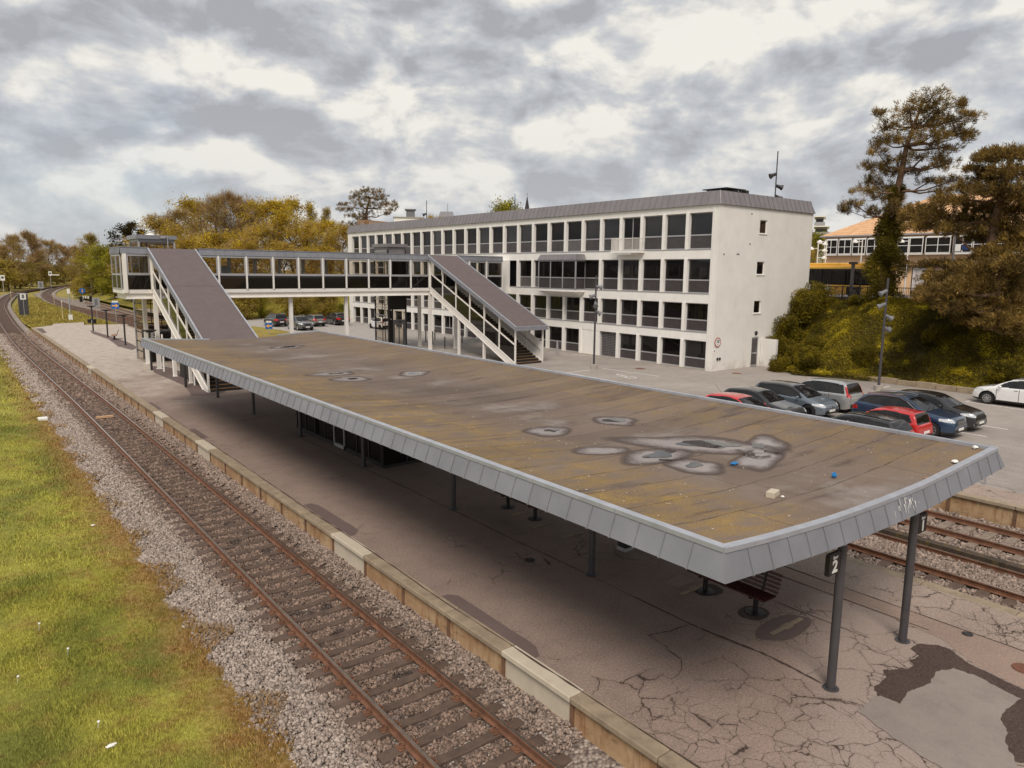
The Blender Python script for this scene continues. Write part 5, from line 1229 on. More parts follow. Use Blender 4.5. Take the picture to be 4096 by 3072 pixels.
def car(kind, col, label, loc, rz=0., lower=None, rim='rim', roofc=None, rails=False, plate_f=True, detail=True, arches=False, group='parked cars', tail=None):
    T = TYPES[kind]; L, W = T['L'], T['W']
    t = thing('parked_car', label, 'car', loc, group, rz)
    step = .028 if detail else .05
    ys = np.unique(np.r_[np.linspace(0, .3, 14), np.arange(.3, L-.3, step), np.linspace(L-.3, L, 14)])
    zrp = np.array(T['zr']); cs = spline(zrp, 400); zr = np.interp(ys, cs[:, 0], cs[:, 1]); zbp = np.array(T['zb']); zb = np.interp(ys, zbp[:, 0], zbp[:, 1])
    zb = np.minimum(zb, zr-.09); H_ = zr.max()
    w = np.full_like(ys, W); f = ys < .75; w[f] *= 1-.26*((.75-ys[f])/.75)**2.3; f = ys > L-.55; w[f] *= 1-.15*((ys[f]-(L-.55))/.55)**2.2
    k = np.clip((zr-zb-.09)/(H_-zb-.09), 0, 1); wt = w*.90*(1-k)+T['wt']*k
    zs = np.full_like(ys, .19); zs = zs+.10*np.clip((.35-ys)/.35, 0, 1)+.14*np.clip((ys-(L-.4))/.4, 0, 1)
    nv = 46; secs = []
    for i in range(len(ys)):
        zm = zs[i]+.55*(zb[i]-zs[i])
        key = [(w[i]*.90, zs[i]), (w[i]*.975, zs[i]+.07), (w[i]*1.0, zm), (w[i]*.985, zb[i]-.05), (w[i]*.955, zb[i]), (wt[i]*1.0, zr[i]-.085*max(k[i], .35)), (wt[i]*.86, zr[i]-.028*max(k[i], .3)), (wt[i]*.45, zr[i]-.006), (0, zr[i])]
        kp = np.array(key); par = np.array([0, .06, .26, .40, .46, .72, .80, .90, 1.0]); s = np.linspace(0, 1, nv)
        secs.append(np.c_[np.interp(s, par, kp[:, 0]), np.interp(s, par, kp[:, 1])])
    secs = np.array(secs); n = len(ys)
    # smooth the section a little so the shoulder is not a hard crease
    for _ in range(2): secs[:, 1:-1] = .5*secs[:, 1:-1]+.25*(secs[:, :-2]+secs[:, 2:])
    V = []; 
    full = np.concatenate([secs*[[[-1, 1]]], secs[:, -2::-1]], 1); m_ = full.shape[1]     # left sill -> roof -> right sill
    verts = np.empty((n, m_, 3)); verts[:, :, 0] = full[:, :, 0]; verts[:, :, 1] = ys[:, None]; verts[:, :, 2] = full[:, :, 1]
    idx = np.arange(n*m_).reshape(n, m_)
    q = np.stack([idx[:-1, :-1], idx[1:, :-1], idx[1:, 1:], idx[:-1, 1:]], -1).reshape(-1, 4)[:, ::-1]
    P = verts.reshape(-1, 3); cen = P[q].mean(1); cx, cy, cz = cen.T; ax = abs(cx)
    vi = np.minimum(np.tile(np.arange(m_-1), n-1), m_-2-np.tile(np.arange(m_-1), n-1)); sv = (vi+.5)/(nv-1)
    zbI, zrI, wtI = np.interp(cy, ys, zb), np.interp(cy, ys, zr), np.interp(cy, ys, wt)
    cls = np.zeros(len(q), int)
    trim = (cz < .33) if lower else (cz < .24)
    cls[trim] = 1
    ra = T['wr']+.05
    for yw in T['wh']:
        d = np.hypot(cy-yw, cz-T['wr']); 
        if arches: cls[(d < ra+.055) & (ax > .5) & (cz < zbI)] = 1
        cls[(d < ra) & (ax > .5) & (cz < zbI)] = 9
    fz = np.clip((cz-zbI)/(H_-zbI-.08), 0, 1); a0_, a1_ = T['a']; c0, c1 = T['c']
    side = (sv > .455) & (sv < .74) & (cz > zbI+.035) & (cz < zrI-.095) & (cy > a0_+(a1_-a0_)*fz) & (cy < c0+(c1-c0)*fz)
    for pp in T['pil']: side &= abs(cy-pp) > .035
    cls[side] = 2
    pill = (sv > .455) & (sv < .74) & (cz > zbI+.03) & (cz < zrI-.09) & (cy > a0_+(a1_-a0_)*fz-.03) & (cy < c0+(c1-c0)*fz+.03) & ~side
    cls[pill] = 1
    top = sv > .735
    cls[top & (cy > T['ws'][0]) & (cy < T['ws'][1]) & (ax < wtI-.045)] = 3
    cls[top & (cy > T['rw'][0]) & (cy < T['rw'][1]) & (ax < wtI-.06)] = 4
    # lamps
    zh = np.interp(.25, ys, zr)
    hl = (cy < .62) & (cz > zh-.19) & (cz < zh-.03) & (cz < zrI-.012) & (ax > .40*W/.9+.25*np.clip(cy-.12, 0, 1)) & (cz > zh-.19+.10*cy)
    cls[hl] = 5
    if tail == 'tall': tlm = (cy > L-.42) & (cz > .88) & (cz < 1.42) & (sv < .80) & (ax > .50) & ((cy > T['c'][1]+.12+ (1.45-cz)*.45))
    else: tlm = (cy > L-.34) & (cz > .80) & (cz < 1.0) & (ax > .42)
    cls[tlm & (cls != 4)] = 6
    # grille and lower intake on the nose, door gaps, plate recess
    cls[(cy < .22) & (cz < .42) & (ax < .62) & (cls == 0)] = 1
    if kind in ('suv', 'cross', 'hatch', 'wagon'): cls[(cy < .10) & (cz > .52) & (cz < zh-.08) & (ax < .40)] = 1
    gaps = [T['a'][0]+.02, T['pil'][0], T['pil'][1] if kind not in ('city',) else 99]
    for g in gaps: cls[(abs(cy-g) < .012) & (cz > .30) & (cz < zbI) & (ax > .6) & (cls == 0)] = 1
    # nose and tail caps
    def cap(i, flip):
        S_ = secs[i]; nu = 14; g = np.empty((nv, nu, 3))
        for j in range(nv): g[j, :, 0] = np.linspace(-S_[j, 0], S_[j, 0], nu); g[j, :, 2] = S_[j, 1]; g[j, :, 1] = ys[i]
        return g.reshape(-1, 3), np.stack([np.arange(nv*nu).reshape(nv, nu)[:-1, :-1], np.arange(nv*nu).reshape(nv, nu)[:-1, 1:], np.arange(nv*nu).reshape(nv, nu)[1:, 1:], np.arange(nv*nu).reshape(nv, nu)[1:, :-1]], -1).reshape(-1, 4)[:, ::(1 if not flip else -1)]
    c0v, c0f = cap(0, False); c1v, c1f = cap(n-1, True)
    def part(name, sel, m2, parent=t, smooth=True):
        f_ = q[sel]
        if not len(f_): return None
        u, inv = np.unique(f_, return_inverse=True); return npmesh(name, P[u], inv.reshape(-1, 4), m2, parent, smooth)
    bod = (cls == 0) | (cls == 1); f_ = q[bod]; mi = (cls[bod] == 1).astype(int)
    fa = np.concatenate([f_, c0f+len(P), c1f+len(P)+len(c0v)]); va = np.concatenate([P, c0v, c1v])
    capmi = np.concatenate([(c0v[c0f].mean(1)[:, 2] < .45).astype(int), np.ones(len(c1f), int)])
    u, inv = np.unique(fa, return_inverse=True); mi_all = np.concatenate([mi, capmi])
    pm = PT[col]; b = npmesh('body', va[u], inv.reshape(-1, 4), [pm, M['trim']]+([PT[roofc]] if roofc else []), t, True)
    if roofc:
        cc = va[fa].mean(1); zrc = np.interp(cc[:, 1], ys, zr); mi_all[(mi_all == 0) & (cc[:, 2] > zrc-.13) & (cc[:, 1] > T['ws'][0]+.1) & (cc[:, 1] < L-.12) & (zrc > 1.25)] = 2
    b.data.polygons.foreach_set('material_index', mi_all.astype(np.int32)); b.data.update()
    part('windscreen', cls == 3, M['carglass']); part('rear_window', cls == 4, M['carglass'])
    for s_ in (-1, 1):
        part('side_window', (cls == 2) & (np.sign(cx) == s_), M['carglass'])
        part('headlight', (cls == 5) & (np.sign(cx) == s_), M['hl']); part('tail_light', (cls == 6) & (np.sign(cx) == s_), M['tl'])
    mb = MB(); mb.box(-W*.86, .25, .22, W*.86, L-.25, .62); mb.box(-W*.6, 1.0, .6, W*.6, L-.5, .86); mb.build('underbody', M['black'], t, local=True)
    for x0_ in (-.36, .36):
        mb = MB()
        for y0_ in (T['pil'][0]-.1, T['pil'][1]-.15): mb.box(x0_-.24, y0_-.05, .6, x0_+.24, y0_+.08, zb.max()+.12); mb.box(x0_-.13, y0_-.03, zb.max()+.12, x0_+.13, y0_+.06, zb.max()+.26)
        mb.build('seat', M['trim'], t, local=True)
    r = T['wr']
    for yw in T['wh']:
        for s_ in (-1, 1):
            xo = s_*(W-.02); mb = MB(); pr = [(r*.64, -.10), (r*.93, -.105), (r, -.07), (r, .07), (r*.93, .105), (r*.64, .10)]
            mb.lathe([(a, s_*b_) for a, b_ in pr], 26, (0, 0, 0), 'x'); wh = mb.build('wheel', M['tyre'], t, smooth=False, local=True); wh.location = (xo-s_*.10, yw, r)
            rb = MB(); rb.lathe([(0, s_*.075), (r*.16, s_*.085), (r*.18, s_*.06)], 14, (0, 0, 0), 'x'); rb.lathe([(r*.56, s_*.06), (r*.60, s_*.105), (r*.66, s_*.10), (r*.66, s_*.0)], 26, (0, 0, 0), 'x')
            ns = 5 if rim == 'rimd' else 9
            for j in range(ns):
                an = 2*PI*j/ns+.3; rb.beam((s_*.07, r*.12*math.cos(an), r*.12*math.sin(an)), (s_*.088, r*.6*math.cos(an), r*.6*math.sin(an)), r*.15, .025, (1, 0, 0))
            rb.build('rim', M[rim], wh, local=True); MB().lathe([(0, s_*.03), (r*.6, s_*.03)], 20, (0, 0, 0), 'x').build('brake_disc', M['rimd'], wh, local=True)
    for s_ in (-1, 1):
        ym_ = T['a'][0]+.22; zz = float(np.interp(ym_, ys, zb))+.06; o = MB(); g = []
        for i_ in range(6):
            ph = PI*i_/5; g.append([(s_*(W+.10)+.105*math.sin(ph)*math.cos(2*PI*j/10), ym_+.06*math.sin(ph)*math.sin(2*PI*j/10), zz+.03+.065*-math.cos(ph)) for j in range(11)])
        o.grid(g[::-1]); o.beam((s_*(W-.06), ym_, zz-.02), (s_*(W+.05), ym_, zz), .05, .04); o.build('mirror', pm if col != 'grey' else M['trim'], t, smooth=True, local=True)
        for yh in (T['pil'][0]-.16, T['pil'][1]-.14):
            if kind == 'city' and yh > 2.3: continue
            zz2 = float(np.interp(yh, ys, zb))-.10; MB().box(s_*(W*.985)-.018, yh-.09, zz2-.014, s_*(W*.985)+.018, yh+.09, zz2+.014).build('door_handle', M['chrome'] if col == 'silver' else M['trim'], t, local=True, bevel=.008)
    for yp, s_ in ((-.012, -1), (L+.012, 1)):
        if s_ == 1: zp = .62
        else: zp = .44
        MB().box(-.26, yp-.008, zp-.055, .26, yp+.008, zp+.055).build('number_plate', M['signwhite'], t, local=True)
    if rails:
        for s_ in (-1, 1):
            mb = MB(); pts = [(s_*(T['wt']-.05), y_, float(np.interp(y_, ys, zr))+.025) for y_ in np.linspace(T['ws'][1]+.1, T['rw'][0]-.05, 9)]
            for a, b_ in zip(pts[:-1], pts[1:]): mb.beam(a, b_, .035, .035)
            mb.build('roof_rail', M['chrome'] if rails == 1 else M['trim'], t, local=True)
    # wipers
    mb = MB(); y0_ = T['ws'][0]+.03
    for x0_, x1_ in ((-.55, .0), (.02, .5)): mb.beam((x0_, y0_, float(np.interp(y0_, ys, zr))+.015), (x1_, y0_+.12, float(np.interp(y0_+.12, ys, zr))+.015), .018, .014)
    mb.build('wiper', M['trim'], t, local=True)
    return t
g1 = 'cars parked in the station car park'
c = car('id', 'greyblue', 'grey blue hatchback with a black roof beside the silver people carrier', (34.6, 18.12, 0), 0, rim='rimd', roofc='black', group=g1)
o = MB(); o.lathe([(.055, -.012), (.075, -.012), (.075, .0), (.055, 0)], 24, (0, -.0, 0), 'y')
for a, b in (((-.055, .045), (-.02, -.055)), ((-.02, -.055), (0, .0)), ((0, .0), (.02, -.055)), ((.02, -.055), (.055, .045)), ((-.025, .06), (0, .012)), ((0, .012), (.025, .06))): o.beam((a[0], -.006, a[1]), (b[0], -.006, b[1]), .011, .011, (0, 1, 0))
bdg = o.build('badge', M['chrome'], c, local=True); bdg.location = (0, .01, .64)
car('hatch', 'black', 'glossy black hatchback between the red car and the grey blue one', (31.95, 18.3, 0), 0, rim='rimd', group=g1)
c = car('hatch', 'red', 'red car with a thin roof aerial, half hidden behind the canopy roof', (29.5, 17.7, 0), 0, group=g1)
MB().tube((0, 3.35, 1.42), (.0, 3.75, 1.78), .006, n=5).build('aerial', M['trim'], c, local=True)
car('mpv', 'silver', 'silver people carrier with tall red tail lights, seen from behind', (37.2, 22.6, 0), PI, rim='rim', tail='tall', group=g1)
c = car('suv', 'blue', 'dark blue sport utility car with silver window trim in the front row', (35.15, 12.45, 0), 0, lower=True, rails=1, group=g1)
mb = MB()
for s_ in (-1, 1):
    pts = [(s_*.955, 1.50, 1.10), (s_*.80, 2.05, 1.45), (s_*.70, 2.45, 1.585), (s_*.69, 3.2, 1.60), (s_*.72, 3.8, 1.52), (s_*.86, 4.22, 1.26)]
    for a, b in zip(pts[:-1], pts[1:]): mb.beam(a, b, .03, .03)
mb.build('window_trim', M['chrome'], c, local=True)
mb = MB()
for z in (.62, .68, .74, .80): mb.box(-.42, -.02, z-.012, .42, .015, z+.012)
mb.build('grille_bars', M['chrome'], c, local=True)
for s_ in (-1, 1): MB().box(s_*.62-.05, .06, .36, s_*.62+.05, .11, .54).build('fog_light', M['signwhite'], c, local=True)
c = car('cross', 'black', 'black small crossover at the right end of the front row', (37.6, 12.5, 0), 0, group=g1, arches=True)
for s_ in (-1, 1):
    o = MB(); pts = [(s_*.40, -.01, .33), (s_*.66, .05, .33), (s_*.70, .08, .40), (s_*.66, .05, .47), (s_*.42, -.0, .46), (s_*.40, -.01, .33)]
    for a, b in zip(pts[:-1], pts[1:]): o.beam(a, b, .025, .025)
    o.build('fog_light_frame', M['chrome'], c, local=True)
car('city', 'red', 'small red city car seen from behind, beside the dark blue car', (32.3, 16.3, 0), PI, group=g1)
car('wagon', 'darkgrey', 'dark grey car nearest the canopy edge, mostly hidden in the front row', (29.75, 17.0, 0), PI, rails=2, group=g1)
car('cross', 'white', 'white crossover with dark wheel arches by the shrub bank at the right edge', (47.05, 16.05, 0), PI, lower=True, arches=True, rails=2, group=g1)
g2 = 'cars parked beyond the footbridge'
car('suv', 'grey', 'grey sport utility car facing the camera beyond the footbridge', (33.45, 81.7, 0), 0, rails=1, detail=False, group=g2)
car('mpv', 'darkgrey', 'dark people carrier with silver roof bars, farthest left beyond the footbridge', (33.0, 93.2, 0), PI, rails=1, detail=False, group=g2)
car('wagon', 'warmgrey', 'light grey estate car seen from behind beyond the footbridge', (37.15, 91.3, 0), PI, rails=1, detail=False, group=g2)
car('suv', 'black', 'black car with a sloping tail parked next to the far end of the white building', (40.55, 91.7, 0), PI, detail=False, group=g2)
car('city', 'white', 'white small car by the white facade, half behind the right lift', (42.2, 82.0, 0), PI, rim='rimd', detail=False, group=g2)
# ------------------------------------------------------------------ bank and high ground on the right
TOE = [(49.7, -90), (49.7, 21), (48.4, 25.5), (47.3, 28.0), (48.7, 29.6), (50.5, 30.1), (50.55, 33), (50.8, 40), (57.2, 60), (57.2, 93.6), (50, 96), (44, 97.5), (38.5, 101.5), (35, 107), (31, 120), (29.2, 142), (29.0, 175), (27.6, 215), (31, 250), (40, 288), (58, 330), (100, 370), (170, 400)]
HILL = TOE+[(700, 500), (700, -90)]
def seg_dist(x, y, pts):
    d = np.full(x.shape, 1e9)
    for (x0, y0), (x1, y1) in zip(pts[:-1], pts[1:]):
        vx, vy = x1-x0, y1-y0; t = np.clip(((x-x0)*vx+(y-y0)*vy)/(vx*vx+vy*vy), 0, 1); d = np.minimum(d, np.hypot(x-x0-t*vx, y-y0-t*vy))
    return d
def terr(x, y):
    x = np.asarray(x, float); y = np.asarray(y, float); d = seg_dist(x, y, TOE)*np.where(inpoly(x, y, HILL), 1, -1)
    wdt = np.where(y < 60, 7.6, 13.0); t = np.clip(d/wdt, 0, 1); h = 5.15*(t*t*(3-2*t))**.85
    h = np.where((y > 34) & (x > 56.9) & (y < 93), np.where(d > 0, 5.15, -.4), h); h = np.where((y > 33) & (x < 56.9) & (y < 93), -.4, h)
    base = np.where(y > 100, -.3*np.clip((y-100)/40, 0, 1), 0)
    return np.where(d > 0, h+base*(1-t), -.4)
gx = np.arange(26, 230, 1.1); gy = np.r_[np.arange(-60, 60, .9), np.arange(60, 420, 1.8)]
GX, GY = np.meshgrid(gx, gy, indexing='ij'); GZ = terr(GX.ravel(), GY.ravel()).reshape(GX.shape)
lump = .10*np.sin(GX*1.3+GY*.7)+.08*np.sin(GY*1.9-GX*.6); slope_ = (GZ > .3) & (GZ < 5.0); GZ = GZ+lump*slope_
ids = np.arange(GX.size).reshape(GX.shape); F_ = np.stack([ids[:-1, :-1], ids[1:, :-1], ids[1:, 1:], ids[:-1, 1:]], -1).reshape(-1, 4)
Vt = np.c_[GX.ravel(), GY.ravel(), GZ.ravel()]; keep = (Vt[F_][:, :, 2] > -.35).any(1)
def bankmat():
    mt, t, p = newmat('bank_soil_and_grass'); q = NT(t); P = q.pos(); X, Y, Zz = q.sep(P); n = q.noise(P, .8, 5, .6); n2 = q.noise(P, 6, 5, .7)
    c = q.mix(q.rng(n, .35, .65), (.20, .17, .022), (.38, .32, .032)); c = q.mix(q.rng(n2, .4, .7, 0, .6), c, (.06, .04, .012))
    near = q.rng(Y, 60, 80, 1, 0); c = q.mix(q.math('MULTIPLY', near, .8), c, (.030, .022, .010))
    q.l(c, p.inputs['Base Color']); p.inputs['Roughness'].default_value = .9; q.l(q.bump(q.noise(P, 9, 6, .7), .9, .15), p.inputs['Normal']); return mt
tag(npmesh('hillside', Vt, F_[keep], bankmat(), smooth=True), kind='structure')
sheet('street', [(58.0, -20), (79.5, -20), (79.5, 140), (58.0, 140)], 5.17, M['street'])
sheet('pavement', [(57.5, -20), (60.2, -20), (60.2, 33), (57.5, 33)], 5.176, M['conc'])
kw = thing('kerb_wall', 'low weathered stone kerb wall along the foot of the shrub bank', 'wall', (49.5, 10, 0)); mb = MB()
for y in np.arange(-12, 24.5, 1.2): mb.box(49.35, y+.01, 0, 49.72, y+1.19, .34+.03*math.sin(y*3))
mb.build('blocks', M['copingstone'], kw, bevel=.02)

# ------------------------------------------------------------------ leaves
def leafquads(C, size, up=.3, aspect=.55, n_rng=rng):
    """one folded leaf-like quad per centre"""
    n = len(C); a = n_rng.normal(size=(n, 3)); a[:, 2] = a[:, 2]*.6; a /= np.linalg.norm(a, axis=1)[:, None]
    nrm = n_rng.normal(size=(n, 3)); nrm[:, 2] += up*4; b = np.cross(a, nrm); b /= np.linalg.norm(b, axis=1)[:, None]+1e-9
    s = (size*n_rng.uniform(.6, 1.4, n))[:, None]; a = a*s*.5; b = b*s*.5*aspect
    V = np.stack([C-a, C+b*.9-a*.1, C+a, C-b*.9+a*.1], 1)
    return V.reshape(-1, 3), np.arange(4*n).reshape(n, 4)
def fibres(Pt, D, ln, w):
    """thin twigs or needles from points along directions"""
    n = len(Pt); D = D/np.linalg.norm(D, axis=1)[:, None]; r = rng.normal(size=(n, 3)); s = np.cross(D, r); s /= np.linalg.norm(s, axis=1)[:, None]
    L_ = (ln*rng.uniform(.6, 1.3, n))[:, None]; w_ = (w*rng.uniform(.7, 1.3, n))[:, None]
    V = np.stack([Pt-s*w_*.5, Pt+s*w_*.5, Pt+D*L_*.6+s*w_*.42, Pt+D*L_+0*s], 1); return V.reshape(-1, 3), np.arange(4*n).reshape(n, 4)
LM = dict(
    cover=leafmat('ground_cover_leaves', (.10, .078, .010), (.42, .335, .03), (.64, .52, .04), .30),
    ivy=leafmat('ivy_leaves', (.095, .078, .010), (.25, .20, .020), None, .6),
    shrub=leafmat('shrub_leaves', (.085, .070, .010), (.25, .195, .018), (.36, .28, .02), .6),
    gold=leafmat('spring_gold_leaves', (.40, .275, .028), (.62, .44, .040), (.74, .58, .05), .22),
    olive=leafmat('olive_leaves', (.30, .23, .04), (.50, .39, .06), None, .25),
    green=leafmat('fresh_green_leaves', (.17, .165, .02), (.40, .36, .035), (.58, .50, .045), .3),
    brown=leafmat('bud_brown_twigs', (.26, .165, .075), (.42, .28, .13), None, .3, .1),
    dark=leafmat('dark_evergreen', (.030, .024, .008), (.075, .055, .012), None, .5),
    pine=leafmat('pine_needles', (.085, .056, .016), (.25, .16, .042), (.40, .26, .062), .5, .15),  # brightest tone paints the lit look of the needle tips
    bark=mat('bark', (.085, .055, .038), .9, var=.35, scale=6, bump=.6, bscale=25), barkl=mat('pine_bark', (.13, .075, .045), .9, var=.35, scale=6, bump=.6, bscale=25))
# ivy-like ground cover over the near bank
n = 300000; x = rng.uniform(46.5, 58.2, n); y = rng.uniform(-6, 33.3, n); z = terr(x, y); k = (z > .02); x, y, z = x[k], y[k], z[k]
hump = .40+.40*np.sin(x*1.1+np.sin(y*.8)*1.5)*np.sin(y*.9+1)+.15*np.sin(x*2.7+y*2.1)
z = z+np.clip(hump, .05, 1.2)*np.clip((57.6-x)/2.5, .2, 1)*rng.random(len(x))**.5*np.clip(z/.6, .5, 1)+.04
V, F = leafquads(np.c_[x, y, z], .125); tag(npmesh('ground_cover', V, F, LM['cover']), kind='stuff')
def shrub_mesh(r, h, nl, size, m_, name='shrub', sd=0):
    g = np.random.default_rng(sd); t = thing(name, 'x', 'shrub'); nb = 9
    cc = np.c_[g.uniform(-.55, .55, (nb, 2))*r, g.uniform(.2, .75, nb)*h]; rr = g.uniform(.32, .55, nb)*r
    i = g.integers(0, nb, nl); d = g.normal(size=(nl, 3)); d /= np.linalg.norm(d, axis=1)[:, None]; rad = g.random(nl)**.35
    C = cc[i]+d*(rr[i]*rad)[:, None]*[[1, 1, .85*h/r]]; C[:, 2] = np.maximum(C[:, 2], .03)
    V, F = leafquads(C, size); npmesh('foliage', V, F, m_, t); mb = MB()
    for j in range(6): mb.tube((0, 0, 0), tuple(cc[j]), .035, .012, 5)
    mb.build('stems', LM['bark'], t, local=True); return t
sh = shrub_mesh(1.4, 1.8, 11000, .115, LM['shrub'], sd=3)
spots = [(48.9, 29.95, .85, 'round olive shrub spilling over the foot of the white retaining wall'), (51.6, 31.2, .95, 'shrub growing over the top of the low retaining wall by the end door'), (48.6, 27.6, .9, 'lowest shrub, bulging towards the silver people carrier'),
         (51.6, 32.0, 1.05, 'shrub growing against the lower end wall above the retaining wall'), (53.2, 31.9, 1.2, 'shrub against the end wall level with the lowest end window'), (54.9, 31.8, 1.35, 'feathery shrub against the end wall half way up the bank'), (56.0, 31.7, 1.2, 'shrub at the top of the bank where the end wall meets the bus'),
         (50.6, 29.6, .95, 'dark green shrub hiding the near end of the low retaining wall'), (51.2, 28.5, .9, 'bright shrub in the middle of the bank, left of the mast'), (56.8, 28.6, .42, 'shrub in front of the railing below the bus'), (50.6, 24.5, .75, 'low shrub on the bank behind the silver people carrier'), (53, 21, .85, 'yellowish shrub on the bank just right of the mast'), (51, 16, .8, 'shrub above the kerb wall near the white crossover'), (54.5, 14, 1.1, 'dark shrub under the spreading pine')]
for i, (x, y, s_, lb) in enumerate(spots):
    z = float(terr(x, y)); a = dict(label=lb, loc=(x, y, z-.05), rz=i*1.3, sc=s_, group='shrubs on the bank')
    if i == 0: sh.location = a['loc']; sh.scale = (s_,)*3; sh['label'] = lb; sh['group'] = a['group']
    else: dup(sh, **a)

# ------------------------------------------------------------------ trees: skeleton of limbs, then leaves or twigs
def grow(sd, H, r0, start=.25, spread=.32, nprim=16, up=.55, fork=0, nsec=7, droop=0., top=1.):
    g = np.random.default_rng(sd); mb = MB(); tips = []; tdir = []
    tr = [np.zeros(3)]
    for i in range(1, 9): tr.append(np.array([g.normal(0, .012*H)*i**.5, g.normal(0, .012*H)*i**.5, H*.92*i/8]))
    rad = lambda t: r0*(1-t)**.85+.02
    for i in range(8): mb.tube(tr[i], tr[i+1], rad(i/8), rad((i+1)/8), 7, False)
    def at(t): i = min(int(t*8), 7); return tr[i]+(tr[i+1]-tr[i])*(t*8-i)
    for k in range(nprim):
        t = start+(1-start)*(k+.5)/nprim; p = at(t); az = k*2.4+g.normal(0, .3); hh = (t-start)/(1-start)
        L_ = H*spread*(math.sin(PI*min(.12+hh*.86, 1))**.7)*g.uniform(.75, 1.15)*top; el = up*(.35+.95*hh)+g.normal(0, .08)
        d = np.array([math.cos(az)*math.cos(el), math.sin(az)*math.cos(el), math.sin(el)]); pts = [p]; dd = d.copy()
        for s in range(5):
            dd = dd+np.array([g.normal(0, .14), g.normal(0, .14), .10-droop*.2+g.normal(0, .08)]); dd /= np.linalg.norm(dd); pts.append(pts[-1]+dd*L_/5)
        rp = max(rad(t)*.5, .02)
        for s in range(5): mb.tube(pts[s], pts[s+1], rp*(1-s/5.5), rp*(1-(s+1)/5.5), 5, False)
        for m2 in range(nsec):
            f = g.uniform(.25, 1); i = min(int(f*5), 4); q0 = pts[i]+(pts[i+1]-pts[i])*(f*5-i); L2 = L_*g.uniform(.28, .5)
            d2 = dd*.5+g.normal(0, .55, 3)+[0, 0, .30-droop]; d2 /= np.linalg.norm(d2); q1 = q0+d2*L2*.5; d3 = d2+g.normal(0, .3, 3)+[0, 0, .1-droop*.5]; q2 = q1+d3/np.linalg.norm(d3)*L2*.5
            mb.tube(q0, q1, rp*.32, rp*.2, 4, False); mb.tube(q1, q2, rp*.2, .008, 3, False)
            for u_ in (q1, (q1+q2)/2, q2): tips.append(u_); tdir.append(d3)
    return mb, np.array(tips), np.array(tdir)
def make_tree(name, sd, H, r0, m_, nleaf, lsize, sig, bark, twigs=0, tl=.9, tw=.03, twm=None, **kw):
    t = thing(name, 'x', 'tree'); mb, tips, td = grow(sd, H, r0, **kw); mb.build('trunk', bark, t, local=True)
    VV, FF = [], []; o = 0; fm = []
    if nleaf:
        i = rng.integers(0, len(tips), nleaf); C = tips[i]+rng.normal(0, sig, (nleaf, 3))*[1, 1, .8]; V, F = leafquads(C, lsize); VV.append(V); FF.append(F+o); o += len(V); fm += [0]*len(F)
    if twigs:
        i = rng.integers(0, len(tips), twigs); Pt = tips[i]+rng.normal(0, sig*.6, (twigs, 3)); D = td[i]+rng.normal(0, .55, (twigs, 3))+[0, 0, .25]; V, F = fibres(Pt, D, tl, tw); VV.append(V); FF.append(F+o); fm += [1]*len(F)
    c = npmesh('crown', np.concatenate(VV), np.concatenate(FF), [m_, twm or m_], t); c.data.polygons.foreach_set('material_index', np.array(fm, np.int32)); c.data.update(); t['h0'] = float(H); return t
TR = dict(
    bare=make_tree('bare_tree', 11, 18, .32, LM['olive'], 900, .32, .5, LM['bark'], 9000, 1.3, .05, LM['brown'], start=.22, spread=.30, nprim=20, up=.85, nsec=8),
    bare2=make_tree('bare_tree', 12, 18, .30, LM['olive'], 2600, .34, .6, LM['bark'], 7000, 1.2, .05, LM['brown'], start=.15, spread=.33, nprim=22, up=.7, nsec=8),
    gold=make_tree('leafy_tree', 13, 15, .28, LM['gold'], 9500, .34, .55, LM['bark'], 1500, .8, .04, LM['brown'], start=.14, spread=.34, nprim=20, up=.55, nsec=8),
    gold2=make_tree('leafy_tree', 14, 15, .26, LM['gold'], 7000, .32, .5, LM['bark'], 3500, .9, .04, LM['brown'], start=.10, spread=.38, nprim=22, up=.6, nsec=8),
    green=make_tree('leafy_tree', 15, 12, .25, LM['green'], 12000, .34, .6, LM['bark'], 0, start=.04, spread=.38, nprim=22, up=.4, nsec=8),
    birch=make_tree('birch_tree', 16, 16, .18, LM['olive'], 9000, .26, .40, mat('birch_bark', (.45, .42, .38), .8, var=.4, scale=8), 2500, 1.0, .03, LM['brown'], start=.05, spread=.17, nprim=30, up=.75, nsec=7, droop=.45),
    under=make_tree('bush', 17, 5, .08, LM['olive'], 5200, .30, .5, LM['bark'], 1500, .8, .035, LM['brown'], start=.03, spread=.55, nprim=14, up=.4, nsec=7),
    conif=make_tree('conifer_tree', 18, 14, .2, LM['dark'], 6000, .34, .30, LM['bark'], 2500, .7, .05, LM['dark'], start=.10, spread=.22, nprim=30, up=-.05, nsec=5, top=1.0))
first_use = {}
def put(kind, x, y, h, label, group, z=None, rz=None, wide=1.):
    s_ = h/TR[kind]['h0']; z = float(terr(x, y)) if z is None else z; z = max(z, -.9)-.1
    rz = rng.uniform(0, 6) if rz is None else rz
    if kind not in first_use:
        o = TR[kind]; o.location = (x, y, z); o.rotation_euler = (0, 0, rz); o.scale = (s_*wide, s_*wide, s_); o['label'] = label; o['group'] = group; first_use[kind] = o
    else: o = dup(TR[kind], label, (x, y, z), rz, group, (s_*wide, s_*wide, s_))
    return o
def put_px(kind, u, vtop, dist, label, group, wide=1.):
    p = unproj(u, vtop, dist); z = float(terr(p.x, p.y)); z = z if z > 0 else -.7
    return put(kind, p.x, p.y, p.z-z, label, group, z, None, wide)
wood = 'trees of the wood beyond the railway curve'
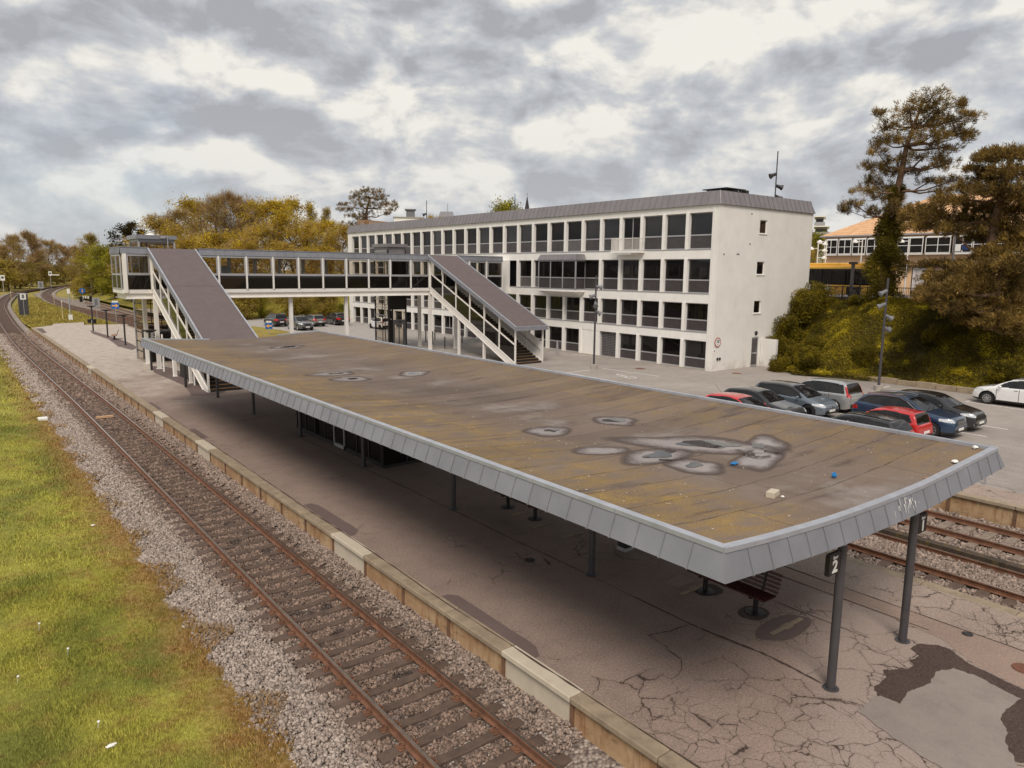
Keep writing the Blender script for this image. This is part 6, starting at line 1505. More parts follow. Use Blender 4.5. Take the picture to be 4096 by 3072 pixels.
for i, (k, u, v, d, lb, w_) in enumerate((
    ('bare', -60, 950, 292, 'bare tree cut by the left edge of the photo, above the railway curve', 1.1), ('bare2', 40, 945, 305, 'second bare tree from the left edge in the wood', 1.1), ('bare', 110, 935, 335, 'tallest bare tree of the wood on the far left', 1.2), ('bare2', 190, 965, 372, 'bare olive-tinged tree right of the tallest one in the wood', 1.2),
    ('bare', 245, 985, 396, 'bare tree with a clear trunk left of the signal on the curve', 1.2), ('bare', 300, 990, 412, 'thin bare tree directly above the vanishing railway curve', 1.2), ('bare2', 355, 1005, 420, 'low bare tree between the railway curve and the birch', 1.2), ('bare', 420, 1015, 430, 'bare tree showing just left of the birch top', 1.2), ('bare2', 20, 985, 285, 'olive undergrowth tree at the left edge below the bare crowns', 1.2), ('bare2', 150, 1010, 350, 'half-height bare tree in front of the tallest one', 1.3), ('bare', 480, 1025, 430, 'farthest bare tree seen behind the birch', 1.2))): put_px(k, u, v, d, lb, wood, w_)
for i, (u, v, d) in enumerate(((-20, 1050, 278), (70, 1058, 308), (150, 1060, 345), (220, 1068, 378), (290, 1075, 402), (360, 1080, 412))):
    put_px('under', u, v, d, ('olive bush at the left edge below the wood', 'olive bush second from the left edge of the wood', 'olive bush below the tallest bare tree', 'olive bush behind the left signal post', 'olive bush above the curve of the rails', 'olive bush where the rails vanish')[i], 'bushes along the foot of the wood', 1.5)
mids = 'trees between the railway and the footbridge'
for k, u, v, d, lb, w_ in (('birch', 345, 922, 212, 'slender birch with drooping pale twigs left of the glazed bridge end', 1.3), ('birch', 312, 1010, 228, 'shorter birch left of the slender one', 1.5), ('green', 400, 985, 203, 'rounded bright green tree right of the birch', 1.15), ('green', 450, 1010, 186, 'dense dark green tree against the glazed bridge end', 1.2), ('green', 372, 1075, 214, 'low dark green tree below the birch', 1.3), ('under', 335, 1120, 222, 'bush at the foot of the birch', 1.4), ('green', 500, 1050, 175, 'green tree half hidden by the glazed bridge end', 1.2)): put_px(k, u, v, d, lb, mids, w_)
back = 'trees on the slope behind the footbridge'
for k, u, v, d, lb, w_ in (
    ('conif', 508, 868, 170, 'small dark conifer poking up left of the left lift cap', 1.2), ('gold2', 560, 955, 160, 'golden tree low behind the left lift cap', 1.2), ('gold2', 640, 870, 158, 'golden tree rising right of the left lift cap', 1.15), ('bare2', 700, 845, 165, 'brown tree behind the golden one above the stair roof', 1.1), ('gold', 775, 800, 170, 'tall golden tree behind the top of the stair roof', 1.1), ('bare2', 850, 790, 150, 'brown budding tree above the stair roof', 1.15), ('bare', 930, 785, 150, 'tall brown budding tree in the middle behind the bridge', 1.2), ('bare2', 1000, 815, 155, 'brown budding tree right of the tall brown one', 1.15),
    ('gold', 1090, 800, 128, 'bright yellow tree standing out in the middle above the bridge', 1.1), ('gold', 1150, 795, 135, 'tall bright yellow tree right of the middle', 1.05), ('gold2', 1030, 900, 122, 'yellow tree in front of the brown ones over the bridge roof', 1.2), ('gold2', 1230, 890, 125, 'yellow tree left of the two spiky poplars', 1.2), ('gold', 1310, 880, 128, 'golden tree left of the crooked pine', 1.15), ('gold2', 1370, 900, 122, 'golden tree against the far end of the white building', 1.1), ('birch', 1240, 800, 150, 'left spiky poplar sticking out of the golden crowns', .7), ('birch', 1300, 815, 155, 'right spiky poplar sticking out of the golden crowns', .7), ('gold2', 950, 960, 118, 'low yellow tree right behind the bridge windows', 1.3), ('gold', 850, 930, 125, 'yellow-brown tree right of the stair roof', 1.2), ('gold2', 740, 950, 135, 'yellow-brown tree behind the stair roof', 1.25), ('gold2', 1130, 970, 115, 'low golden tree seen through the bridge windows', 1.3), ('gold', 1290, 985, 113, 'low golden tree seen through the windows near the white building', 1.25), ('green', 1040, 1150, 112, 'green sapling on the slope below the bridge', .8), ('green', 1375, 1215, 104, 'dark bush beside the black car and the far building end', 1.2), ('under', 960, 1180, 110, 'bush on the grass slope below the bridge by the stair roof', 1.2), ('under', 1180, 1165, 110, 'bush on the grass slope below the bridge middle', 1.3), ('under', 1300, 1180, 108, 'bush on the slope above the light grey estate car', 1.3), ('under', 880, 1190, 112, 'bush on the slope at the left below the bridge', 1.3)): put_px(k, u, v, d, lb, back, w_)
put_px('green', 2030, 812, 120, 'small round tree top showing above the zinc roof', back, .75)
put_px('green', 3265, 935, 125, 'yellow-green tree beside the orange building', back, .9)
put_px('gold2', 1730, 868, 150, 'golden tree top just showing above the far roof edge', back, .9)
put_px('gold2', 3240, 990, 110, 'small golden tree between the white end wall and the orange building', back, .7)

# ------------------------------------------------------------------ the pines, limb by limb
def pine(name, label, base, D, trunk, pads, S=(3000, 300, .5426), tr=.34, dens=1., seed=1, ivy=None, depth=.95, group='tall pines', thick=.82, nw=.032):
    """trunk and foliage pads given in photo pixels, unprojected at the tree's own distance and given real depth"""
    g = np.random.default_rng(seed); t = thing(name, label, 'tree', base, group); bx = Vector(base)
    look = Vector((base[0], base[1], 0)).normalized()
    def W3(a, b, off=0.): p = unproj(S[0]+a*S[2], S[1]+b*S[2], D); return np.array(p+look*off)
    tp = [W3(a, b) for a, b in trunk]; tp[0][2] = base[2]-.3
    mb = MB(); n = len(tp); rr = [tr*(1-i/(n-.4))**.9+.03 for i in range(n)]
    for i in range(n-1): mb.tube(tp[i], tp[i+1], rr[i], rr[i+1], 9, False)
    k = D/FPX*S[2]; Cs, Ds = [], []; tw = []
    for (a, b, rx, ry) in pads:
        off = g.normal(0, .9)*depth*1.3; c = W3(a, b, off); rx_, ry_ = rx*k, ry*k*thick; nc = int(dens*(26*rx_*ry_+14))
        j = int(np.argmin([np.linalg.norm(p-c)+max(0, p[2]-c[2])*1.2 for p in tp])); p0 = tp[j]; mid = (p0+c)/2+np.array([0, 0, -.25*abs(c[2]-p0[2])-.15])
        r_ = max(.035, min(.12, rx_*.06)); q1 = p0+(mid-p0)*.5+g.normal(0, .12, 3); mb.tube(p0, q1, r_*1.3, r_*1.05, 6, False); mb.tube(q1, mid, r_*1.05, r_*.8, 6, False); mb.tube(mid, c, r_*.8, r_*.35, 5, False)
        for s in range(nc):
            d = g.normal(size=3); d /= np.linalg.norm(d); f = g.random()**.55
            o = np.array(rgt)*(d[0]*rx_*f)+np.array(look)*(d[1]*rx_*depth*f)+np.array((0, 0, 1))*(d[2]*ry_*f-.15*ry_)
            q = c+o; Cs.append(q); dr = o*[1, 1, .4]/(np.linalg.norm(o)+.1)+np.array([0, 0, .65]); Ds.append(dr)
            if s % 3 == 0: tw.append((c+o*.15, q))
    for a, b in tw: mb.tube(a, (a+b)/2+[0, 0, -.06], .022, .016, 4, False); mb.tube((a+b)/2+[0, 0, -.06], b, .016, .008, 3, False)
    mb.build('trunk', LM['barkl'], t)
    Cs, Ds = np.array(Cs), np.array(Ds); nn = 34; Pt = np.repeat(Cs, nn, 0)+g.normal(0, .10, (len(Cs)*nn, 3)); D2 = np.repeat(Ds, nn, 0)+g.normal(0, .55, (len(Cs)*nn, 3))
    V, F = fibres(Pt, D2, .26, nw); npmesh('crown', V-np.array(base), F, LM['pine'], t)
    if ivy:
        a0, a1, w0, w1, num = ivy; C = []
        for i in range(num):
            f = g.random(); s_ = a0+(a1-a0)*f; i_ = min(int(s_), n-2); p = tp[i_]+(tp[i_+1]-tp[i_])*(s_-i_); th = g.uniform(0, 2*PI); rw = (w0+(w1-w0)*f)*(.75+.35*math.sin(p[2]*2.1+th*2))*g.uniform(.55, 1.05); C.append(p+[math.cos(th)*rw, math.sin(th)*rw, g.normal(0, .12)])
        V, F = leafquads(np.array(C), .15); npmesh('ivy', V-np.array(base), F, LM['ivy'], t)
    return t
pine('pine_tree', 'tallest pine with an ivy-clad trunk, leaning over the orange building', (56.6, 26.0, 5.1), 62.5, [(985, 1640), (1000, 1400), (1010, 1250), (1045, 1050), (1085, 860), (1120, 700), (1155, 520), (1205, 380), (1275, 200)],
     [(1340, 180, 150, 95), (1180, 250, 140, 100), (1400, 260, 150, 80), (1500, 330, 150, 85), (1640, 290, 80, 40), (1560, 200, 35, 55), (1010, 350, 95, 80), (960, 300, 45, 40), (1250, 350, 170, 80), (1500, 420, 150, 70), (1600, 440, 70, 50), (960, 470, 80, 45), (1110, 470, 110, 60), (1340, 470, 150, 60), (1440, 530, 140, 50), (930, 570, 80, 35), (1080, 620, 110, 50), (1280, 600, 150, 50), (1440, 610, 110, 38), (890, 670, 75, 45), (1000, 700, 110, 60), (1160, 690, 130, 45), (1400, 670, 120, 26), (880, 770, 90, 50), (1330, 770, 120, 30), (1500, 785, 110, 32), (1010, 810, 130, 65), (850, 870, 90, 32), (990, 910, 130, 70), (760, 950, 100, 40), (690, 985, 50, 28), (880, 990, 120, 45), (1060, 980, 110, 60), (1430, 830, 110, 30)],
     tr=.40, dens=1.05, seed=4, thick=.78, ivy=(.10, 4.2, 1.75, .45, 34000))
# fallen-over big side limb of the tall pine is part of its trunk mesh above
pine('pine_tree', 'broad spreading pine with russet lit pads of needles at the right edge', (54.5, 18.3, 4.9), 57.5, [(1800, 1720), (1790, 1500), (1770, 1300), (1800, 1100), (1850, 900), (1900, 720), (1930, 590)],
     [(1800, 550, 80, 22), (1760, 610, 120, 35), (1900, 600, 120, 50), (2010, 570, 70, 45), (1700, 690, 110, 25), (1760, 740, 140, 35), (1930, 730, 150, 60), (1620, 830, 130, 42), (1790, 860, 160, 50), (1980, 850, 120, 70), (1500, 920, 150, 42), (1700, 960, 170, 50), (1920, 980, 150, 70), (1290, 960, 140, 40), (1190, 1030, 110, 45), (1400, 1030, 170, 50), (1610, 1060, 180, 50), (1860, 1110, 180, 70), (1270, 1110, 150, 40), (1480, 1140, 160, 42), (1700, 1180, 130, 32), (1980, 1200, 110, 55), (1860, 1290, 170, 50), (1720, 1330, 130, 32), (1380, 1385, 200, 26), (1560, 1400, 130, 36), (1900, 1400, 150, 60), (1760, 1450, 120, 42), (1480, 1500, 120, 34), (1330, 1570, 120, 34), (1600, 1570, 160, 42), (1860, 1540, 170, 55), (1500, 1650, 190, 34), (1760, 1660, 200, 44), (1980, 1650, 100, 60), (2080, 900, 120, 80), (2080, 1150, 120, 80), (2080, 1400, 120, 80)],
     tr=.42, dens=2.2, seed=6, thick=.88, nw=.04)
pine('pine_tree', 'low drooping pine boughs hanging over the bank at the right edge', (53.6, 13.5, 4.2), 54, [(2020, 520), (2030, 400), (2040, 280), (2060, 160), (2090, 60)],
     [(1750, 250, 170, 36), (1930, 200, 200, 50), (1850, 340, 180, 42), (2080, 320, 140, 50), (2050, 430, 150, 45), (1640, 300, 140, 26), (2130, 190, 110, 70), (1700, 160, 160, 34), (1950, 110, 180, 45), (2180, 480, 110, 60), (1880, 440, 130, 34), (2150, 70, 120, 60)], S=(2700, 1000, .631), tr=.25, dens=2.4, seed=8, thick=1.1, nw=.04)
pine('pine_tree', 'dark crooked pine standing alone beyond the far end of the white building', tuple(unproj(1465, 960, 128).xy)+(5.0,), 128, [(300, 620), (290, 520), (280, 420), (290, 330), (320, 230)],
     [(260, 150, 110, 45), (380, 150, 110, 45), (170, 210, 60, 60), (300, 220, 150, 60), (450, 210, 70, 55), (480, 270, 60, 40), (230, 290, 120, 60), (380, 300, 110, 45), (560, 290, 40, 50), (520, 340, 60, 26), (60, 290, 60, 30), (40, 350, 40, 25), (120, 340, 70, 28), (280, 370, 120, 55), (470, 380, 90, 18), (140, 410, 110, 25), (250, 430, 90, 40), (130, 480, 120, 40), (220, 520, 130, 40)], S=(1350, 700, .4069), tr=.4, dens=.9, seed=9, group='tall pines')
# ------------------------------------------------------------------ upper street: railing, shelter, bus, orange building
rl = thing('street_railing', 'dark iron railing along the top of the shrub bank', 'railing', (57.4, 15, 5.15)); mb = MB()
for y in np.arange(-8, 33.2, .13): mb.box(57.39, y-.011, 5.2, 57.41, y+.011, 6.22)
mb.build('bars', M['dark'], rl); mb = MB(); mb.box(57.37, -8, 6.2, 57.43, 33.2, 6.26); mb.box(57.37, -8, 5.28, 57.43, 33.2, 5.33); mb.build('rails', M['dark'], rl)
for y in np.arange(-8, 33.3, 2.0): MB().box(57.36, y-.035, 5.1, 57.44, y+.035, 6.3).build('railing_post', M['dark'], rl)
def shelter(x0, x1, y0, y1, h, label, ivy=False):
    t = thing('bus_shelter', label, 'shelter', ((x0+x1)/2, y0, 5.18), 'open shelters along the street')
    mb = MB(); mb.box(x0-.2, y0-.2, h, x1+.2, y1+.2, h+.12); mb.build('roof', M['dark'], t)
    for y in np.arange(y0, y1+.1, (y1-y0)/max(1, round((y1-y0)/2.6))):
        for x in (x0, x1): MB().box(x-.05, y-.05, 5.17, x+.05, y+.05, h).build('shelter_post', M['dark'], t)
    MB().box(x1-.01, y0, 5.5, x1+.01, y1, h-.1).build('pane', M['clear'], t); return t
shelter(58.6, 60.2, 30.0, 33.4, 7.55, 'dark open shelter between the end wall and the tall pine, in front of the bus'); shelter(58.4, 60.0, 10.0, 24.2, 7.45, 'long dark open shelter behind the spreading pine')
mast = thing('street_post', 'dark square-headed post beside the shelter in front of the bus', 'lamp post', (58.0, 29.6, 5.17)); MB().box(-.10, -.10, 0, .10, .10, 2.85).build('post', M['post'], mast, local=True); MB().box(-.2, -.28, 2.85, .2, .28, 3.03).build('lamp_head', M['dark'], mast, local=True)
# yellow city bus
bx0, bx1, by0, by1 = 62.2, 64.75, 29.2, 41.2
bu = thing('city_bus', 'yellow city bus with dark windows passing on the upper street', 'bus', (63.5, 35, 5.17))
def rbox(x0, y0, z0, x1, y1, z1, m_, nm, par, bev): return MB().box(x0, y0, z0, x1, y1, z1).build(nm, m_, par, bevel=bev)
rbox(bx0, by0, 5.45, bx1, by1, 6.28, M['yellow'], 'lower_body', bu, .05); rbox(bx0, by0, 7.55, bx1, by1, 7.98, M['yellow'], 'roof', bu, .12)
rbox(bx0+.03, by0+.03, 6.29, bx1-.03, by1-.03, 7.54, M['glassd'], 'window_band', bu, .02)
for a, b in ((30.2, 32.2), (33.0, 36.5), (37.5, 40.0)): rbox(bx0+.3, a, 7.98, bx1-.3, b, 8.20, M['yellow'], 'roof_unit', bu, .08)
for y in np.arange(by0+1.4, by1, 1.5): MB().box(bx0+.005, y-.05, 6.29, bx0+.06, y+.05, 7.54).build('window_post', M['black'], bu)
MB().box(bx0-.012, 33.6, 5.75, bx0-.004, 38.5, 6.26).build('advert_band', mat('advert_white', (.7, .72, .74), .5), bu); MB().box(bx0-.016, 36.0, 5.9, bx0-.013, 38.3, 6.18).build('advert_blue', M['blue'], bu); MB().box(bx0-.016, 34.0, 5.95, bx0-.013, 35.2, 6.16).build('advert_mark', M['plastic'], bu)
for y in (31.6, 38.6):
    for x, s in ((bx0+.12, -1), (bx1-.12, 1)):
        o = MB(); o.lathe([(.2, s*.12), (.45, s*.14), (.48, s*.08), (.48, -s*.14), (.2, -s*.14)], 22, (x, y, 5.65), 'x'); w_ = o.build('wheel', M['tyre'], bu); MB().lathe([(0, s*.13), (.2, s*.13), (.26, s*.10)], 16, (x, y, 5.65), 'x').build('rim', M['rim'], w_)
    MB().box(bx0-.006, y-.6, 5.45, bx0+.02, y+.6, 6.15).build('wheel_arch', M['black'], bu)
# bicycles leaning at the railing
def bicycle(x, y, label):
    t = thing('bicycle', label, 'bicycle', (x, y, 5.18), 'bicycles parked behind the railing')
    for yy in (-.52, .52):
        o = MB(); n = 22
        for i in range(n): a, b = 2*PI*i/n, 2*PI*(i+1)/n; o.tube((0, yy+.33*math.cos(a), .34+.33*math.sin(a)), (0, yy+.33*math.cos(b), .34+.33*math.sin(b)), .02, n=4, caps=False)
        for i in range(6): a = 2*PI*i/6; o.tube((0, yy, .34), (0, yy+.33*math.cos(a), .34+.33*math.sin(a)), .005, n=3)
        o.build('wheel', M['dark'], t, local=True)
    o = MB()
    for a, b in (((0, -.52, .34), (0, -.15, .8)), ((0, -.52, .34), (0, 0, .3)), ((0, 0, .3), (0, -.18, .9)), ((0, -.15, .78), (0, .38, .8)), ((0, 0, .3), (0, .38, .78)), ((0, .36, .95), (0, .52, .34))): o.tube(a, b, .022, n=6)
    o.tube((-.28, .34, 1.0), (.28, .34, 1.0), .016, n=6); o.build('frame', M['post'], t, local=True); o = MB(); o.box(-.07, -.32, .9, .07, -.06, .96); o.build('saddle', M['black'], t, local=True)
for i, y in enumerate((28.9, 27.6, 31.0)): bicycle(57.85, y, ('dark bicycle behind the railing in the middle of the bus', 'dark bicycle behind the railing nearest the pine trunk', 'dark bicycle behind the railing close to the white end wall')[i])
# orange building
ob = thing('orange_building', 'long orange rendered building with tiled hipped roof and white projecting windows', 'building', (86, 25, 5.15))
M['render'] = mat('orange_render', (.78, .52, .31), .85, var=.08, scale=1.2, dirt=.35, dirtcol=(.36, .20, .11)); 
def tiles():
    mt, t, p = newmat('orange_tiles'); q = NT(t); P = q.pos(); X, Y, Zz = q.sep(P)
    l1 = q.math('LESS_THAN', q.math('FRACT', q.math('MULTIPLY', Zz, 4.2)), .16); l2 = q.math('LESS_THAN', q.math('FRACT', q.math('MULTIPLY', Y, 4)), .1)
    c = q.mix(q.rng(q.noise(P, 1.5, 5), .35, .65), (.60, .34, .17), (.74, .46, .25)); c = q.mix(q.math('MULTIPLY', q.math('MAXIMUM', l1, l2), .55), c, (.22, .10, .05)); q.l(c, p.inputs['Base Color']); p.inputs['Roughness'].default_value = .8; return mt
M['tiles'] = tiles()
OX, OY0, OY1, OZ = 80.0, -6.0, 44.4, 11.5
MB().box(OX, OY0, 5.1, OX+22, OY1, OZ).build('wall', M['render'], ob)
mb = MB(); e = .35; rx, rz_ = OX+11, 16.3; a = [(OX-e, OY0-e, OZ), (OX-e, OY1+e, OZ), (OX+22+e, OY1+e, OZ), (OX+22+e, OY0-e, OZ), (rx, OY0+9, rz_), (rx, OY1-7.0, rz_)]
mb.add(a, [(0, 4, 5, 1), (1, 5, 2), (2, 5, 4, 3), (3, 4, 0)]); mb.build('roof', M['tiles'], ob); MB().box(OX-.4, OY0-.4, OZ-.14, OX-.3, OY1+.4, OZ+.02).build('gutter', M['alu'], ob)
def owin(y0, y1, z0=9.45, z1=11.05, n=2, x=OX-.55):
    o = MB(); o.box(x, y0, z0-.14, OX+.02, y1, z0); o.add([(x, y0, z1), (OX+.02, y0, z1+.22), (OX+.02, y1, z1+.22), (x, y1, z1)], [(0, 1, 2, 3)])
    for k in range(n+1): y = y0+(y1-y0)*k/n; o.box(x-.01, y-.035, z0, x+.05, y+.035, z1)
    for z in (z0+.05, (z0+z1)/2, z1-.04): o.box(x-.008, y0, z-.028, x+.048, y1, z+.028)
    w = o.build('window', M['signwhite'], ob); MB().box(x+.015, y0, z0, x+.025, y1, z1).build('pane', M['glassd'], w)
    o = MB(); o.add([(x+.03, y0+.02, z0), (OX, y0+.02, z0), (OX, y0+.02, z1), (x+.03, y0+.02, z1)], [(0, 1, 2, 3)]); o.build('side_pane', M['glassd'], w); o = MB(); o.add([(x+.03, y1-.02, z0), (OX, y1-.02, z0), (OX, y1-.02, z1), (x+.03, y1-.02, z1)], [(3, 2, 1, 0)]); o.build('side_pane', M['glassd'], w); return w
for a, b in ((42.6, 44.0), (41.0, 42.4), (39.4, 40.8), (37.6, 39.2), (33.5, 36.0), (30.9, 33.2), (26.0, 28.8), (23, 25.4), (18, 21)): owin(a, b)
pw = owin(28.95, 30.6); MB().box(OX-.58, 29.9, 9.6, OX-.57, 30.4, 10.25).build('poster', M['signwhite'], pw); MB().box(OX-.58, 29.2, 9.7, OX-.57, 29.8, 10.25).build('poster', mat('navy_poster', (.02, .04, .13), .5), pw)
MB().box(OX-.05, 12, 5.2, OX-.01, 34.5, 8.1).build('shop_window', M['glassd'], ob)
for i, (a, b, c_) in enumerate(((33.0, 34.4, (.62, .58, .57)), (30.5, 32.4, (.52, .30, .30)), (26.5, 28.6, (.60, .52, .50)), (21.5, 24.4, (.55, .16, .19)), (16.5, 18.2, (.03, .16, .45)))): MB().box(OX-.09, a, 5.6, OX-.06, b, 8.0).build('shop_poster', mat('shop_poster', c_, .5, var=.35, scale=1.6), ob)
MB().box(OX-.4, 12, 8.1, OX-.02, 40, 8.25).build('canopy_ledge', M['dark'], ob)
def dome_lamp(x, y, h, arms, label):
    t = thing('street_lamp', label, 'street lamp', (x, y, 5.17), 'white street lamps by the orange building'); MB().tube((0, 0, 0), (0, 0, h), .07, .05, n=8).build('post', M['signwhite'], t, local=True)
    for z, s in arms:
        o = MB(); o.tube((0, 0, z), (s*.6*rgt.x, s*.6*rgt.y, z+.02), .03, n=6); p = (s*.65*rgt.x, s*.65*rgt.y, z); o.lathe([(.26, -.12), (.24, 0), (.14, .10), (.05, .16), (0, .17)], 14, p); o.build('lamp_arm', M['signwhite'], t, local=True)
    return t
p = unproj(3268, 1050, 76); dome_lamp(p.x, p.y, 5.0, ((4.9, 1), (4.3, 1), (4.45, -1), (3.6, 1)), 'white street lamp with several dome heads against the end of the white building')
for u, lb in ((3305, 'white street lamp post at the left corner of the orange building'), (3447, 'white street lamp in front of the projecting windows, left of the pine'), (3632, 'white street lamp between the pine trunk and the posters')): p = unproj(u, 1000, 74); dome_lamp(p.x, p.y, 5.2, ((5.0, -1),), lb)
p = unproj(3815, 1000, 66); t = thing('street_post', 'plain grey lamp post right of the window posters', 'lamp post', (p.x, p.y, 5.17)); MB().tube((0, 0, 0), (0, 0, 5.6), .09, .07, n=10).build('post', M['plastic'], t, local=True); MB().box(-.25, -.1, 5.6, .25, .1, 5.7).build('lamp_head', M['plastic'], t, local=True)
# ------------------------------------------------------------------ skyline pieces behind the white building
for u, vt, d, lb, tip in ((3112, 605, 84, 'spotlight mast rising behind the near end of the zinc roof', None), (1706, 802, 135, 'spotlight mast behind the far third of the zinc roof', None), (2060, 775, 118, 'spotlight mast with a blue tip behind the middle of the zinc roof', 1.0)):
    p = unproj(u, vt, d); h = p.z-5.17-(tip or 0); spot_mast(p.x, p.y, 5.17, h, ((h-2.4, a0, .4), (h-3.6, a1, .3), (h-4.7, a1, .5)), lb, False, tip, 1.55)
def px_box(name, label, cat, u0, u1, v0, dist, depth, m_, z0=5.1):
    a = unproj(u0, v0, dist); b = unproj(u1, v0, dist); c = (a+b)/2; wd = (b-a).length; t = thing(name, label, cat, (c.x, c.y, z0)); t.rotation_euler = (0, 0, math.atan2(b.y-a.y, b.x-a.x)); return t, wd, c.z-z0
t, w_, h = px_box('white_house', 'pale flat-roofed block with a chimney showing above the far end of the zinc roof', 'building', 1575, 1695, 872, 170, 8, None)
MB().box(-w_/2, 0, 0, w_/2, 9, h).build('wall', M['white'], t, local=True); MB().box(-w_/2-.15, -.15, h, w_/2+.15, 9.1, h+.25).build('roof_edge', M['conc'], t, local=True); o = MB(); o.box(-.6, 3, h, 1.4, 5, h+2.0); o.box(-.9, 2.7, h+2.0, 1.7, 5.3, h+2.25); o.build('chimney', M['plastic'], t, local=True)
t, w_, h = px_box('gabled_house', 'grey-roofed house showing between two masts above the zinc roof', 'building', 1760, 1812, 868, 180, 8, None)
MB().box(-w_/2, 0, 0, w_/2, 8, h).build('wall', M['white'], t, local=True); o = MB(); o.add([(-w_/2-.3, -.3, h), (w_/2+.3, -.3, h), (w_/2+.3, 8.3, h), (-w_/2-.3, 8.3, h), (-w_/2, 4, h+1.6), (w_/2, 4, h+1.6)], [(0, 1, 5, 4), (2, 3, 4, 5), (0, 4, 3), (1, 2, 5)]); o.build('roof', M['zincd'], t, local=True); MB().tube((w_*.1, 4, h+1.4), (w_*.1, 4, h+3.6), .05, n=5).build('aerial', M['dark'], t, local=True)
t, w_, h = px_box('church_spire', 'slim church spire far behind the middle of the zinc roof', 'church', 2104, 2113, 815, 320, 3, None); o = MB(); o.lathe([(1.1, h-8), (1.0, h-2), (.25, h+2.2), (0, h+3.4)], 8); o.box(-.05, -.05, h+3.2, .05, .05, h+4.6); o.box(-.4, -.05, h+4.0, .4, .05, h+4.1); o.build('spire', M['dark'], t, local=True); MB().box(-1.5, -1.5, 0, 1.5, 1.5, h-8).build('tower', M['conc'], t, local=True)
t, w_, h = px_box('apartment_block', 'grey stepped apartment block with balconies between the white end wall and the orange roof', 'building', 3275, 3315, 880, 215, 10, None)
hh = h+1.0
for i, (wf, z0, z1) in enumerate(((1.5, 0, hh-5.2), (1.25, hh-5.2, hh-2.6), (.8, hh-2.6, hh))):
    ww = w_*wf; MB().box(-w_*.8, 0, z0, -w_*.8+ww, 9, z1-.25).build('storey', M['conc'], t, local=True); MB().box(-w_*.8-.4, -1.3, z1-.25, -w_*.8+ww+.5, 9.3, z1).build('roof_slab', M['white'], t, local=True); MB().box(-w_*.8+.2, -.05, max(z0, z1-2.3), -w_*.8+ww-.2, .0, z1-.7).build('window_band', M['glassd'], t, local=True); MB().box(-w_*.8-.3, -1.2, z1-2.55, -w_*.8+ww+.4, -1.1, z1-1.6).build('railing', M['alu'], t, local=True)
t = thing('timber_palisade', 'brown wooden post screen on the slope behind the far end of the zinc roof', 'fence', tuple(unproj(1500, 900, 112).xy)+(5.1,)); a = unproj(1432, 880, 112); b = unproj(1585, 893, 112); o = MB()
for i in range(26):
    f = i/25; q0 = a+(b-a)*f; o.box(q0.x-.07, q0.y-.07, 5.0, q0.x+.07, q0.y+.07, q0.z+.1)
o.beam(a, b, .1, .14); o.beam(a-Vector((0, 0, 1.0)), b-Vector((0, 0, 1.0)), .1, .14); o.build('posts', M['wood'], t)
# ------------------------------------------------------------------ railway furniture beyond the platform
def post_sign(x, y, h, label, name='signal_board', cat='sign', z=-.6, r=.035, group=None):
    t = thing(name, label, cat, (x, y, z), group); MB().tube((0, 0, 0), (0, 0, h), r, n=8).build('post', M['alu'], t, local=True); return t
def arrow_sign(x, y, h, right, label, z=-.6, s=1.):
    t = post_sign(x, y, h, label, 'arrow_sign', 'sign', z); yaw = math.atan2(-x, y)   # faces the camera side
    w = .75*s; o = MB().box(-w/2, -.03, 0, w/2, 0, w*.9).build('board', M['blue'], t, local=True); o.location = (0, 0, h-w*.9)
    sg_ = 1 if right else -1; hh = w*.45; pts = [(-.30*sg_, .07), (.05*sg_, .07), (.05*sg_, .20), (.33*sg_, 0), (.05*sg_, -.20), (.05*sg_, -.07), (-.30*sg_, -.07)]
    pts = pts if right else pts[::-1]; o2 = MB(); o2.add([(a*s, -.036, hh+b*s) for a, b in pts], [tuple(range(len(pts)-1, -1, -1))]); o2.build('arrow', M['orange'], o, local=True)
    o3 = MB().box(-.28*s, -.03, 0, .28*s, 0, .17*s).build('plate', M['signwhite'], t, local=True); o3.location = (0, 0, h+.02); t.rotation_euler = (0, 0, -YAW*.2); return t
arrow_sign(18.3, 111, 3.0, True, 'blue square sign with an orange arrow pointing right, beside the tracks', s=1.25); arrow_sign(27.65, 78.3, 1.35, False, 'blue square sign with an orange arrow pointing left, on the grass by the car park', 0, 1.0)
t = post_sign(24.9, 190, 2.3, 'round blue sign with an orange arrow above the buffer stop', 'round_sign', 'sign'); MB().tube((0, -.02, 2.4), (0, .02, 2.4), .62, n=24).build('plate', M['blue'], t, local=True); o = MB(); o.add([(-.09, -.03, 2.75), (-.09, -.03, 2.3), (-.25, -.03, 2.3), (0, -.03, 2.02), (.25, -.03, 2.3), (.09, -.03, 2.3), (.09, -.03, 2.75)], [tuple(range(7))]); o.build('arrow', M['orange'], t, local=True)
bs = thing('buffer_stop', 'black and white buffer stop at the end of the siding', 'buffer stop', (25.1, 187, -.6))
for x in (-.95, .95): MB().box(x-.28, -.3, 0, x+.28, .3, 1.25).build('buffer', M['black'], bs, local=True)
MB().box(-1.0, -.2, .8, 1.0, .2, 1.25).build('beam', M['signwhite'], bs, local=True); o = MB()
for i in range(4): o.box(-.9+i*.5, -.21, .8, -.72+i*.5, -.205, 1.25)
o.build('stripes', M['black'], bs, local=True)
def board(x, y, h, w, hh, label, m_='signwhite', mark=True):
    t = post_sign(x, y, h, label); o = MB().box(-w/2, -.05, h-hh, w/2, 0, h).build('board', M[m_], t, local=True)
    if mark: MB().box(-w*.22, -.056, h-hh*.8, w*.22, -.05, h-hh*.15).build('mark', M['plastic'], t, local=True)
    return t
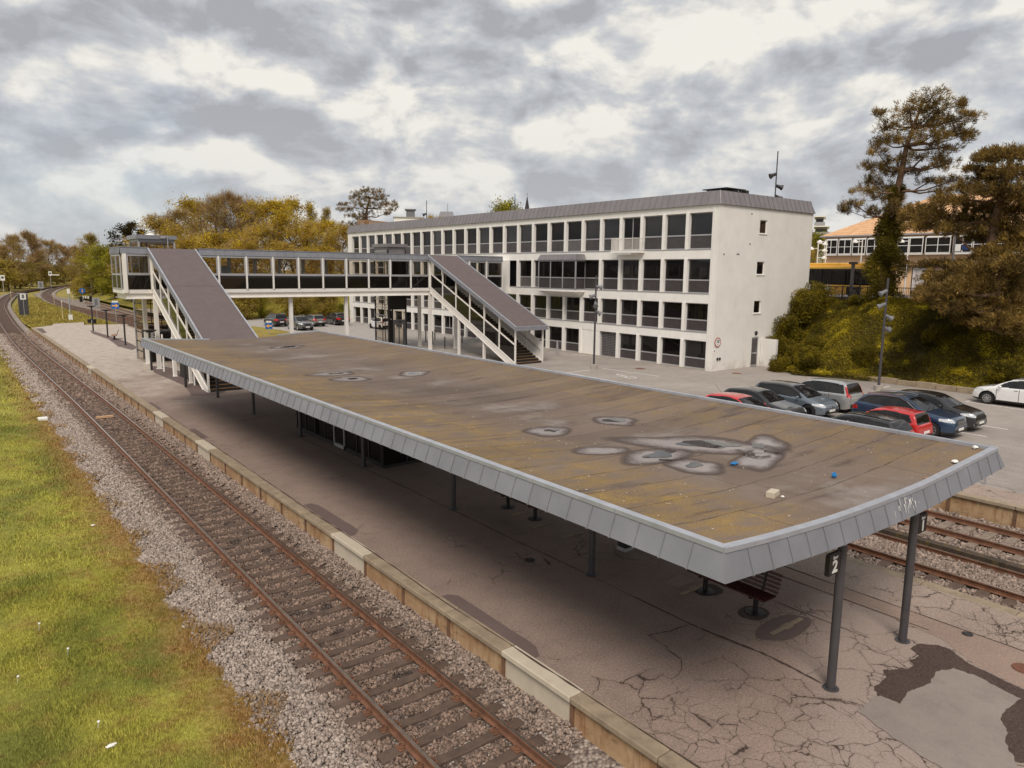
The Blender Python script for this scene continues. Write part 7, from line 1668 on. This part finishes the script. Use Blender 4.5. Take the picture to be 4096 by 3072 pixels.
board(17.2, 119, 3.4, .95, 1.35, 'grey board on a post beside the bare lamp posts, left of the arrow sign', 'alu'); board(16.6, 185, 4.6, 1.0, 1.5, 'grey signal board on a tall thin post between the two tracks on the grass island', 'alu')
t = board(9.6, 134, 3.6, .75, .9, 'white board on a thin post before a dark cabinet by the single line', 'signwhite'); cab = thing('relay_cabinet', 'dark grey upright cabinet on the grass island by the single line', 'cabinet', (9.75, 138, -.6)); MB().box(-.55, -.4, 0, .75, .4, 3.4).build('cabinet', M['post'], cab, local=True, bevel=.03); MB().box(-.6, -.45, 3.4, .8, .45, 3.5).build('lid', M['alu'], cab, local=True)
t = post_sign(14.3, 122.4, 4.4, 'white equipment post with a small box at its foot on the grass island', 'equipment_post', 'post', r=.09); MB().box(-.25, -.2, 0, .25, .2, .85).build('box', M['signwhite'], t, local=True); MB().box(-.17, -.12, 3.9, .17, .12, 4.6).build('head', M['signwhite'], t, local=True)
M['mark'] = mat('faded_yellow', (.62, .50, .28), .6)
for x, y, h, lb in ((13.3, 122, 3.3, 'short yellowish marker post beside the white equipment post'), (17.9, 176, 2.6, 'yellowish marker post at the right edge of the grass island'), (12.4, 205, 2.2, 'white and yellow marker post beside the far bend of the single line'), (22.9, 190, 1.3, 'small yellow marker left of the buffer stop')):
    t = thing('marker_post', lb, 'post', (x, y, -.6), 'marker posts along the tracks'); MB().tube((0, 0, 0), (0, 0, h*.8), .045, n=8).build('post', M['mark'], t, local=True); MB().tube((0, 0, h*.8), (0, 0, h*.8+.3), .05, n=8).build('top', M['signwhite'], t, local=True)
cab = thing('ground_box', 'small black box with a white mark on the grass by the end of the platform', 'box', (15.6, 112.5, -.6)); MB().box(-.5, -.3, 0, .5, .3, .75).build('box', M['black'], cab, local=True, bevel=.03); MB().box(-.1, -.31, .2, .1, -.30, .6).build('mark', M['signwhite'], cab, local=True)
def light_signal(x, y, h, label, arm=False):
    t = thing('railway_signal', label, 'signal', (x, y, -.7), 'railway signals in the distance'); MB().tube((0, 0, 0), (0, 0, h), .09, n=8).build('mast', M['alu'], t, local=True); MB().box(-.55, -.1, h-1.6, .55, .1, h).build('signal_head', M['signwhite'], t, local=True); MB().box(-.3, -.12, h-1.0, .3, -.10, h-.4).build('lamp', M['dark'], t, local=True)
    if arm: MB().box(.5, -.06, h-1.5, 3.0, .06, h-1.15).build('arm', M['signwhite'], t, local=True)
    return t
light_signal(14.2, 262, 5.2, 'white signal on a pole left of the single line before the wood'); light_signal(33.0, 330, 6.0, 'white signal with a side arm where the rails vanish', True)
t = tag(MB().box(3.3, 43.6, -.72, 3.72, 44.1, -.58).build('stone_slab', M['signwhite'], bevel=.02), 'white stone slab lying at the edge of the grass', 'slab')
t = tag(MB().box(5.75, 42.55, -.70, 6.55, 42.72, -.60).build('plank', mat('raw_plank', (.60, .38, .22), .7)), 'short pale plank lying between the rails', 'plank')
bag(1.55, 12.6, .08, .05, .05, 21, 'pale crumpled plastic lying in the grass nearest the camera', M['signwhite'], 'plastic_litter').location.z = -.68
bag(3.0, 24.5, .06, .05, .04, 22, 'white scrap lying in the grass farther along the line', M['signwhite'], 'plastic_litter').location.z = -.66
# grass patch with the left-pointing sign beside the far car park
sheet('lawn', [(24.5, 70), (29.5, 73.5), (31.0, 79), (31.2, 84), (30.6, 90), (29, 98), (26, 104), (20, 108), (20, 104), (24.5, 96)], .012, M['grass'])
